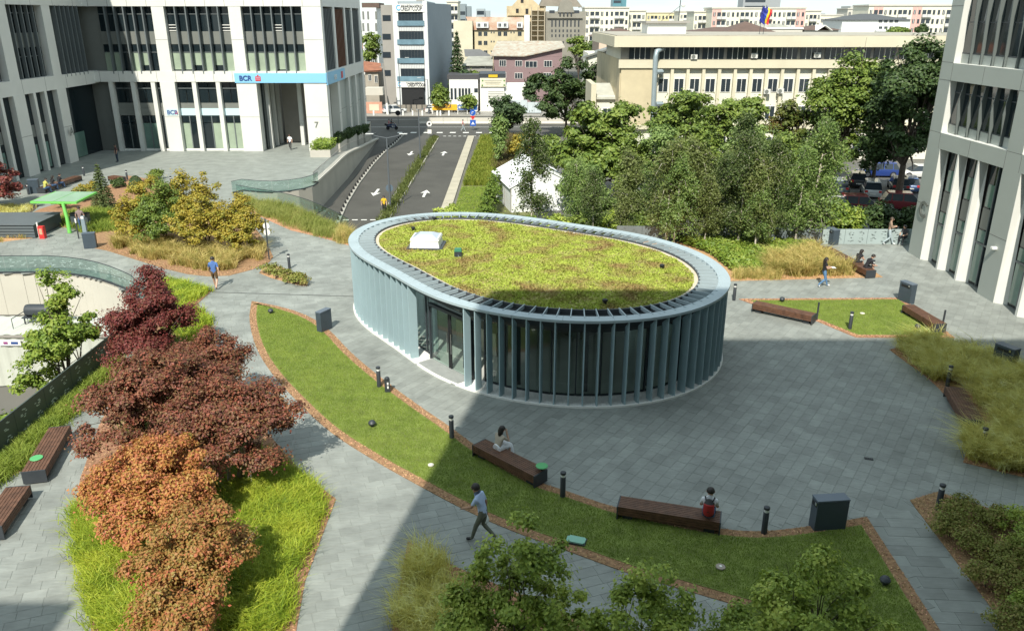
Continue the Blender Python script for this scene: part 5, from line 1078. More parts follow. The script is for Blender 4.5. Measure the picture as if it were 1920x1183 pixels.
# annex with pale roof, left of the institute
AX = bthing('annex', 'low cream annex with pale sheet roof left of the institute', 10, 104); pbox('wall', M_cream, AX, (1115, 180), (1163, 270), 104, 8, 0); pbox('wall', M_beige, AX, (1109, 158), (1115, 260), 103, 8)
b = MB(); e = [AtY(1114, 183, 103.6), AtY(1164, 183, 103.6), AtY(1150, 156, 110), AtY(1113, 156, 110)]; b.add(e, [(0, 1, 2, 3)]); b.add([e[0], e[1], e[1]-Vector((0, 0, .25)), e[0]-Vector((0, 0, .25))], [(3, 2, 1, 0)]); local(b, AX).build('roof', mat('pale_sheet', (0.46, 0.46, 0.40), 0.6, 0.12, 1), AX); winpx(AX, [(1130, 203, 1147, 217)], 103.96, M_white, 1)
CH2 = bthing('house', 'cream gabled house behind the annex', 16, 140); pbox('wall', M_cream, CH2, (1103, 100), (1150, 200), 140, 10)
b = MB(); e = [AtY(1090, 108, 139.5), AtY(1148, 89, 139.5), AtY(1152, 84, 150), AtY(1100, 100, 150)]; b.add(e, [(0, 1, 2, 3)]); b.add([v-Vector((0, 0, .3)) for v in e], [(3, 2, 1, 0)]); b.add([e[0], e[1], e[1]-Vector((0, 0, .3)), e[0]-Vector((0, 0, .3))], [(3, 2, 1, 0)]); local(b, CH2).build('roof', M_spand, CH2); winpx(CH2, [(1120, 106, 1124, 116)], 139.95, M_spand, 0)
HR = bthing('house', 'pale pink house with a brown tiled roof behind the institute', 30, 165); pbox('wall', mat('pale_pink', (0.60, 0.46, 0.36), 0.85, 0.05, 1), HR, (1124, 68), (1215, 120), 165, 14)
a0, a1, z0, z1 = pr((1118, 68), (1218, 68), 165); hip(HR, 'roof', M_brown, a0, a1, 165, 179, z1-0.2, 1.6)
HR2 = bthing('roof_house', 'long house with a dark brown hipped roof behind the institute', 60, 170); a0, a1, z0, z1 = pr((1287, 63), (1452, 63), 170); bxr('wall', M_cream, HR2, (a0+0.5, 170, ZG), (a1-0.5, 184, z1)); hip(HR2, 'roof', M_brown, a0, a1, 170, 184, z1-0.1, 1.2)
c0, c1, z0, z1 = pr((1362, 61), (1450, 61), 169); hip(HR2, 'roof', M_brown, c0, c1, 168, 178, z1, 2.0)
for x0_, x1_, yt, lb in ((1437, 1508, 52, 'low pale house with a flat parapet behind the institute'), (1508, 1575, 54, 'low house with brown roof and small white gable behind the institute')):
    hh = bthing('house', lb, 75, 178); a0, a1, z0, z1 = pr((x0_, yt+3), (x1_, yt+3), 178); bxr('wall', M_concw, hh, (a0, 178, ZG), (a1-0.3, 188, z1)); 
    if x0_ > 1500: hip(hh, 'roof', M_brown, a0, a1, 178, 188, z1, 0.9); gable(hh, 'small_gable', M_white, (a0+a1)/2-1.5, (a0+a1)/2+1.5, 176.5, 182, z1+0.0, 1.0, axis='y', over=0.1)
    else: bxr('parapet', M_white, hh, (a0-0.1, 177.8, z1), (a1-0.2, 178.1, z1+0.3))
VW = bthing('white_house', 'white three storey house with a dark hipped roof behind the institute', 85, 190)
a0, a1, z0, z1 = pr((1580, 38), (1707, 38), 190); bxr('wall', M_white, VW, (a0, 190, ZG), (a1, 202, z1)); hip(VW, 'roof', mat('dark_slate', (0.075, 0.08, 0.085), 0.7, 0.1, 1), a0, a1, 190, 202, z1, 1.3)
winpx(VW, [(x, y, x+6, y+5) for x in (1648, 1658, 1668, 1678) for y in (38, 50)], 189.97, M_spand, 1); pbox('balcony', M_panelw, VW, (1640, 56), (1675, 60), 190, 0.2, 1.0)
# roof hut, mast and flags on the institute
RH = bthing('roof_hut', 'white plant hut with a flat roof on the institute roof', 24, 110); RH.location.z = 12.07
a0, a1, z0, z1 = pr((1215, 44), (1286, 64), 108); bxr('wall', M_white, RH, (a0, 108, 12.07), (a1, 113, z1)); bxr('roof', M_panelg, RH, (a0-0.3, 107.6, z1), (a1+0.4, 113.4, z1+0.25))
MA = thing('antenna_mast', 'thin guyed antenna mast with a white ball on the institute roof', 'mast', (AtY(1272, 40, 110).x, 110, z1+0.25)); zz_ = AtY(1276, -10, 110).z
MB().tube([(0, 0, 0), (0.15, 0, zz_-MA.location.z)], 0.05, 6).build('mast', M_dark, MA); MB().tube([(-2.2, 0, 0), (0.1, 0, 1.8)], 0.03, 5).build('guy', M_dark, MA); MB().lathe([(0.02, -0.28), (0.2, -0.2), (0.28, 0), (0.2, 0.2), (0.02, 0.28)], (0.5, 0, 1.9), 12).build('ball', M_white, MA, smooth=True)
for px, cols, lb in ((1424, ((0.02, 0.03, 0.25),), 'dark blue flag on a short pole on the institute roof'), (1431, ((0.02, 0.05, 0.35), (0.75, 0.6, 0.02), (0.6, 0.02, 0.03)), 'blue yellow and red flag on a short pole on the institute roof')):
    p = AtY(px, 62, 104); fl = thing('flag', lb, 'flag', (p.x, 104, 12.0)); MB().tube([(0, 0, 0), (0.1, 0, 3.4)], 0.03, 6).build('pole', M_dark, fl)
    for k, c in enumerate(cols):
        b = MB(); n = 6; w_ = 1.0/len(cols)
        for i in range(n):
            for j in (0, 1):
                u = (k+j)*w_; b.v.append((0.1+u*0.7-0.12*i*(0.5+0.0), 0.15*math.sin(i*1.2+u*4), 3.3-i*0.34-u*0.5))
        b.f = [(2*i, 2*i+1, 2*i+3, 2*i+2) for i in range(n-1)]; b.m = [0]*len(b.f); b.build('flag_stripe', mat('flag_%d_%d' % (px, k), c, 0.7), fl)
# --- far apartment blocks
def block(label, px0, px1, pyt, Y, wallm, cols, rows, rowh=3.0, stripes=(), depth=14):
    a0, a1, z0, z1 = pr((px0, pyt), (px1, pyt), Y); t = bthing('apartment_block', label, (a0+a1)/2, Y); bxr('wall', wallm, t, (a0, Y, ZG), (a1, Y+depth, z1)); bxr('parapet', M_concw, t, (a0-0.3, Y-0.3, z1), (a1+0.3, Y+depth, z1+0.5))
    cw = (a1-a0)/cols
    for c in range(cols):
        xc = a0+(c+0.5)*cw
        if c in stripes: bxr('pink_bay', M_pink, t, (xc-cw*0.46, Y-0.12, ZG), (xc+cw*0.46, Y+0.2, z1-0.3))
        for r in range(rows):
            zc = z1-2.0-r*rowh; w_ = cw*(0.78 if c % 5 in (1, 2) else 0.45)
            pn = bx('window', M_pane, t, (xc, Y-0.13, zc), (w_, 0.1, 1.45))
            if c % 5 in (1, 2): bx('balcony', mat('balcony_front', (0.56, 0.56, 0.54), 0.7, 0.1, 0.4), t, (xc, Y-0.5, zc-1.2), (cw*0.95, 0.8, 1.0))
            elif (c*7+r*3) % 3 == 0: bx('window_bar', M_white, t, (xc, Y-0.2, zc), (0.12, 0.1, 1.45))
    return t
block('white apartment block left of the blue glass tower', 1097, 1180, 16, 330, M_apt, 9, 6); block('white apartment block with pale balconies behind the roof hut', 1178, 1211, 22, 335, M_apt, 4, 6)
block('yellow apartment block partly hidden by the antenna mast', 1213, 1268, 25, 420, M_apty, 8, 5); block('white apartment block behind the antenna mast', 1275, 1302, 23, 400, M_apt, 4, 5)
block('white apartment block next to the pink striped one', 1302, 1340, 24, 330, M_apt, 5, 5)
block('long pink and white apartment block below the office towers', 1336, 1511, 17, 320, M_apt, 20, 5, stripes=(0, 1, 11, 12, 18, 19)); block('white apartment block beyond the pink striped one', 1511, 1540, 22, 335, M_apt, 4, 5)
block('pale blue and white apartment block far behind the low houses', 1538, 1580, 30, 380, M_apt, 5, 4); block('pink and white apartment block beside the corner office', 1630, 1785, 12, 300, M_apt, 17, 6, stripes=(1, 2, 9, 10))
block('far pale apartment block behind the white house', 1590, 1632, 18, 420, M_concw, 5, 4); block('far cream block behind the slim bank tower', 838, 858, 5, 300, M_apt, 3, 6)
for x0_, x1_, yt, Y_, c, lb in ((1150, 1176, -14, 900, (0.10, 0.24, 0.28), 'dark teal glass office tower on the skyline'), (1395, 1467, -12, 850, (0.30, 0.32, 0.33), 'grey glass office tower pair on the skyline'), (858, 882, 8, 700, (0.22, 0.26, 0.28), 'grey tower blocks in the haze behind the beige house'), (893, 918, 17, 650, (0.32, 0.36, 0.38), 'hazy low blocks left of the palace gable'), (1540, 1552, 26, 800, (0.3, 0.32, 0.33), 'small hazy tower beyond the pink striped block'), (1595, 1625, 12, 700, (0.45, 0.46, 0.44), 'hazy pale tower block behind the white house')):
    t = bthing('tower_block', lb, 0, Y_); a0, a1, z0, z1 = pr((x0_, yt), (x1_, yt), Y_); t.location.x = (a0+a1)/2; mm = mat('tower_%d' % x0_, c, 0.35, 0.05, 0.1)
    w_ = a1-a0; bxr('shaft', mm, t, (a0, Y_, ZG), (a0+w_*0.62, Y_+20, z1)); bxr('shaft', mm, t, (a0+w_*0.62, Y_+3, ZG), (a1, Y_+20, z1*0.93))
    for k in range(int((z1-2)/6)): bxr('window_band', M_pane, t, (a0+w_*0.05, Y_-0.2, 4+k*6), (a0+w_*0.58, Y_, 6.6+k*6))
# distant low roofs and tree belt to close the horizon
rr = random.Random(5)
for k in range(46):
    Y_ = rr.uniform(240, 620); x = rr.uniform(-0.35, 0.75)*Y_; w_ = rr.uniform(9, 24); h = rr.uniform(6, 12.5)
    wi, ri = rr.randrange(4), rr.randrange(3)
    t = bthing('far_house', '%s house with a %s roof far off in the city' % (('cream', 'grey', 'ochre', 'white')[wi], ('dark brown', 'red tiled', 'grey')[ri]), x, Y_); t['group'] = 'far houses'
    bxr('wall', (M_cream, M_concw, M_beige2, M_apt)[wi], t, (x-w_/2, Y_, ZG), (x+w_/2, Y_+10, ZG+h)); hip(t, 'roof', (M_brown, M_tile, M_roofg)[ri], x-w_/2, x+w_/2, Y_, Y_+10, ZG+h, 2.2)
    for j in range(int(w_/3)): bx('window', M_pane, t, (x-w_/2+1.5+j*3, Y_-0.04, ZG+h-2), (1.2, 0.1, 1.5))
# ================================================================ trees beyond the plaza
def on(px, py, Y, z=None):
    p = AtY(px, py, Y); return p
def bigtree(name, label, px, pytop, pybot, rpx, Y, lm, n, seed, zbase=ZG, leaf=0.34, clump=0.75, r0=0.2, shape=None, nclump=110, flat=0.6, fill=0.3):
    """crown set by its picture extent at distance Y, standing on the ground"""
    zt_ = AtY(px, pytop, Y).z; zb = max(AtY(px, pybot, Y).z, zbase+0.6); x = AtY(px, (pytop+pybot)/2, Y).x; R_ = rpx*math.hypot(Y, 12)/F*1.08
    zc = (zt_+zb)/2-zbase; h = (zt_-zb)/2; rng = random.Random(seed)
    lobes = [((0, 0, zc), (R_*0.72, R_*0.72, h*0.72))]
    for k in range(11):
        a = k*2.4+rng.uniform(-.3, .3); rr_ = R_*rng.uniform(0.35, 0.62); zz = zc+h*rng.uniform(-0.75, 0.6)
        lobes.append(((rr_*math.cos(a), rr_*math.sin(a), zz), (R_*0.5, R_*0.5, h*rng.uniform(0.3, 0.42))))
    lobes.append(((R_*rng.uniform(-.15, .15), 0, zc+h*0.62), (R_*0.42, R_*0.42, h*0.36)))
    return tree(name, label, (x, Y, zbase), lobes, int(n*1.6), leaf, lm, seed, clump=clump, nclump=nclump, r0=r0, flat=flat, fill=fill)
bigtree('chestnut_tree', 'broad leafy green tree between the white tent and the institute', 1122, 196, 350, 88, 76, L_green, 15000, 101, leaf=0.42, clump=0.8, nclump=140)
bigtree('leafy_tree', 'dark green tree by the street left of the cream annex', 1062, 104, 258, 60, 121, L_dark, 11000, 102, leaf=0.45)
bigtree('leafy_tree', 'dense dark green tree at the street corner with the blue signs', 953, 181, 250, 31, 121, L_con, 5000, 103, leaf=0.4)
bigtree('leafy_tree', 'tall forked green tree covering the institute windows', 1272, 163, 345, 64, 84, L_green, 12000, 104, leaf=0.36, nclump=90, fill=0.2)
bigtree('leafy_tree', 'rounded green tree in front of the middle of the institute', 1375, 176, 335, 58, 86, L_green, 10500, 105, leaf=0.36, nclump=80)
bigtree('leafy_tree', 'green tree with rusty orange tips in front of the institute', 1486, 180, 335, 56, 84, leafmat('leaf_rusty', [(0.045, 0.08, 0.018), (0.085, 0.13, 0.025), (0.14, 0.15, 0.03), (0.24, 0.13, 0.04)], 0.5, 0.25, 1.3, 0.35), 7000, 106, leaf=0.34)
bigtree('leafy_tree', 'tall sunlit lime-green tree beside the parked cars', 1578, 94, 345, 62, 82, L_green, 14000, 107, leaf=0.38, nclump=170, clump=0.85)
bigtree('leafy_tree', 'tall dark shaded tree between the parked cars and the corner office', 1712, 52, 330, 84, 74, L_dark, 16000, 108, leaf=0.36, nclump=190, clump=0.85, r0=0.32)  # shadow of the corner office is put into the dark leaf colour too
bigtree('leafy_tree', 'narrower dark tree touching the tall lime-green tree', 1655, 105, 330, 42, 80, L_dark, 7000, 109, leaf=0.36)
bigtree('poplar', 'slim upright poplar beside the meadow slope', 936, 212, 335, 14, 96, L_birch, 3000, 110, leaf=0.3, clump=0.5, r0=0.12)
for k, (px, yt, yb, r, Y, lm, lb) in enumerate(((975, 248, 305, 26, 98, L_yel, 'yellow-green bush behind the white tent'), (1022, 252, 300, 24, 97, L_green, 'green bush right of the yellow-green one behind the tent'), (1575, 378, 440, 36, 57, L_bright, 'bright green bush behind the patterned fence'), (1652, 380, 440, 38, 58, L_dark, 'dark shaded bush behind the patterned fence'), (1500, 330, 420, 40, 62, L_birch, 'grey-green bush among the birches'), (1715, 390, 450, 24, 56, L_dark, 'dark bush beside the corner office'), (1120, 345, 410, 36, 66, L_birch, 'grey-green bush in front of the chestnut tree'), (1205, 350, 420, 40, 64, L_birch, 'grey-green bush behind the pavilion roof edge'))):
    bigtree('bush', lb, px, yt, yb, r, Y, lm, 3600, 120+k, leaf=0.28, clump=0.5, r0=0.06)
for k, (px, yt, yb, r, Y, lm, lb) in enumerate(((1185, 235, 400, 44, 72, L_green, 'leafy green tree filling the gap right of the white tent'), (1240, 225, 405, 42, 70, L_birch, 'grey-green tree behind the birches near the pavilion end'), (1318, 205, 400, 46, 72, L_green, 'green tree behind the birches below the institute windows'), (1405, 215, 400, 46, 71, L_birch, 'grey-green tree behind the tallest birches'), (1470, 235, 405, 42, 70, L_green, 'green tree left of the parked cars'), (1525, 300, 400, 34, 68, L_birch, 'small grey-green tree beside the parked cars'), (1085, 300, 400, 40, 70, L_birch, 'grey-green tree against the white tent'))):
    bigtree('leafy_tree', lb, px, yt, yb, r, Y, lm, 5200, 220+k, leaf=0.27, clump=0.6, r0=0.1, nclump=110)
# thuja hedge plants
for k in range(6):
    tree('thuja', 'upright yellow-green thuja in the row beside the white tent', (-2.2+0.12*k, 63.5+k*2.3, ZG), lob((0, 0, 1.2, 0.75, 1, 1.3), (0.05, 0, 2.2, 0.45, 1, 1.1)), 1300, 0.2, leafmat('thuja', [(0.06, 0.11, 0.015), (0.12, 0.19, 0.025), (0.18, 0.24, 0.04)], 0.6, 0.15), 140+k, 'shrub', 'thujas beside the white tent', clump=0.3, nclump=40, r0=0.05)
# shrubs behind the pavilion, left
for k, (x, Y, h) in enumerate(((-4.6, 61.5, 1.4), (-3.0, 60.5, 1.2), (-1.0, 60.8, 1.1), (1.2, 60.0, 1.2), (3.2, 60.4, 1.3), (5.2, 59.8, 1.4), (7.4, 60.2, 1.5), (9.6, 59.5, 1.5), (-5.4, 64.5, 1.2))):
    tree('shrub', 'leafy green shrub in the row behind the pavilion', (x, Y, ZG), lob((0, 0, h, 1.3, 1, h*0.9), (0.5, 0, h*1.2, 0.8, 1, h*0.6)), 2000, 0.22, L_green if k % 2 else L_fore, 150+k, 'shrub', 'shrubs behind the pavilion', clump=0.4, nclump=40, r0=0.05)
# birches: three shapes, copied
def birch(seed, h, lm=None):
    rng = np.random.default_rng(seed); t = thing('birch_tree', 'slender birch with pale trunk in the row behind the pavilion', 'tree', (0, 0, 0), 0, 'birches behind the pavilion')
    b = MB(); lean = rng.normal(size=2)*0.15; b.tube([(0, 0, -0.05), (lean[0]*.4, lean[1]*.4, h*0.5), (lean[0], lean[1], h)], [0.075, 0.05, 0.015], 7)
    C = []; N = []
    for k in range(46):
        z = h*rng.uniform(0.2, 1.0); a = rng.uniform(0, 2*np.pi); L_ = (0.35+1.15*(1-(z/h-0.35)**2*1.6))*rng.uniform(0.5, 1.1); L_ = max(L_, 0.3)
        s = np.array([lean[0]*z/h, lean[1]*z/h, z]); m_ = s+np.array([math.cos(a)*L_*0.6, math.sin(a)*L_*0.6, 0.3]); e = s+np.array([math.cos(a)*L_, math.sin(a)*L_, rng.uniform(-0.5, 0.25)])
        b.tube([s, m_, e], [0.018, 0.011, 0.004], 4)
        n = 150; u = rng.random(n)**0.7; P = np.where(u[:, None] < 0.6, s+(m_-s)*(u[:, None]/0.6), m_+(e-m_)*((u[:, None]-0.6)/0.4))+rng.normal(size=(n, 3))*np.array([0.17, 0.17, 0.2])
        C.append(P); N.append(rng.normal(size=(n, 3))*0.8+np.array([0, -0.2, 0.5]))
    b.build('trunk', M_birchbark, t, smooth=True); put('crown', leaf_mesh('crown', np.concatenate(C), np.concatenate(N), 0.155, lm or L_birch, rng, 0.6, 0.35), t); return t
protos = [birch(160, 6.2), birch(161, 5.4, leafmat('leaf_birch_light', [(0.09, 0.12, 0.035), (0.14, 0.18, 0.05), (0.20, 0.24, 0.08), (0.25, 0.27, 0.10)], 0.45, 0.32, 0.7, 0.7)), birch(162, 7.0, leafmat('leaf_birch_dark', [(0.04, 0.07, 0.02), (0.07, 0.11, 0.03), (0.11, 0.15, 0.045), (0.14, 0.18, 0.06)], 0.45, 0.28, 0.7, 0.7))]
bp = [tuple(G(x, y)) for x, y in ((1262, 466), (1248, 462), (1383, 463), (1415, 471), (1419, 466), (1440, 458), (1490, 459), (1320, 458), (1352, 452), (1515, 452), (1300, 447))]
bp += [(x, y, ZG) for x, y in ((1.6, 64), (5.2, 62.5), (9.2, 62), (10.8, 60), (12.5, 63), (16.2, 59), (18, 62), (20, 59), (11.8, 56.5), (15.2, 56), (17.6, 55.2), (8.4, 57.5), (21.5, 57), (19.2, 66), (22.5, 62), (6.0, 58.5))]
rr = random.Random(9)
for k, p in enumerate(bp):
    o = protos[k] if k < 3 else copy_tree(protos[k % 3]); o.location = p; o.rotation_euler.z = rr.uniform(0, 6.28); s = rr.uniform(0.72, 1.28)*(1.0 if p[2] > -1 else 1.1); o.scale = (s, s, s)
    o['label'] = 'slender birch with pale trunk in the row behind the pavilion'; o['group'] = 'birches behind the pavilion'
    if p[2] > -1: o['label'] = 'slender birch rising from the groundcover and golden grass bed'; o['group'] = 'birches in the groundcover bed'
# conifers
def conifer(name, label, loc, h, r, lm, seed, n=5000, leaf=0.3, tiers=14):
    rng = np.random.default_rng(seed); t = thing(name, label, 'tree', loc); MB().tube([(0, 0, -0.05), (0, 0, h*0.97)], [h*0.022, 0.02], 7).build('trunk', M_bark, t); C = []; N = []
    for k in range(tiers):
        f = k/tiers; z0 = h*(0.08+0.9*f); R_ = r*(1-f)**0.85+0.05; m_ = int(n*(1-f)*2/tiers)+30; a = rng.uniform(0, 2*np.pi, m_); spoke = np.round(a/(2*np.pi)*9)/9*2*np.pi; a = spoke+rng.normal(size=m_)*0.16
        q = rng.random(m_)**0.6*R_; C.append(np.stack([np.cos(a)*q, np.sin(a)*q, z0-q*0.28+rng.normal(size=m_)*h*0.012], 1)); N.append(np.stack([np.cos(a)*.3, np.sin(a)*.3, np.ones(m_)], 1)+rng.normal(size=(m_, 3))*0.4)
    put('crown', leaf_mesh('crown', np.concatenate(C), np.concatenate(N), leaf, lm, rng, 0.4), t); return t
p = G(196, 392); conifer('spruce_tree', 'small layered spruce beside the green canopy', p, AtY(190, 303, p.y).z, 1.0, leafmat('spruce_light', [(0.05, 0.08, 0.025), (0.09, 0.13, 0.04), (0.15, 0.19, 0.06)], 0.6, 0.15), 170, 4200, 0.17, 16)
p = AtY(858, 150, 163); conifer('spruce_tree', 'tall dark spruce behind the slim bank block', (p.x, 163, ZG), AtY(856, 52, 163).z-ZG, 2.6, L_con, 171, 4500, 0.55, 18)
for k, (px, yt, yb, r, Y, lm, lb) in enumerate(((696, 58, 122, 17, 182, L_green, 'green tree between the bank building and the slim bank block'), (1086, 66, 112, 20, 192, L_green, 'round green tree right of the grey palace'), (998, 138, 195, 13, 153, L_con, 'dark climbing greenery on the pale metal fence'), (1118, 118, 175, 24, 132, L_dark, 'dark tree beside the cream gabled house'), (1143, 112, 160, 12, 128, L_green, 'green tree touching the institute corner'), (824, 160, 200, 13, 150, L_green, 'young street tree in front of the blue-grey side wall'), (880, 182, 205, 10, 150, L_green, 'small street tree in front of the white shop'), (870, 132, 158, 12, 160, L_con, 'dark bush on the low roof beside the spruce'), (890, 136, 152, 9, 160, L_green, 'small green bush beside the shop roof'), (1728, 46, 62, 9, 285, L_dark, 'dark tree in front of the pink striped block'), (1685, 54, 66, 14, 180, L_green, 'olive tree in front of the white house'))):
    bigtree('street_tree', lb, px, yt, yb, r, Y, lm, 2200, 180+k, leaf=0.55 if Y > 140 else 0.4, clump=0.8, r0=0.12, nclump=50)
# hazy belts of distant trees
rng = np.random.default_rng(77)
for Y_, n_, lb in ((260, 5200, 'distant belt of city trees between the roofs'), (520, 5200, 'far belt of city trees closing the horizon')):
    c = np.stack([rng.uniform(-0.45, 0.8, 130)*Y_, Y_+rng.uniform(-25, 60, 130)], 1); i = rng.integers(0, 130, n_)
    C = np.c_[c[i]+rng.normal(size=(n_, 2))*2.2, ZG+rng.uniform(1, 8.5, n_)]
    tag(put('tree_belt', leaf_mesh('tree_belt', C, rng.normal(size=(n_, 3))+np.array([0, -.4, .8]), 1.7, L_dark, rng, 0.8), None), lb, 'trees', kind='stuff')
# upper-left garden
for k, (px, py, r, lm, lb) in enumerate(((165, 372, 0.9, L_yel, 'yellow and orange shrub beside the small spruce'), (150, 378, 0.8, L_shrub, 'bronze shrub in the upper garden bed'), (222, 352, 0.5, L_dark, 'small dark shrub on the mulch of the upper garden bed'), (282, 352, 0.7, L_yel, 'yellow shrub in front of the low reddish bench'), (290, 336, 0.6, L_green, 'little green tree in front of the low reddish bench'), (118, 392, 0.7, L_bright, 'bright green shrub under the canopy edge'), (640, 300, .1, L_green, ''))):
    if not lb: continue
    tree('shrub', lb, G(px, py), lob((0, 0, r*0.7, r, 1, r*0.6), (r*0.5, 0, r, r*0.6, 1, r*0.5)), 1500, 0.17, lm, 200+k, 'shrub', clump=0.25, nclump=30, r0=0.03)
rng = np.random.default_rng(31); d = rng.normal(size=(1600, 3)); d /= np.linalg.norm(d, axis=1)[:, None]; d[:, 2] = np.abs(d[:, 2])
bb = thing('box_ball', 'dark green clipped box ball on the mulch', 'shrub', G(256, 352)); put('crown', leaf_mesh('crown', d*np.array([0.62, 0.62, 1.05]), d+rng.normal(size=d.shape)*0.25, 0.13, L_con, rng), bb); MB().tube([(0, 0, -.02), (0, 0, .4)], .04).build('stem', M_bark, bb)
up = [tuple(v) for v in GP([(165, 440), (240, 432), (225, 400), (170, 395), (120, 405), (100, 420)])]
tufts(up, 260, 40, 0.5, 0.03, leafmat('verge_grass', [], 0) if 'verge_grass' in _M else G_hako, 'meadow_grass', 'green meadow grass behind the man under the canopy', 'grass', 90, 0.2, 0.8, (0, 0))
tufts(BED_BOX, 40, 50, 0.4, 0.03, G_stipa, 'feather_grass', 'short golden tufts in front of the dark slatted enclosure', 'grass', 91, 0.15, 0.8, (0, 0), shrinkd=0.1)
tufts([tuple(v) for v in GP([(-60, 388), (70, 388), (55, 398), (-60, 425)])], 120, 40, 0.4, 0.03, G_stipag, 'shade_grass', 'shaded grass under the dark purple maple', 'grass', 92, 0.2, 0.8, (0, 0))
# meadow slope and lawn right of the ramp
sl = [(-5.3, 66), (-2.6, 66), (-2.4, 84), (-4.4, 84)]; b = MB(); b.sheet([(-5.35, 58), (2, 58), (2, 121), (-4.6, 121), (-5.3, 90)], ZG+0.012); tag(b.build('garden_ground', mat('garden_soil', (0.13, 0.14, 0.05), 0.95, 0.3, 0.6)), kind='structure')
for po, n, hh, mm, lb, sd in (([(-5.3, 64), (-2.9, 64), (-2.6, 83), (-5.2, 83)], 9000, 0.08, G_lawn, 'mown grass strip beside the exit lane', 1), ([(-5.1, 83.5), (-2.2, 83.5), (-1.0, 119), (-4.5, 119)], 9000, 0.75, leafmat('slope_grass', [(0.12, 0.16, 0.02), (0.20, 0.25, 0.03), (0.30, 0.30, 0.05)], 0.7, 0.3), 'long yellow-green meadow grass on the slope beside the exit lane', 2), ([(-2.6, 92), (1.8, 92), (2, 120), (-1.6, 120)], 7000, 0.8, leafmat('brown_grass', [(0.09, 0.075, 0.035), (0.15, 0.12, 0.05), (0.17, 0.16, 0.06)], 0.7, 0.2), 'brownish seed-head grass beside the corner tree', 3)):
    rng = np.random.default_rng(sd); P = scatter(po, n, rng); tag(put('meadow_grass', blades(P, hh, 0.09 if hh > .3 else 0.05, mm, rng, 0.5, (0, 0), z=ZG+0.03), None), lb, 'grass', kind='stuff')
# median planting
rng = np.random.default_rng(5); n = 5200; s = rng.random(n); P = np.stack([-11.05-0.9*s*0.25+rng.normal(size=n)*0.26, 66+s*53], 1); P = P[np.sin(P[:, 1]*4.2)+rng.normal(size=n)*0.7 > -0.75]
tag(put('median_planting', blades(P, 0.5, 0.07, leafmat('median', [(0.06, 0.08, 0.018), (0.10, 0.13, 0.03), (0.16, 0.17, 0.05)], 0.7, 0.2), rng, 0.6, (0, 0), z=ZG+0.1), None), 'clumpy green planting on the median between the two lanes', 'planting', kind='stuff')
# ================================================================ road details, rails, furniture
def kerbline(name, label, pts, w, z0, z1, m, cat='kerb'):
    b = MB()
    for a, c in zip(pts[:-1], pts[1:]):
        a = Vector(a[:2]); c = Vector(c[:2]); d = (c-a).normalized(); n = Vector((-d.y, d.x))*w/2
        b.prism([tuple(a-n), tuple(c-n), tuple(c+n), tuple(a+n)], z0, z1)
    return tag(b.build(name, m), kind='structure')
M_kerb = mat('kerb_stone', (0.46, 0.44, 0.38), 0.85, 0.1, 1)
kerbline('kerb', '', [(-6.05, 58), (-6.05, 121)], 0.95, ZG-0.01, ZG+0.1, mat('kerb_concrete', (0.40, 0.37, 0.29), 0.85, 0.12, 0.8))
kerbline('kerb', '', [(-10.72, 66), (-10.72, 119)], 0.14, ZG-0.01, ZG+0.13, M_kerb); kerbline('kerb', '', [(-11.55, 66), (-11.75, 119)], 0.14, ZG-0.01, ZG+0.13, M_kerb)
b = MB(); b.sheet([(-11.48, 66), (-10.79, 66), (-10.79, 119), (-11.68, 119)], ZG+0.1); tag(b.build('median', M_soil), kind='structure')
kp = [G(x, y, ZG) for x, y in ((633, 420), (648, 385), (672, 345), (700, 308), (722, 285), (742, 268), (757, 252))]
kerbline('kerb', '', kp, 0.32, ZG-0.01, ZG+0.14, mat('ramp_kerb', (.36, .35, .31), .85, .1, 1))
cp_ = catmull(kp, 8)
L_ = [0]
for a, c in zip(cp_[:-1], cp_[1:]): L_.append(L_[-1]+(c-a).length)
pm_ = MB().lathe([(0.10, 0), (0.10, 0.2), (0.06, 0.3), (0.02, 0.32)], n=8).mesh('kerb_post', M_black)
for k in range(34):
    s = (k+0.5)/34*L_[-1]; i = max(j for j in range(len(L_)) if L_[j] <= s); i = min(i, len(cp_)-2); f = (s-L_[i])/max(1e-6, L_[i+1]-L_[i]); p = cp_[i].lerp(cp_[i+1], f)
    o = put('kerb_post', pm_, None, (p.x, p.y, ZG+0.14)); tag(o, 'short black post on the white kerb of the car ramp', 'post', 'kerb posts of the ramp')
def mark(name, label, poly): tag(MB().sheet(poly, ZG+0.006).build('road_marking', M_line), kind='structure')
def arrow(px, py, sgn, L=3.4):
    c = G(px, py, ZG); s = sgn; q = [(-0.13, -L/2), (0.13, -L/2), (0.13, L*0.12), (0.5, L*0.05), (0, L/2), (-0.5, L*0.05), (-0.13, L*0.12)]
    dx = 0.0 if sgn > 0 else 0.12
    mark('a', 'a', [(c.x+x+dx*y*0, c.y+y*s, 0) for x, y in q])
arrow(705, 361, -1); arrow(770, 288, -1); arrow(797, 363, 1); arrow(832, 288, 1)
for k in range(4): 
    a = G(643+k*17, 412.5, ZG); mark('d', 'd', [(a.x, a.y-0.13, 0), (a.x+0.5, a.y-0.13, 0), (a.x+0.5, a.y+0.13, 0), (a.x, a.y+0.13, 0)])
for k in range(10):
    x = -10.2+k*0.75; mark('d', 'd', [(x, 121.0, 0), (x+0.4, 121.0, 0), (x+0.4, 121.35, 0), (x, 121.35, 0)])
for k in range(8):
    x = -17.5+k*2.0; mark('z', 'z', [(x, 124.6, 0), (x+0.9, 124.6, 0), (x+0.9, 125.6, 0), (x, 125.6, 0)])
mark('l', 'l', [(-60, 131.6, 0), (40, 131.6, 0), (40, 131.8, 0), (-60, 131.8, 0)]); mark('l', 'l', [(-60, 142.0, 0), (60, 142.0, 0), (60, 142.2, 0), (-60, 142.2, 0)])
b = MB()
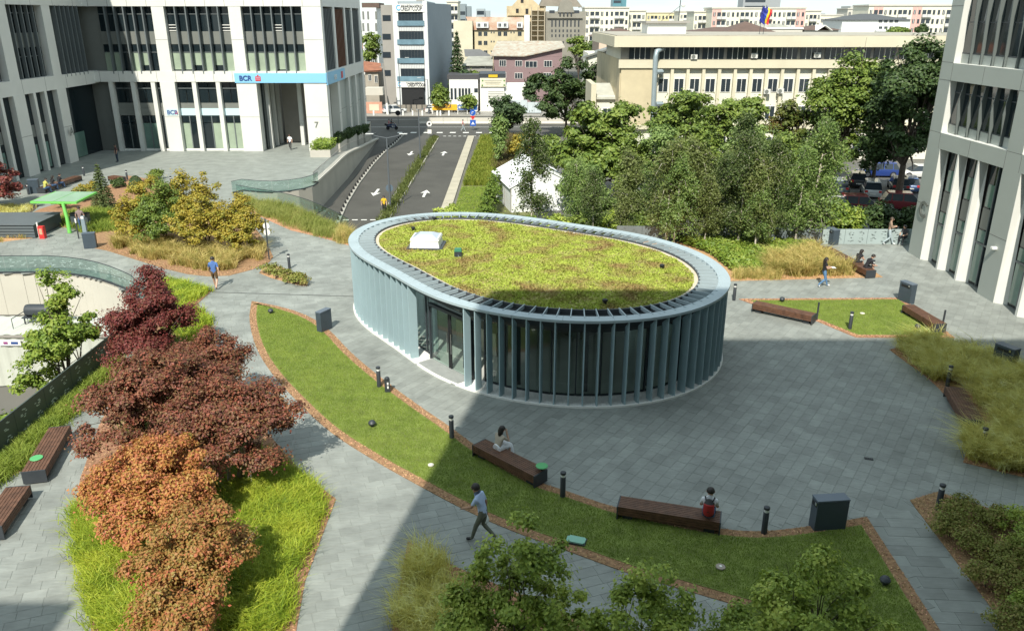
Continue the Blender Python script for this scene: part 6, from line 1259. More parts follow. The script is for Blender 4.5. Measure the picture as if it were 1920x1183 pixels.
JB = thing('road_barrier', 'long low concrete barrier along the middle of the street', 'barrier', (0, 136.4, ZG))
jm = MB(); prf = [(-0.3, 0), (0.3, 0), (0.28, 0.1), (0.12, 0.35), (0.09, 0.95), (-0.09, 0.95), (-0.12, 0.35), (-0.28, 0.1)]; jm.add([(-1.98, y, z) for y, z in prf]+[(1.98, y, z) for y, z in prf], [tuple(range(8)), tuple(range(15, 7, -1))]+[(i, 8+i, 8+(i+1) % 8, (i+1) % 8) for i in range(8)])
jme = jm.mesh('barrier_block', M_concw)
for k in range(14): put('barrier_block', jme, JB, (-13.4+k*4.0, 0, 0))
# stubby white bollards on the far pavement
wb = MB().lathe([(0.16, 0), (0.16, 0.75), (0.1, 0.82)], n=10).mesh('post', M_white)
for px in (701, 756, 774, 792, 826, 842, 884, 820): p = G(px, 217, ZG+0.08); tag(put('pavement_bollard', wb, None, p), 'stubby white bollard on the far pavement of the street', 'bollard', 'white bollards on the far pavement')
# banners on a tube fence
BF = thing('banner_fence', 'tube fence hung with a yellow and a blue banner', 'fence', (AtY(850, 210, 149.5).x, 149.5, ZG)); Yb = 149.5
x0, x1, z0, z1 = pr((810, 196), (857, 207), Yb); bxr('banner', mat('banner_yellow', (0.75, 0.40, 0.02), 0.6, 0.06, 1), BF, (x0, Yb-0.03, z0), (x1, Yb, z1)); text('TAIEMECA', 0.85, M_ctxt, BF, (x0+1.0, Yb-0.05, z0+0.35), bold=0.02, sx=0.62)
x0, x1, z0, z1 = pr((858, 197), (887, 207), Yb); bxr('banner', mat('banner_blue', (0.10, 0.17, 0.36), 0.6), BF, (x0, Yb-0.03, z0), (x1, Yb, z1)); bxr('banner_picture', mat('banner_pale', (0.6, 0.6, 0.5), 0.6, 0.4, 2.5), BF, (x0+0.2, Yb-0.04, z0+0.35), (x1-0.2, Yb-0.031, z1-0.3))
x0, x1, z0, z1 = pr((887.5, 195), (895, 207), Yb); bxr('banner', mat('banner_royal', (0.03, 0.14, 0.42), 0.6), BF, (x0, Yb-0.03, z0), (x1, Yb, z1))
for px in (810, 826, 842, 858, 876, 886, 896): p = AtY(px, 200, Yb); bxr('fence_post', M_white, BF, (p.x-0.05, Yb+0.01, ZG+0.08), (p.x+0.05, Yb+0.1, AtY(px, 192, Yb).z))
x0, x1, z0, z1 = pr((810, 192), (896, 193), Yb); bxr('fence_rail', M_white, BF, (x0, Yb+0.02, z1-0.08), (x1, Yb+0.08, z1)); bxr('fence_rail', M_white, BF, (x0, Yb+0.02, ZG+0.2), (x1, Yb+0.08, ZG+0.27))
# ---------------------------------------------------------------- vehicles
def car(label, loc, rz, colr, suv=False, cat='car'):
    t = thing('parked_car', label, cat, loc, rz, None); pm = mat('car_paint_%02d_%02d_%02d' % tuple(int(c*99) for c in colr), colr, 0.35, coat=0.8, metal=0.1); H_ = 1.62 if suv else 1.46; wl = 0.86 if suv else 0.78
    b = MB(); st = [(-2.2, .62, .42, wl-.06), (-2.12, .80, .25, wl+.04), (-1.3, .88, .22, wl+.08), (0, .90, .22, wl+.05), (1.1, .88, .22, wl), (1.95, .80, .25, wl-.12), (2.2, .60, .40, wl-.22)]
    n = 8; vs = []
    for x, w_, zb, zt_ in st:
        vs += [(x, -w_*.92, zb), (x, -w_, (zb+zt_)/2), (x, -w_*.96, zt_-.04), (x, -w_*.84, zt_), (x, w_*.84, zt_), (x, w_*.96, zt_-.04), (x, w_, (zb+zt_)/2), (x, w_*.92, zb)]
    fs = [(i*n+j, i*n+(j+1) % n, (i+1)*n+(j+1) % n, (i+1)*n+j) for i in range(6) for j in range(n)]+[tuple(range(n-1, -1, -1)), tuple(range(6*n, 7*n))]
    b.add(vs, fs); b.build('body', pm, t, smooth=True)
    def cab(x0, x1, x2, x3, zz0, zz1, w0, w1): return MB().add([(x0, -w0, zz0), (x3, -w0, zz0), (x3, w0, zz0), (x0, w0, zz0), (x1, -w1, zz1), (x2, -w1, zz1), (x2, w1, zz1), (x1, w1, zz1)], [(4, 5, 6, 7), (0, 1, 5, 4), (1, 2, 6, 5), (2, 3, 7, 6), (3, 0, 4, 7)])
    r0_ = -2.05 if suv else -1.85
    cab(r0_, r0_+.45, .35, 1.15, wl+.02, H_-.06, .80, .62).build('glasshouse', M_pane, t); cab(r0_+.36, r0_+.45, .38, .52, H_-.09, H_, .645, .59).build('roof', pm, t)
    for x_, dx in ((r0_+.75, .1), (-.35, .06)): cab(x_-.06, x_-.02, x_+.04, x_+.05, wl, H_-.07, .815, .64).build('pillar', pm, t)
    for x_ in (-1.35, 1.35):
        for s in (-1, 1):
            w_ = thing('wheel', None, None) if False else MB().lathe([(0.02, -.1), (.33, -.1), (.34, 0), (.33, .1), (.02, .1)], n=16).build('wheel', M_black, t); w_.rotation_euler.x = math.pi/2; w_.location = (x_, s*.80, .34)
            h_ = MB().lathe([(.21, -.012), (.21, .012)], n=12).build('rim', mat('alloy', (.45, .45, .46), .35, metal=.8), w_); h_.location = (0, 0, -s*.105)
    for s in (-1, 1): MB().box((2.13, s*.58, .62), (.14, .34, .12)).build('headlight', M_panelw, t); MB().box((-2.16, s*.62, .76), (.1, .26, .2)).build('tail_light', M_red, t)
    MB().box((-2.2, 0, .52), (.04, .5, .12)).build('number_plate', M_white, t)
    return t
R90 = math.pi/2
for px, py, rz, c, suv, lb in ((1612, 398, -0.25, (0.16, 0.012, 0.018), True, 'dark red car parked beside the bright bush'), (1695, 393, -0.25, (0.17, 0.012, 0.02), True, 'dark red car parked behind the dark tree trunk'), (1566, 398, -0.25, (0.03, 0.035, 0.045), True, 'black car with pale bonnet parked beside the red one'), (1632, 366, 1.25, (0.62, 0.64, 0.64), True, 'white crossover parked with its rear towards the red cars'), (1572, 360, 1.25, (0.22, 0.27, 0.28), False, 'grey saloon parked under the lime-green tree'), (1606, 347, 1.25, (0.05, 0.055, 0.06), False, 'dark grey car parked behind the white crossover'), (1645, 331, 3.05, (0.02, 0.05, 0.22), True, 'blue estate car with a red tail light parked behind the white crossover'), (1722, 333, 3.05, (0.7, 0.7, 0.68), False, 'white car parked behind the dark tree trunk'), (1683, 357, 1.25, (0.03, 0.035, 0.04), False, 'black car parked beside the white crossover'), (1702, 356, 1.25, (0.05, 0.10, 0.22), False, 'dark blue car parked next to the corner office'), (1340, 366, 0.1, (0.6, 0.62, 0.62), False, 'silver car glimpsed between the birches')):
    car(lb, G(px, py, ZG-0.03), rz, c, suv)
for px, lb in ((822, 'white van parked behind the yellow banner'), (846, 'white car parked behind the banners'), (868, 'white car parked behind the blue banner')): car(lb, G(px, 209, ZG+0.08), 0.1, (0.72, 0.72, 0.7), True, 'car').location.y = 151.3
car('white car parked beside the black gate of the slim bank block', (AtY(738, 210, 151).x, 151.5, ZG+.08), 0.4, (0.7, 0.72, 0.72), False)
# scooter with two riders is built with the people
def tent():
    t = thing('marquee_tent', 'white gabled tent beside the thuja row', 'tent', (2.0, 76, ZG)); w_, d_, h, r = 3.0, 4.2, 2.4, 3.9; m_ = mat('tent_white', (0.78, 0.80, 0.80), 0.6, 0.03, 1)
    for s in (-1, 1):
        MB().box((s*w_, 0, h/2), (0.06, d_*2, h)).build('side_panel', m_, t)
        MB().add([(s*(w_+.2), -d_-.1, h-.15), (0, -d_-.1, r), (0, d_+.1, r), (s*(w_+.2), d_+.1, h-.15), (s*(w_+.2), -d_-.1, h-.22), (0, -d_-.1, r-.07), (0, d_+.1, r-.07), (s*(w_+.2), d_+.1, h-.22)], [(0, 1, 2, 3), (7, 6, 5, 4), (0, 4, 5, 1), (2, 6, 7, 3), (0, 3, 7, 4)]).build('roof_sheet', m_, t)
        MB().add([(-w_, s*d_, 0), (w_, s*d_, 0), (w_, s*d_, h), (0, s*d_, r-.1), (-w_, s*d_, h)], [(0, 1, 2, 3, 4)]).build('gable_panel', m_, t)
    for s in (-1, 1):
        for k in range(4): MB().tube([(s*(w_+.04), -d_+k*2*d_/3, 0), (s*(w_+.04), -d_+k*2*d_/3, h)], .04, 6).build('pole', M_panelg, t)
    t.rotation_euler.z = math.radians(12); return t
tent()
# ---------------------------------------------------------------- rails and screens
M_rail = glassmat('rail_glass', (0.80, 0.89, 0.87), 0.06)
M_frit = mat('glass_frit', (0.36, 0.46, 0.44), 0.5)
def glassrail(label, pts, h, step, m, frit=True, z=0.0, cap=M_dark):
    pts = [Vector(p) for p in pts]; t = thing('glass_railing', label, 'railing', (pts[0].x, pts[0].y, z)); d = [0]
    for a, c in zip(pts[:-1], pts[1:]): d.append(d[-1]+(c-a).length)
    n = max(1, int(d[-1]/step)); P = []
    for k in range(n+1):
        s = d[-1]*k/n; i = min(max(j for j in range(len(d)) if d[j] <= s+1e-6), len(pts)-2); P.append(pts[i].lerp(pts[i+1], (s-d[i])/max(1e-6, d[i+1]-d[i])))
    for k in range(n):
        a, c = P[k], P[k+1]; v = c-a; rz = math.atan2(v.y, v.x); mid = (a+c)/2; ln = v.length
        g_ = bx('glass_panel', m, t, (mid.x, mid.y, z+h/2+0.02), (ln-0.03, 0.02, h), rz)
        bx('base_channel', M_dark, t, (mid.x, mid.y, z+0.03), (ln+0.01, 0.09, 0.09), rz)
        if cap: bx('top_rail', cap, t, (mid.x, mid.y, z+h+0.035), (ln+0.01, 0.045, 0.03), rz)
        if frit:
            b = MB(); r = random.Random(k)
            for q in range(10):
                u, w_ = r.gauss(0, .12)+(-.25 if q % 2 else .25)*ln, .62+r.uniform(-.22, .22); b.box((u, -0.014, w_*h), (r.uniform(.08, .2), .004, .03))
            o = b.build('frit_pattern', M_frit, t); o.location = Vector((mid.x, mid.y, z))-t.location; o.rotation_euler.z = rz
    return t
glassrail('curved glass railing on the edge of the sunken yard', [p for p in RAILC if p.y > 37.2 and p.x > -48], 1.0, 1.25, M_rail)
glassrail('curved glass parapet above the rounded ramp wall', wall, 0.95, 1.3, M_rail)
glassrail('glass parapet behind the meadow grass strip', par, 1.0, 1.3, M_rail)
def screen(label, p0, p1, h, n, m, slotm, z=0.0):
    p0 = Vector(p0); p1 = Vector(p1); v = p1-p0; rz = math.atan2(v.y, v.x); t = thing('perforated_screen', label, 'screen', (p0.x, p0.y, z), rz); w_ = v.length/n
    for k in range(n):
        q = MB().box((w_*(k+.5), 0, h/2), (w_-.02, .05, h)).build('screen_panel', m, t); b = MB(); r = random.Random(k*3+1)
        for cx, cz in ((.27, .3), (.27, .72), (.74, .28), (.74, .72)):
            for j in range(9):
                a = r.uniform(0, 6.28); u = w_*(k+cx)+.17*math.cos(a)*r.uniform(.4, 1.1); zz = h*cz+.14*math.sin(a)
                b.box((u, 0, zz), (r.uniform(.06, .14), .058, .03))
        b.build('perforation', slotm, t)
        MB().box((w_*k, .04, h/2), (.05, .04, h)).build('post', M_dark, t)
    return t
screen('long dark green perforated screen above the sunken yard', (-17.45, 12, 0), (-17.35, 34.5, 0), 1.15, 12, mat('screen_dark', (0.055, 0.075, 0.07), 0.5, 0.05, 2), mat('slot_pale', (0.45, 0.52, 0.46), 0.6))
screen('pale perforated screen beside the corner office', (20.4, 51.45, 0), (27.8, 51.4, 0), 1.0, 5, mat('screen_pale', (0.33, 0.40, 0.40), 0.5, 0.05, 1), mat('slot_dark', (0.10, 0.12, 0.12), 0.6))
screen('dark glossy screen behind the birch trunks', (7.0, 52.35, 0), (20.3, 51.5, 0), 1.0, 8, mat('screen_grey', (0.14, 0.17, 0.18), 0.2, 0.1, 1), mat('slot_dark', (0.10, 0.12, 0.12), 0.6))
# ramp wall coping and baluster railing
CO = [Vector((-17.75, 72.2, 0)), Vector((-17.9, 80, 0)), Vector((-18.05, 88, 0)), Vector((-18.6, 100, -1.0)), Vector((-19.4, 117.5, ZG+0.03))]
cw = thing('ramp_railing', 'metal baluster railing on the pale coping of the ramp wall', 'railing', CO[0]); dn_ = catmull(CO, 10); b = MB(); b2 = MB()
for a, c in zip(dn_[:-1], dn_[1:]):
    v = (c-a); n_ = Vector((-v.y, v.x, 0)).normalized()*0.22; b.add([a-n_+Vector((0, 0, .02)), c-n_+Vector((0, 0, .02)), c+n_+Vector((0, 0, .02)), a+n_+Vector((0, 0, .02)), a-n_+Vector((0, 0, .2)), c-n_+Vector((0, 0, .2)), c+n_+Vector((0, 0, .2)), a+n_+Vector((0, 0, .2))], [(4, 5, 6, 7), (0, 1, 5, 4), (2, 3, 7, 6)])
local(b, cw).build('coping', M_concw, cw)
up_ = Vector((0, 0, 1.0)); local(MB().tube([p+up_+Vector((-.1, 0, 0)) for p in dn_], .03, 6), cw).build('handrail', M_panelg, cw)
bal = MB().box((0, 0, .5), (.03, .05, 1.0)).mesh('baluster', M_offin)
for p in catmull(CO, 16)[::1]: put('baluster', bal, cw, p+Vector((-.1, 0, 0))-cw.location)
# planters along the bank side
M_plant = mat('planter_stone', (0.46, 0.44, 0.39), 0.8, 0.06, 1)
for k, (y0, y1, zb, zt_, lb) in enumerate(((86.5, 91.2, 0, 0.75, 'stone planter with bright low shrubs at the portal corner'), (92.4, 96.4, -.4, .6, 'stone planter between the first two side columns'), (98, 102.8, -.8, .3, 'stone planter between the middle side columns'), (104.1, 107.4, -1.3, -.1, 'stone planter before the last but one side column'), (108.6, 112.7, -1.9, -.5, 'stone planter at the street end of the bank building'))):
    t = thing('planter', lb, 'planter', (XR+0.5, (y0+y1)/2, zb)); x0_, x1_ = (XR-2.0, XR-.2) if k == 0 else (XR-.4, XR+.6)
    x0_, x1_ = (XR-1.4, XR+.75) if k == 0 else (x0_, x1_)
    y1 = 90.4 if k == 0 else y1
    bxr('trough', M_plant, t, (x0_, y0, zb-.6), (x1_, y1, zt_))
    rng = np.random.default_rng(300+k); n = 1400; C = np.stack([rng.uniform(x0_, x1_, n), rng.uniform(y0, y1, n), zt_+rng.random(n)**1.4*0.85], 1)-np.array(t.location); put('foliage', leaf_mesh('foliage', C, rng.normal(size=(n, 3))*.6+np.array([0, -.2, 1]), .26, L_bright if k == 0 else L_dark, rng), t)
# ---------------------------------------------------------------- benches
def bench(label, a, c, wd=0.62, cut=None):
    """a, c: picture points of the seat's two end centres"""
    a = G(a[0], a[1], .45); c = G(c[0], c[1], .45); v = c-a; ln = v.length; m_ = (a+c)/2; t = thing('slat_bench', label, 'bench', (m_.x, m_.y, 0.02), math.atan2(v.y, v.x))
    ns = 7; sw = wd/ns; sl = MB().box((0, 0, 0), (ln-.06, sw-.016, .04)).mesh('slat', M_wood)
    for k in range(ns): put('slat', sl, t, (0, -wd/2+sw*(k+.5), .43))
    sd_ = MB().box((0, 0, 0), (ln-.06, .035, .065)).mesh('side_slat', M_wood)
    for s in (-1, 1):
        for k in range(3): put('side_slat', sd_, t, (0, s*(wd/2-.02), .37-.08*k))
    for s in (-1, 1): MB().box((s*(ln/2-.01), 0, .235), (.04, wd, .43)).build('end_plate', M_dark, t)
    for s in (-1, 1): MB().box((s*(ln/2-.3), 0, .07), (.3, wd-.2, .14)).build('foot', M_dark, t)
    MB().box((0, 0, .385), (ln-.1, .1, .04)).build('under_beam', M_dark, t)
    return t
bench('wooden slat bench with the woman in white sitting on it', (898, 829), (1014, 887)); bench('wooden slat bench with the red backpack sitter', (1160, 940), (1352, 970))
bench('sunlit reddish slat bench along the angular lawn facing the pavilion', (1415, 567), (1527, 591), .6); bench('slat bench on the far side of the angular lawn beside a dark bin', (1703, 572), (1764, 608)); bench('shaded slat bench in front of the feathery grass bed', (1790, 727), (1826, 788), .7)
bench('slat bench with a green disc, beside the verge and perforated screen', (62, 884), (112, 800), .7); bench('slat bench beside the verge, next to the one with the green disc', (-22, 990), (34, 912), .7)
bench('long dark slat bench behind the golden grass with two sitters', (1548, 463), (1634, 508), .6); bench('slat bench in the shade of the bank wing with three sitters', (76, 353), (146, 330), .7); bench('short reddish bench beside the small spruce', (208, 330), (229, 333), .7); bench('low reddish bench by the upper garden mulch', (264, 339), (310, 346), .7)
for (px, py, h, lb) in ((68, 857, .5, 'green disc table top on the bench by the perforated screen'), (1016, 872, .62, 'small green disc table top on a stem at the bench end')):
    p = G(px, py, h+.02); t = thing('disc_table', lb, 'table', (p.x, p.y, .45)); MB().lathe([(.19, h-.47), (.2, h-.455), (.19, h-.44)], n=20).build('disc', mat('disc_green', (.09, .38, .14), .5), t); MB().tube([(0, 0, .02), (0, 0, h-.46)], .03, 8).build('stem', M_dark, t)
# ---------------------------------------------------------------- bollards
bs = MB().lathe([(.085, 0), (.085, .72), (.07, .74)], n=12).mesh('post', M_dark, True); bl = MB().lathe([(.07, .74), (.07, .83)], n=12).mesh('lens', mat('lens', (.75, .76, .74), .3), True); bt = MB().lathe([(.09, .83), (.09, .9), (.04, .925)], n=12).mesh('cap', M_dark, True)
for px, py, lb in ((1055, 932, 'bollard light between the two benches on the crescent lawn edge'), (1432, 1000, 'bollard light between the backpack sitter and the big dark bin'), (847, 822, 'bollard light at the sun and shadow edge of the crescent lawn'), (711, 726, 'bollard light next to the twin socket post on the mulch'), (1758, 956, 'bollard light at the corner of the shrub bed'), (1593, 618, 'bollard light on the angular lawn'), (1376, 563, 'bollard light beside the pavilion end'), (1776, 724, 'bollard light in the feathery grass by the shaded bench'), (1839, 846, 'bollard light sunk in the feathery grass'), (1634, 516, 'bollard light beside the man in black'), (239, 338, 'bollard light by the short reddish bench'), (322, 350, 'bollard light by the low reddish bench'), (543, 504, 'bollard light in the little path bed'), (158, 330, 'bollard light at the end of the shaded bench with three sitters'), (54, 365, 'pale bollard light beside the dark purple maple')):
    t = thing('bollard_light', lb, 'bollard', G(px, py), 0, 'bollard lights'); put('post', bs, t); put('lens', bl, t); put('cap', bt, t)
t = thing('socket_post', 'low dark twin socket post on the mulch edge', 'post', G(727, 736)); MB().box((0, 0, .3), (.2, .12, .6)).build('body', M_dark, t); MB().box((.03, -.065, .42), (.06, .012, .1)).build('socket', M_white, t); MB().box((.03, -.065, .26), (.06, .012, .1)).build('socket', M_white, t); MB().lathe([(.1, .6), (.09, .66), (.03, .7)], n=10).build('cap', M_dark, t)
for px, py, h, lb in ((505, 488, 2.6, 'thin tall black sign post with white discs beside the golden grass'), (1531, 601, .95, 'thin dark post at the end of the sunlit reddish bench'), (1766, 616, .95, 'thin dark post at the end of the bench by the dark bin'), (148, 448, 1.35, 'thin black post with a white tip by the green canopy')):
    t = thing('slim_post', lb, 'post', G(px, py)); MB().box((0, 0, h/2), (.07, .05, h)).build('post', M_dark, t)
    if h > 2:
        for z_ in (1.75, 2.15): 
            o = MB().lathe([(.2, -.012), (.2, .012)], n=18).build('sign_disc', M_white, t); o.rotation_euler.x = R90; o.location = (.02, .05, z_)
    elif h > 1.2: MB().box((0, 0, h-.1), (.075, .055, .3)).build('tip', M_white, t)
# ---------------------------------------------------------------- bins
def bin_(label, px, py, w_, d_, h, rz):
    t = thing('litter_bin', label, 'bin', G(px, py), rz); MB().box((0, 0, h/2-.02), (w_, d_, h-.04)).build('body', mat('bin_body', (.05, .07, .09), .4, .06, 3), t); MB().box((0, 0, h), (w_+.02, d_+.02, .05)).build('lid', mat('bin_lid', (.10, .13, .17), .35), t); MB().box((-w_/2-.004, 0, h-.16), (.02, d_*.7, .12)).build('slot', M_black, t)
    MB().box((-w_/2-.02, -d_*.3, h-.1), (.03, .08, .1)).build('ashtray', mat('chrome', (.6, .6, .6), .2, metal=1), t); return t
bin_('large dark litter bin on the lawn edge beside the wide plaza', 1550, 988, .95, .36, 1.0, .1); bin_('dark litter bin at the pavilion end of the crescent lawn', 609, 619, .3, .75, 1.0, -.5); bin_('dark litter bin at the head of the bench by the angular lawn', 1698, 566, .35, .8, 1.05, .35); bin_('dark litter bin behind the feathery grass bed', 1880, 694, .4, .85, 1.1, .45); bin_('grey litter bin at the corner of the golden grass bed', 171, 465, .75, .35, 1.0, .25); bin_('dark bin beside the shaded bench with three sitters', 66, 362, .8, .5, 1.15, .3); bin_('dark bin at the end of the pale perforated screen', 1558, 457, .5, .8, 1.0, .35)
# lawn spots, covers
for px, py, lb in ((698, 800, 'dark dome spotlight in the sunlit part of the crescent lawn'), (1658, 1096, 'dark dome spotlight in the shaded corner of the crescent lawn'), (1720, 617, 'dark dome spotlight on the angular lawn'), (1466, 566, 'dark dome spotlight behind the sunlit reddish bench'), (508, 588, 'dark dome spotlight at the tip of the crescent lawn')):
    t = thing('lawn_spotlight', lb, 'spotlight', G(px, py, .03)); MB().lathe([(.05, 0), (.05, .08)], n=8).build('stem', M_dark, t); o = MB().lathe([(.03, .06), (.12, .1), (.14, .17), (.1, .24), (.03, .27)], n=14).build('head', M_dark, t, smooth=True)
for px, py, r_, c, lb in ((1351, 1063, .13, (.33, .28, .24), 'round pale drain cover in the shaded lawn'), (808, 872, .1, (.6, .58, .5), 'round white cover at the sun and shadow edge of the lawn'), (1617, 588, .12, (.6, .58, .45), 'pale round cover on the angular lawn')):
    t = thing('drain_cover', lb, 'cover', G(px, py, .05)); MB().lathe([(r_, 0), (r_, .03), (r_*.9, .035)], n=18).build('ring', mat('cover_%d' % px, c, .8, .2, 20), t); MB().lathe([(r_*.3, .03), (r_*.3, .045)], n=12).build('knob', M_white, t)
t = thing('valve_hatch', 'turquoise plastic hatch lid lying in the shaded lawn', 'hatch', G(1080, 1013, .06), -.32); MB().prism([(-.26, -.15), (.22, -.15), (.27, -.1), (.27, .1), (.22, .15), (-.2, .15), (-.22, .1), (-.27, .08)], 0, .05).build('lid', mat('hatch_green', (.22, .46, .36), .5, .05, 3), t); MB().prism([(-.28, -.17), (.29, -.17), (.29, .17), (-.28, .17)], -.04, .012).build('rim', M_dark, t)
t = thing('floor_drain', 'small black floor drain in the wide plaza paving', 'drain', G(1629, 860, .004), -.3); MB().box((0, 0, .006), (.28, .14, .012)).build('frame', M_black, t)
for k in range(4): MB().box((-.09+k*.06, 0, .014), (.02, .1, .006)).build('grate_bar', M_dark, t)
sl_ = thing('slot_drain', 'thin dark slot drain crossing the path beside the walking man', 'drain', G(530, 553)); a, c = G(398, 548), G(664, 556); v = c-a; o = MB().box((0, 0, .004), (v.length, .05, .008)).build('slot', M_black, sl_); o.location = (a+c)/2-sl_.location; o.rotation_euler.z = math.atan2(v.y, v.x)
# ---------------------------------------------------------------- green canopy, enclosure, container
p = G(131, 437); ht = AtY(122, 381, p.y).z
CN = thing('canopy', 'flat green canopy on a single leaning green post', 'canopy', p); M_cang = mat('canopy_green', (.16, .50, .10), .45); M_cant = mat('canopy_panel', (.25, .38, .27), .35, .08, 1)
q = [G(56, 378, ht), G(143, 379, ht), G(182, 360, ht+.25), G(104, 359, ht+.25)]
q = [v-p for v in q]; b = MB(); b.add([v for v in q]+[v-Vector((0, 0, .14)) for v in q], [(7, 6, 5, 4), (0, 4, 5, 1), (1, 5, 6, 2), (2, 6, 7, 3), (3, 7, 4, 0), (0, 1, 2, 3)]); b.build('roof_frame', M_cang, CN)
ctr = sum(q, Vector())/4
for k in range(2):
    f0, f1 = (.02, .49) if k == 0 else (.51, .98)
    pa = [q[0].lerp(q[1], f0), q[0].lerp(q[1], f1), q[3].lerp(q[2], f1), q[3].lerp(q[2], f0)]; pa = [v.lerp(ctr, .04)+Vector((0, 0, .012)) for v in pa]; MB().add(pa, [(0, 1, 2, 3)]).build('solar_panel', M_cant, CN)
MB().tube([(0, 0, 0), (-.05, .1, ht*.5), (-.25, .3, ht-.1)], [.14, .12, .11], 12).build('post', M_cang, CN, smooth=True)
EN = thing('enclosure', 'low dark slatted metal enclosure beside the green canopy', 'enclosure', (G(30, 440).x, G(30, 440).y, 0)); a, c = G(-60, 444), G(66, 448); zt_ = .95; M_en = mat('enclosure_metal', (.06, .075, .085), .45, .06, 1)
e0 = G(-40, 399, zt_); e1 = G(112, 398, zt_); f1_ = G(62, 421, zt_); f0_ = G(-60, 421, zt_)
b = MB(); b.prism([tuple(f0_), tuple(f1_), tuple(e1), tuple(e0)], 0, zt_-.05); local(b, EN).build('body', M_en, EN); b = MB(); b.prism([tuple(f0_+Vector((-.1, -.1, 0))), tuple(f1_+Vector((.1, -.1, 0))), tuple(e1+Vector((.1, .1, 0))), tuple(e0)], zt_-.04, zt_); local(b, EN).build('lid', mat('enclosure_lid', (.12, .14, .15), .45, .06, 1), EN)
for k in range(4): 
    v = f1_-f0_; bx('slat', mat('enclosure_slat', (.10, .12, .13), .5), EN, ((f0_.x+f1_.x)/2, f0_.y-.03, .15+k*.2), (v.length, .03, .15), math.atan2(v.y, v.x))
t = thing('hydrant_box', 'red fire equipment box beside the dark enclosure', 'box', G(79, 447)); MB().box((.08, 0, .42), (.36, .3, .84)).build('box', M_red, t); MB().box((.08, -.155, .5), (.2, .012, .4)).build('label_plate', mat('plate', (.5, .32, .2), .5), t); MB().tube([(-.15, 0, 0), (-.15, 0, 1.1)], .05, 8).build('pipe', M_white, t)
t = thing('charging_post', 'blue-grey charging post in front of the man by the canopy', 'post', G(161, 440)); MB().box((0, 0, .65), (.28, .2, 1.3), taper=(.85, .9)).build('body', mat('post_bluegrey', (.20, .26, .30), .5), t); MB().box((0, -.09, 1.2), (.18, .03, .14)).build('display', M_white, t)
CT = thing('container', 'white corrugated container in the sunken yard', 'container', (-23.4, 36.1, ZG)); cx0, cx1, cy0, cy1, cz = -28.4, -18.7, 34.9, 37.35, 2.62; M_ct = mat('container_white', (.52, .54, .48), .55, .05, 1)
b = MB(); n = int((cx1-cx0)/.14); V_ = []
for k in range(n+1): V_.append((cx0+k*.14, cy0+(.04 if (k//2) % 2 else 0)))
for (x0_, y0_), (x1_, y1_) in zip(V_[:-1], V_[1:]): b.add([(x0_, y0_, ZG), (x1_, y1_, ZG), (x1_, y1_, ZG+cz), (x0_, y0_, ZG+cz)], [(0, 1, 2, 3)])
local(b, CT).build('front_wall', M_ct, CT)
b = MB()
for k in range(n): z_ = ZG+cz+(.035 if (k//2) % 2 else 0); z2 = ZG+cz+(.035 if ((k+1)//2) % 2 else 0); b.add([(cx0+k*.14, cy0, z_), (cx0+(k+1)*.14, cy0, z2), (cx0+(k+1)*.14, cy1, z2), (cx0+k*.14, cy1, z_)], [(0, 1, 2, 3)])
local(b, CT).build('roof', M_ct, CT); bxr('end_wall', M_ct, CT, (cx1-.06, cy0+.05, ZG), (cx1, cy1, ZG+cz-.01)); bxr('back_wall', M_ct, CT, (cx0, cy1-.06, ZG), (cx1-.07, cy1, ZG+cz-.01)); bxr('top_rail', M_panelg, CT, (cx0, cy0-.06, ZG+cz-.12), (cx1+.02, cy0-.01, ZG+cz))
s0 = AtY(-5, 637, cy0-.07); s1 = AtY(40, 648, cy0-.07); bxr('sign', M_white, CT, (s0.x, cy0-.08, s1.z), (s1.x, cy0-.065, s0.z)); bxr('sign_mark', M_navy, CT, (s1.x-.45, cy0-.09, s1.z+.08), (s1.x-.12, cy0-.081, s0.z-.1)); bxr('sign_mark', mat('sign_purple', (.25, .05, .2), .5), CT, (s1.x-.8, cy0-.09, s1.z+.08), (s1.x-.6, cy0-.081, s0.z-.1))
TK = thing('roof_tank', 'dark horizontal tank on a frame on the container roof', 'tank', (AtY(85, 590, 36.5).x, 36.5, ZG+cz+.03)); o = MB().lathe([(.05, -.9), (.28, -.85), (.3, -.7), (.3, .7), (.28, .85), (.05, .9)], n=16).build('tank', M_dark, TK, smooth=True); o.rotation_euler.y = R90; o.location = (0, 0, .62)
MB().box((0, 0, .32), (2.0, .6, .05)).build('deck', M_dark, TK)
for x_ in (-.9, .9):
    for y_ in (-.25, .25): MB().box((x_, y_, .15), (.05, .05, .3)).build('leg', M_dark, TK)
MB().tube([(-1.1, .3, 0), (-1.1, .3, .5), (-1.1, -.9, .5), (-1.1, -.9, 0)], .02, 6).build('rail', M_dark, TK)
# pale panels of the sunken yard wall
YW = thing('yard_wall', 'pale concrete panel wall curving round the sunken yard', 'wall', (-30, 45, ZG)); rc = [p for p in RAILC if p.y > 36 and p.x > -50]
for a, c in zip(rc[:-1], rc[1:]):
    v = c-a; mid = (a+c)/2; n_ = Vector((v.y, -v.x, 0)).normalized(); 
    if v.length < .05: continue
    bx('panel', mat('yard_panel', (.52, .50, .43), .8, .05, .5), YW, (mid.x+n_.x*.06, mid.y+n_.y*.06, ZG/2-.12), (v.length-.012, .08, -ZG-.1), math.atan2(v.y, v.x))
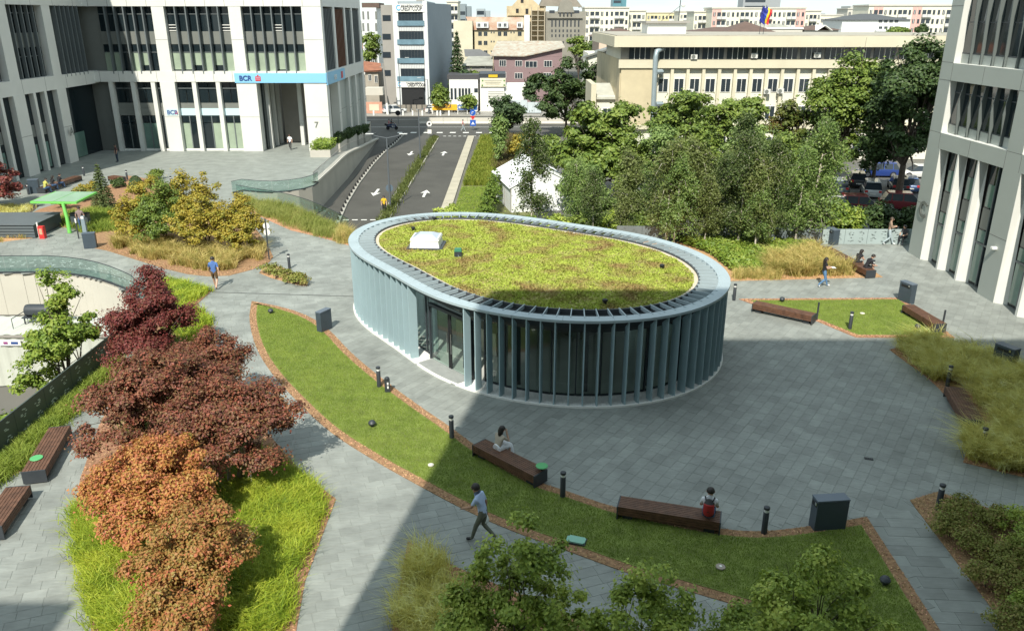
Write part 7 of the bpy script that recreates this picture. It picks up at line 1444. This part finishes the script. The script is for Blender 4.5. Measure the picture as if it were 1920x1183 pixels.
# ---------------------------------------------------------------- lamps and road signs
M_pole = mat('lamp_pole', (.10, .115, .13), .5)
def lamp2(label, base, h, arms):
    t = thing('street_lamp', label, 'lamp', base); MB().tube([(0, 0, 0), (0, 0, h)], [.09, .06], 10).build('pole', M_pole, t, smooth=True); MB().lathe([(.14, 0), (.14, .3), (.1, .34)], n=10).build('base', M_pole, t)
    for s in arms: MB().tube([(0, 0, h-.05), (s*.9, 0, h+.12), (s*1.55, 0, h+.32)], .035, 6).build('arm', M_pole, t); o = MB().box((s*1.5, 0, h+.32), (.7, .2, .06)).build('lamp_head', M_panelw, t)
    return t
l1 = lamp2('double-armed street lamp on the median with a round sign', G(733, 393, ZG), 6.5, (-1, 1)); l1.location.x = -11.15
o = MB().lathe([(.34, -.015), (.34, .015)], n=24).build('sign_disc', mat('sign_back', (.10, .14, .18), .5), l1); o.rotation_euler.x = R90; o.location = (0, .1, 1.95)
lamp2('street lamp on the median nearer the street', (-11.2, 98.85, ZG), 6.2, (1,)); 
for px, py, h, a, lb in ((752, 216, 9.5, (1,), 'tall street lamp before the slim bank block'), (804, 214, 6.0, (-1,), 'street lamp arm before the blue-grey side wall')):
    lamp2(lb, G(px, py, ZG+.08), h, a)
t = thing('utility_pole', 'old leaning concrete utility pole with white painted foot', 'pole', G(727, 215, ZG+.08)); MB().tube([(0, 0, 0), (-.35, 0, 8.8)], [.22, .14], 8).build('pole', M_panelg, t); MB().tube([(0, 0, 0), (-.07, 0, 2.0)], [.23, .21], 8).build('painted_foot', M_white, t); MB().box((-.33, 0, 8.2), (1.3, .1, .1)).build('crossarm', M_panelg, t)
def sign(label, base, h, plates):
    t = thing('road_sign', label, 'sign', base); MB().tube([(0, 0, 0), (0, 0, h)], .04, 8).build('post', M_pole, t)
    for shp, s, z_, m_ in plates:
        if shp == 'disc': o = MB().lathe([(s, -.015), (s, .015)], n=24).build('plate', m_, t); o.rotation_euler.x = R90; o.location = (0, -.07, z_)
        elif shp == 'sq': MB().box((0, -.07, z_), (s*2, .03, s*2)).build('plate', m_, t)
        elif shp == 'tri': MB().add([(-s, -.1, z_-s*.6), (s, -.1, z_-s*.6), (0, -.1, z_+s*.9)], [(0, 1, 2)]).build('symbol', m_, t)
        elif shp == 'itri': MB().add([(-s, -.09, z_+s*.6), (0, -.09, z_-s*.9), (s, -.09, z_+s*.6)], [(0, 1, 2)]).build('plate', m_, t)
        elif shp == 'dot': o = MB().lathe([(s, -.01), (s, .01)], n=20).build('symbol', m_, t); o.rotation_euler.x = R90; o.location = (0, -.1, z_)
    return t
M_sblue = mat('road_sign_blue', (.02, .10, .45), .4)
sign('white and black round speed sign on the median end', G(806, 263, ZG), 2.6, (('disc', .42, 2.3, M_black), ('dot', .38, 2.3, M_white), ('dot', .16, 2.3, M_panelg), ('sq', .28, 1.2, M_white)))
sign('dark round sign back at the street corner by the scooter', G(747, 232, ZG), 1.9, (('disc', .42, 1.7, M_black),))
s_ = sign('blue arrow and pedestrian crossing signs at the lane mouth', G(887, 245, ZG), 3.0, (('disc', .45, 2.7, M_sblue), ('itri', .42, 1.95, M_red), ('sq', .45, 1.15, M_sblue), ('tri', .28, 1.1, M_white)))
MB().tube([(-.12, -.12, 2.5), (-.12, -.12, 2.78), (.12, -.12, 2.82)], .05, 6).build('symbol', M_white, s_)
# ================================================================ people
M_skin = mat('skin', (.52, .32, .23), .6); M_skin2 = mat('skin_tan', (.36, .21, .14), .6); M_hair = mat('hair_dark', (.018, .014, .012), .5); M_hairb = mat('hair_brown', (.07, .045, .03), .5)
def cl(name, c): return mat('cloth_'+name, c, .85, .08, 9)
def person(label, loc, rz, pose='stand', shirt=None, legs=None, shoes=None, skin=M_skin, hair=M_hair, long_hair=False, sleeves='short', shorts=False, hgt=1.72, detail=False, arms=None, lean=0.0, skirt=False, hips=0.45, turn=0.0):
    """one skinned body; local +Y is forward; seated figures have their seat at height hips"""
    t = thing('person', label, 'person', loc, rz); s = hgt/1.75
    shoes = shoes or M_dark; J = {}; Rr = {}
    def j(n, p, r): J[n] = Vector(p); Rr[n] = r
    if pose == 'sit': pz = hips/s+.10
    else: pz = .93
    ln_ = lean
    def up(z, y=0.0): return (0, y+math.sin(ln_)*(z-pz), pz+math.cos(ln_)*(z-pz))
    j('pel', (0, 0, pz), .135); j('sp', up(pz+.2), .12); j('ch', up(pz+.4), .15); j('nk', up(pz+.555), .062); j('h0', up(pz+.64, .02), .085); j('h1', up(pz+.72, .035), .102); j('h2', up(pz+.80, .03), .075)
    E = [('pel', 'sp', 'S'), ('sp', 'ch', 'S'), ('ch', 'nk', 'S'), ('nk', 'h0', 'K'), ('h0', 'h1', 'K'), ('h1', 'h2', 'K')]
    for sd_ in (-1, 1):
        k = 'L' if sd_ < 0 else 'R'; shp = Vector(up(pz+.47)); j('s'+k, shp+Vector((sd_*.19, 0, 0)), .068)
        A = (arms or {}).get(k)
        if A is None: A = ((sd_*.27, .02, -.27), (sd_*.25, .12, -.50)) if pose != 'walk' else ((sd_*.27, -.10*sd_, -.27), (sd_*.27, -.16*sd_+.08, -.50))
        if pose == 'sit' and not (arms or {}).get(k): A = ((sd_*.24, .08, -.26), (sd_*.13, .34, -.30))
        j('e'+k, shp+Vector(A[0]), .045); j('w'+k, shp+Vector(A[1]), .034); d = (J['w'+k]-J['e'+k]).normalized(); j('m'+k, J['w'+k]+d*.09, .036)
        E += [('ch', 's'+k, 'S'), ('s'+k, 'e'+k, 'S' if sleeves != 'none' else 'K'), ('e'+k, 'w'+k, 'S' if sleeves == 'long' else 'K'), ('w'+k, 'm'+k, 'K')]
        if detail:
            sx = d.cross(Vector((0, 0, 1))); sx = sx.normalized() if sx.length > .1 else Vector((1, 0, 0))
            for q in range(4):
                o_ = J['m'+k]+sx*((q-1.5)*.022)+d*.01; L1 = (.04, .05, .048, .036)[q]; j('f%d%s' % (q, k), o_+d*L1, .010); j('g%d%s' % (q, k), o_+d*(L1+.032)+Vector((0, 0, -.016)), .008); E += [('m'+k, 'f%d%s' % (q, k), 'K'), ('f%d%s' % (q, k), 'g%d%s' % (q, k), 'K')]
            j('t'+k, J['w'+k]+d*.05+sx*(-.045*sd_), .011); E.append(('w'+k, 't'+k, 'K'))
        hp_ = Vector((sd_*.10, 0, pz-.04)); j('p'+k, hp_, .10)
        if pose == 'sit': kn, an_ = Vector((sd_*.13, .42, pz+.01)), Vector((sd_*.12, .46, pz-.42)); an_.z = max(.08, an_.z)
        elif pose == 'walk':
            if sd_ < 0: kn, an_ = Vector((-.1, .18, .50)), Vector((-.1, .30, .09))
            else: kn, an_ = Vector((.1, .06, .49)), Vector((.1, -.30, .17))
        else: kn, an_ = Vector((sd_*.11, .02, .50)), Vector((sd_*.12, -.01, .08))
        j('k'+k, kn, .066); j('a'+k, an_, .046); td = Vector((0, .17, -.05)) if not (pose == 'walk' and sd_ > 0) else Vector((0, .10, -.13)); j('o'+k, an_+td, .042)
        E += [('pel', 'p'+k, 'T'), ('p'+k, 'k'+k, 'T'), ('k'+k, 'a'+k, 'K' if (shorts or skirt) else 'T'), ('a'+k, 'o'+k, 'F')]
    names = list(J); ix = {n: i for i, n in enumerate(names)}
    me = bpy.data.meshes.new('skel'); me.from_pydata([J[n]*s for n in names], [(ix[a], ix[c]) for a, c, _ in E], []); b = bmesh.new(); b.from_mesh(me); lay = b.verts.layers.skin.verify()
    b.verts.ensure_lookup_table()
    for n in names: b.verts[ix[n]][lay].radius = (Rr[n]*s, Rr[n]*s*(.8 if n in ('ch', 'sp') else 1)); b.verts[ix[n]][lay].use_root = (n == 'pel')
    b.to_mesh(me); b.free(); tmp = bpy.data.objects.new('skel', me); COL.objects.link(tmp); m1 = tmp.modifiers.new('s', 'SKIN'); m1.use_smooth_shade = True; m2 = tmp.modifiers.new('u', 'SUBSURF'); m2.levels = 2; m2.render_levels = 2
    dg = bpy.context.evaluated_depsgraph_get(); bm_ = bpy.data.meshes.new_from_object(tmp.evaluated_get(dg)); bpy.data.objects.remove(tmp)
    slots = {'S': 0, 'T': 1, 'K': 2, 'F': 3}; bm_.materials.clear()
    for m_ in (shirt, legs, skin, shoes): bm_.materials.append(m_)
    segs = [(np.array(J[a]*s), np.array(J[c]*s), k, (Rr[a]+Rr[c])/2*s) for a, c, k in E]; cen = np.zeros(len(bm_.polygons)*3); bm_.polygons.foreach_get('center', cen); cen = cen.reshape(-1, 3)
    best = np.full(len(cen), 1e9); lab = np.zeros(len(cen), int)
    for a, c, k, r in segs:
        ab = c-a; tt_ = np.clip(((cen-a)@ab)/max(ab@ab, 1e-9), 0, 1); d = np.linalg.norm(cen-(a+tt_[:, None]*ab), axis=1)-r*.8; u = d < best; best[u] = d[u]; lab[u] = slots[k]
    if sleeves == 'short':   # upper arm: cloth to just above the elbow
        for k in 'LR':
            a, c = np.array(J['e'+k]*s), np.array(J['s'+k]*s); d = np.linalg.norm(cen-a, axis=1); lab[(d < .10*s) & (lab == 0)] = 2
    if shorts:
        for k in 'LR': d = np.linalg.norm(cen-np.array(J['k'+k]*s), axis=1); lab[(d < .10*s) & (lab == 1)] = 2
    bm_.polygons.foreach_set('material_index', lab.astype(np.int32)); bm_.polygons.foreach_set('use_smooth', np.ones(len(lab), bool)); bm_.update()
    put('body', bm_, t)
    # hair
    hc = J['h1']*s; b = MB(); R_ = .118*s; n = 14; prof = []
    for i in range(7):
        a = i/6*math.pi*.56; prof.append((max(.004, R_*math.sin(a)), R_*1.08*math.cos(a)))
    b.lathe(prof[::-1], (hc.x, hc.y-.016*s, hc.z+.004*s), n); put('hair', b.mesh('hair', hair, True), t)
    if long_hair:
        b = MB(); b.tube([hc+Vector((0, -.03, .05))*s, hc+Vector((0, -.085, -.06))*s, hc+Vector((0, -.11, -.2))*s, hc+Vector((0, -.10, -.32))*s], [.10*s, .105*s, .085*s, .03*s], 10); put('hair', b.mesh('hair', hair, True), t)
    # face: nose, ears
    b = MB(); b.tube([hc+Vector((0, .098, -.0))*s, hc+Vector((0, .122, -.035))*s], [.012*s, .02*s], 6); b.tube([hc+Vector((-.1, 0, .01))*s, hc+Vector((-.112, -.01, -.035))*s], .018*s, 6); b.tube([hc+Vector((.1, 0, .01))*s, hc+Vector((.112, -.01, -.035))*s], .018*s, 6); put('face_features', b.mesh('face_features', skin, True), t)
    b = MB(); b.box(tuple((hc+Vector((-.036, .094, .006))*s)), (.022*s, .012*s, .01*s)); b.box(tuple((hc+Vector((.036, .094, .006))*s)), (.022*s, .012*s, .01*s)); b.box(tuple((hc+Vector((0, .092, -.062))*s)), (.04*s, .012*s, .008*s)); put('eyes_and_mouth', b.mesh('eyes_and_mouth', M_hair), t)
    if skirt:
        b = MB(); b.lathe([(.30, pz*s-.26), (.27, pz*s-.13), (.20, pz*s-.0), (.15, pz*s+.12)], (0, .05, 0), 14)
        if pose == 'sit': b = MB(); b.tube([(0, -.06*s, (pz-.02)*s), (0, .14*s, (pz+.01)*s), (0, .36*s, pz*s), (0, .50*s, (pz-.10)*s), (0, .53*s, (pz-.34)*s)], [.19*s, .20*s, .18*s, .17*s, .19*s], 14)
        put('skirt', b.mesh('skirt', legs, True), t)
    t['wrist'] = [float(v) for v in (J['wR']*s)]
    return t
def face(dx, dy): return math.atan2(-dx, dy)
def held(name, label, cat, per, mb, m, off=(0, .06, -.04)):
    w_ = Vector(per['wrist']); q = Matrix.Rotation(per.rotation_euler.z, 4, 'Z')@(w_+Vector(off)); o = mb.build(name, m); o.location = Vector(per.location)+q; o.rotation_euler.z = per.rotation_euler.z; return tag(o, label, cat)
c_lb = cl('light_blue', (.42, .53, .74)); c_olive = cl('olive_grey', (.12, .13, .10)); c_white = cl('white', (.74, .76, .80)); c_black = cl('black', (.014, .014, .018)); c_beige = cl('beige', (.42, .37, .30)); c_jean = cl('jeans', (.05, .10, .20)); c_pale = cl('pale_jeans', (.35, .42, .45)); c_blue = cl('mid_blue', (.07, .15, .38)); c_brown = cl('brown', (.13, .08, .04)); c_pink = cl('pink', (.55, .22, .24)); c_yel = cl('yellow', (.42, .42, .10)); c_tan = cl('tan', (.32, .22, .16)); c_maur = cl('mauve', (.22, .16, .16)); c_ws = cl('white_shoe', (.7, .72, .74))
# walking man in the foreground
pm1 = person('man in light blue shirt and olive trousers walking with a plastic bag', G(907, 1015), face(-.92, .38), 'walk', c_lb, c_olive, M_black, M_skin2, hgt=1.86, detail=True, lean=.27, arms={'L': ((-.22, .12, -.24), (-.16, .34, -.36)), 'R': ((.20, -.12, -.26), (.20, -.08, -.50))})
b = MB(); b.tube([(0, 0, .02), (0, 0, -.08), (0, 0, -.14)], [.03, .05, .07], 8); b.lathe([(.08, -.46), (.16, -.41), (.18, -.32), (.14, -.2), (.05, -.1)], (0, 0, 0), 12); held('plastic_bag', 'pale translucent plastic bag with papers held by the walking man', 'bag', pm1, b, mat('bag_plastic', (.74, .78, .78), .35, .12, 9))
held('papers', 'folded white papers held above the plastic bag', 'papers', pm1, MB().box((.06, .05, -.06), (.26, .16, .06), .4), M_white)
# bench sitters
def seat_on(px, py, z=.46): return G(px, py, z)
p = seat_on(933, 842); pw = person('woman with dark bob, grey top and white skirt sitting on the bench', (p.x, p.y, 0), face(.75, .66), 'sit', c_beige, c_white, M_black, long_hair=True, hgt=1.66, detail=True, lean=.28, skirt=True, arms={'L': ((-.22, .14, -.24), (-.1, .30, -.30)), 'R': ((.20, .22, -.2), (.08, .24, .05))}, hips=.40)
held('phone', 'dark phone in the lap of the sitting woman', 'phone', pw, MB().box((-.14, .05, -.32), (.08, .15, .012)), M_black)
p = seat_on(1328, 966); pb = person('man in white shirt and jeans sitting on the bench with a backpack', (p.x, p.y, 0), face(.30, .95), 'sit', c_white, c_jean, M_dark, hgt=1.76, detail=True, lean=.10, sleeves='short', hips=.40)
bk = thing('backpack', 'red and black backpack on the back of the sitting man', 'bag', (p.x, p.y, 0), pb.rotation_euler.z)
b = MB(); b.tube([(0, -.20, .64), (0, -.22, .74), (0, -.21, .98), (0, -.17, 1.06)], [.13, .165, .15, .07], 12); o = b.build('pack', mat('backpack_red', (.36, .02, .02), .7), bk, smooth=True)
b = MB(); b.tube([(0, -.19, .60), (0, -.215, .67)], [.135, .17], 12); b.build('pack_base', M_black, bk, smooth=True); b = MB(); b.tube([(0, -.19, .99), (0, -.165, 1.09)], [.15, .08], 12); b.build('pack_top', M_black, bk, smooth=True); MB().add([(-.06, -.392, .80), (-.01, -.394, .84), (.07, -.39, .78), (.0, -.394, .81)], [(0, 1, 2, 3)]).build('emblem', M_black, bk)
for s_2 in (-1, 1): MB().tube([(s_2*.10, -.14, 1.05), (s_2*.13, -.02, 1.09), (s_2*.14, .12, .98), (s_2*.15, .06, .72)], .022, 6).build('strap', M_black, bk)
# path and right side
person('man in blue t-shirt and brown shorts walking away on the path', G(405, 541), face(-.1, 1), 'walk', c_blue, c_brown, M_black, hgt=1.80, shorts=True)
pk = person('woman with long dark hair, black top and jeans walking with a white paper', G(1542, 538), face(1, .05), 'walk', c_black, cl('blue_jeans', (.09, .19, .34)), c_ws, long_hair=True, hgt=1.68, sleeves='none', arms={'R': ((.2, .05, -.25), (.12, .28, -.22)), 'L': ((-.2, .05, -.25), (-.10, .28, -.22))})
held('paper_sheet', 'white paper sheet held by the walking woman', 'paper', pk, MB().box((-.1, .12, .03), (.3, .22, .012)), M_white)
p = seat_on(1606, 492); person('woman in black with long hair sitting hunched on the long dark bench', (p.x, p.y, 0), face(.85, .5), 'sit', c_black, c_black, M_dark, long_hair=True, hgt=1.66, lean=.5, sleeves='none', shorts=True, hips=.40)
p = seat_on(1622, 502); person('man in black t-shirt and shorts leaning forward on the long dark bench', (p.x, p.y, 0), face(.95, .1), 'sit', c_black, c_black, c_ws, hgt=1.78, lean=.55, shorts=True, hips=.40)
person('man in tan jacket and pale jeans standing with a phone by the pale screen', G(1664, 459), face(.9, -.2), 'walk', c_tan, c_pale, c_ws, hgt=1.82, sleeves='long', hair=M_hairb, arms={'R': ((.2, .05, -.26), (.1, .30, -.2)), 'L': ((-.2, .05, -.26), (-.08, .3, -.2))})
person('person in dark clothes sitting in the shade beside the corner office', G(1694, 458), face(-.6, -.5), 'sit', cl('dark_grey', (.06, .06, .07)), c_black, M_dark, hgt=1.7, lean=.3)
# far left
person('man in dark clothes standing in front of the bank lobby', G(221, 304), face(-.6, -.6), 'stand', cl('plum', (.10, .05, .05)), cl('dark_jeans', (.03, .05, .08)), M_dark, M_skin2, hgt=1.78)
for px, py, cc, lb, lh in ((84, 353, c_yel, 'person in yellow shirt sitting on the shaded bench', False), (97, 348, c_black, 'person in black with long hair sitting on the shaded bench', True), (110, 344, c_black, 'person in black sitting bent forward on the shaded bench', False)):
    p = seat_on(px, py); person(lb, (p.x, p.y, 0), face(.5, -.8) if False else face(.4, .9), 'sit', cc, c_jean, M_dark, hgt=1.7, long_hair=lh, lean=.3, hips=.40)
person('man in mauve shirt standing at the dark counter under the canopy', G(155, 434), face(-.2, 1), 'stand', c_maur, c_jean, M_dark, hgt=1.75)
ct = thing('counter', 'dark waist-high counter in front of the man by the canopy', 'counter', G(150, 428)); MB().box((0, .3, .5), (1.2, .4, 1.0)).build('body', M_en, ct); MB().box((0, .3, 1.02), (1.3, .5, .05)).build('top', M_black, ct)
person('woman in white blouse and black trousers leaving the bank portal', G(545, 281), face(.1, -1), 'walk', c_white, c_black, M_dark, hgt=1.68, hair=M_hairb)
person('person in dark clothes inside the bank portal', G(543, 266), face(0, 1), 'stand', c_black, c_black, M_dark, hgt=1.7)
# street
person('person in pink top and jeans crossing the lane mouth', G(868, 246, ZG), face(1, 0), 'walk', c_pink, c_pale, c_ws, hgt=1.72)
person('person in black walking on the far pavement past the banners', G(897, 216, ZG+.08), face(-1, 0), 'walk', c_black, c_black, M_dark, hgt=1.75)
person('road worker in a yellow vest on the median end', G(721, 400, ZG), face(.2, -1), 'stand', cl('hi_vis', (.65, .42, .02)), c_black, M_dark, hgt=1.6)
# scooter with two riders
sc = thing('scooter', 'dark blue scooter with two riders turning off the street', 'scooter', G(735, 244, ZG), 0.1); M_sc = mat('scooter_blue', (.02, .035, .10), .35, coat=.5)
for x_ in (-.62, .68): o = MB().lathe([(.04, -.06), (.25, -.06), (.28, 0), (.25, .06), (.04, .06)], n=16).build('wheel', M_black, sc); o.rotation_euler.x = R90; o.location = (x_, 0, .28)
MB().tube([(-.85, 0, .62), (-.5, 0, .62), (-.1, 0, .5), (.1, 0, .32), (.45, 0, .34), (.58, 0, .6), (.5, 0, .95)], [.12, .18, .16, .1, .1, .13, .09], 10).build('body', M_sc, sc, smooth=True)
MB().tube([(-.8, 0, .78), (-.1, 0, .74)], [.12, .13], 8).build('seat', M_black, sc); MB().tube([(.5, -.32, 1.02), (.5, 0, .98), (.5, .32, 1.02)], .025, 6).build('handlebar', M_black, sc); MB().tube([(.52, 0, .95), (.68, 0, .3)], .04, 6).build('fork', M_dark, sc); MB().box((.6, 0, .86), (.08, .16, .12)).build('headlight', M_white, sc); MB().box((-.95, 0, .85), (.3, .32, .28)).build('top_box', M_black, sc)
for x_, cc, lb in ((-.12, c_jean, 'rider in dark jacket steering the scooter'), (-.5, c_pink, 'passenger in pink top on the back of the scooter')):
    o = sc.location+Vector((x_, 0, .0)); person(lb, (o.x, o.y, ZG), face(1, .1), 'sit', cc if x_ < -.3 else c_black, c_jean, c_ws, hgt=1.7, sleeves='long', hips=.74, lean=.12, arms={'L': ((-.22, .14, -.2), (-.24, .40, -.24)), 'R': ((.22, .14, -.2), (.24, .40, -.24))})
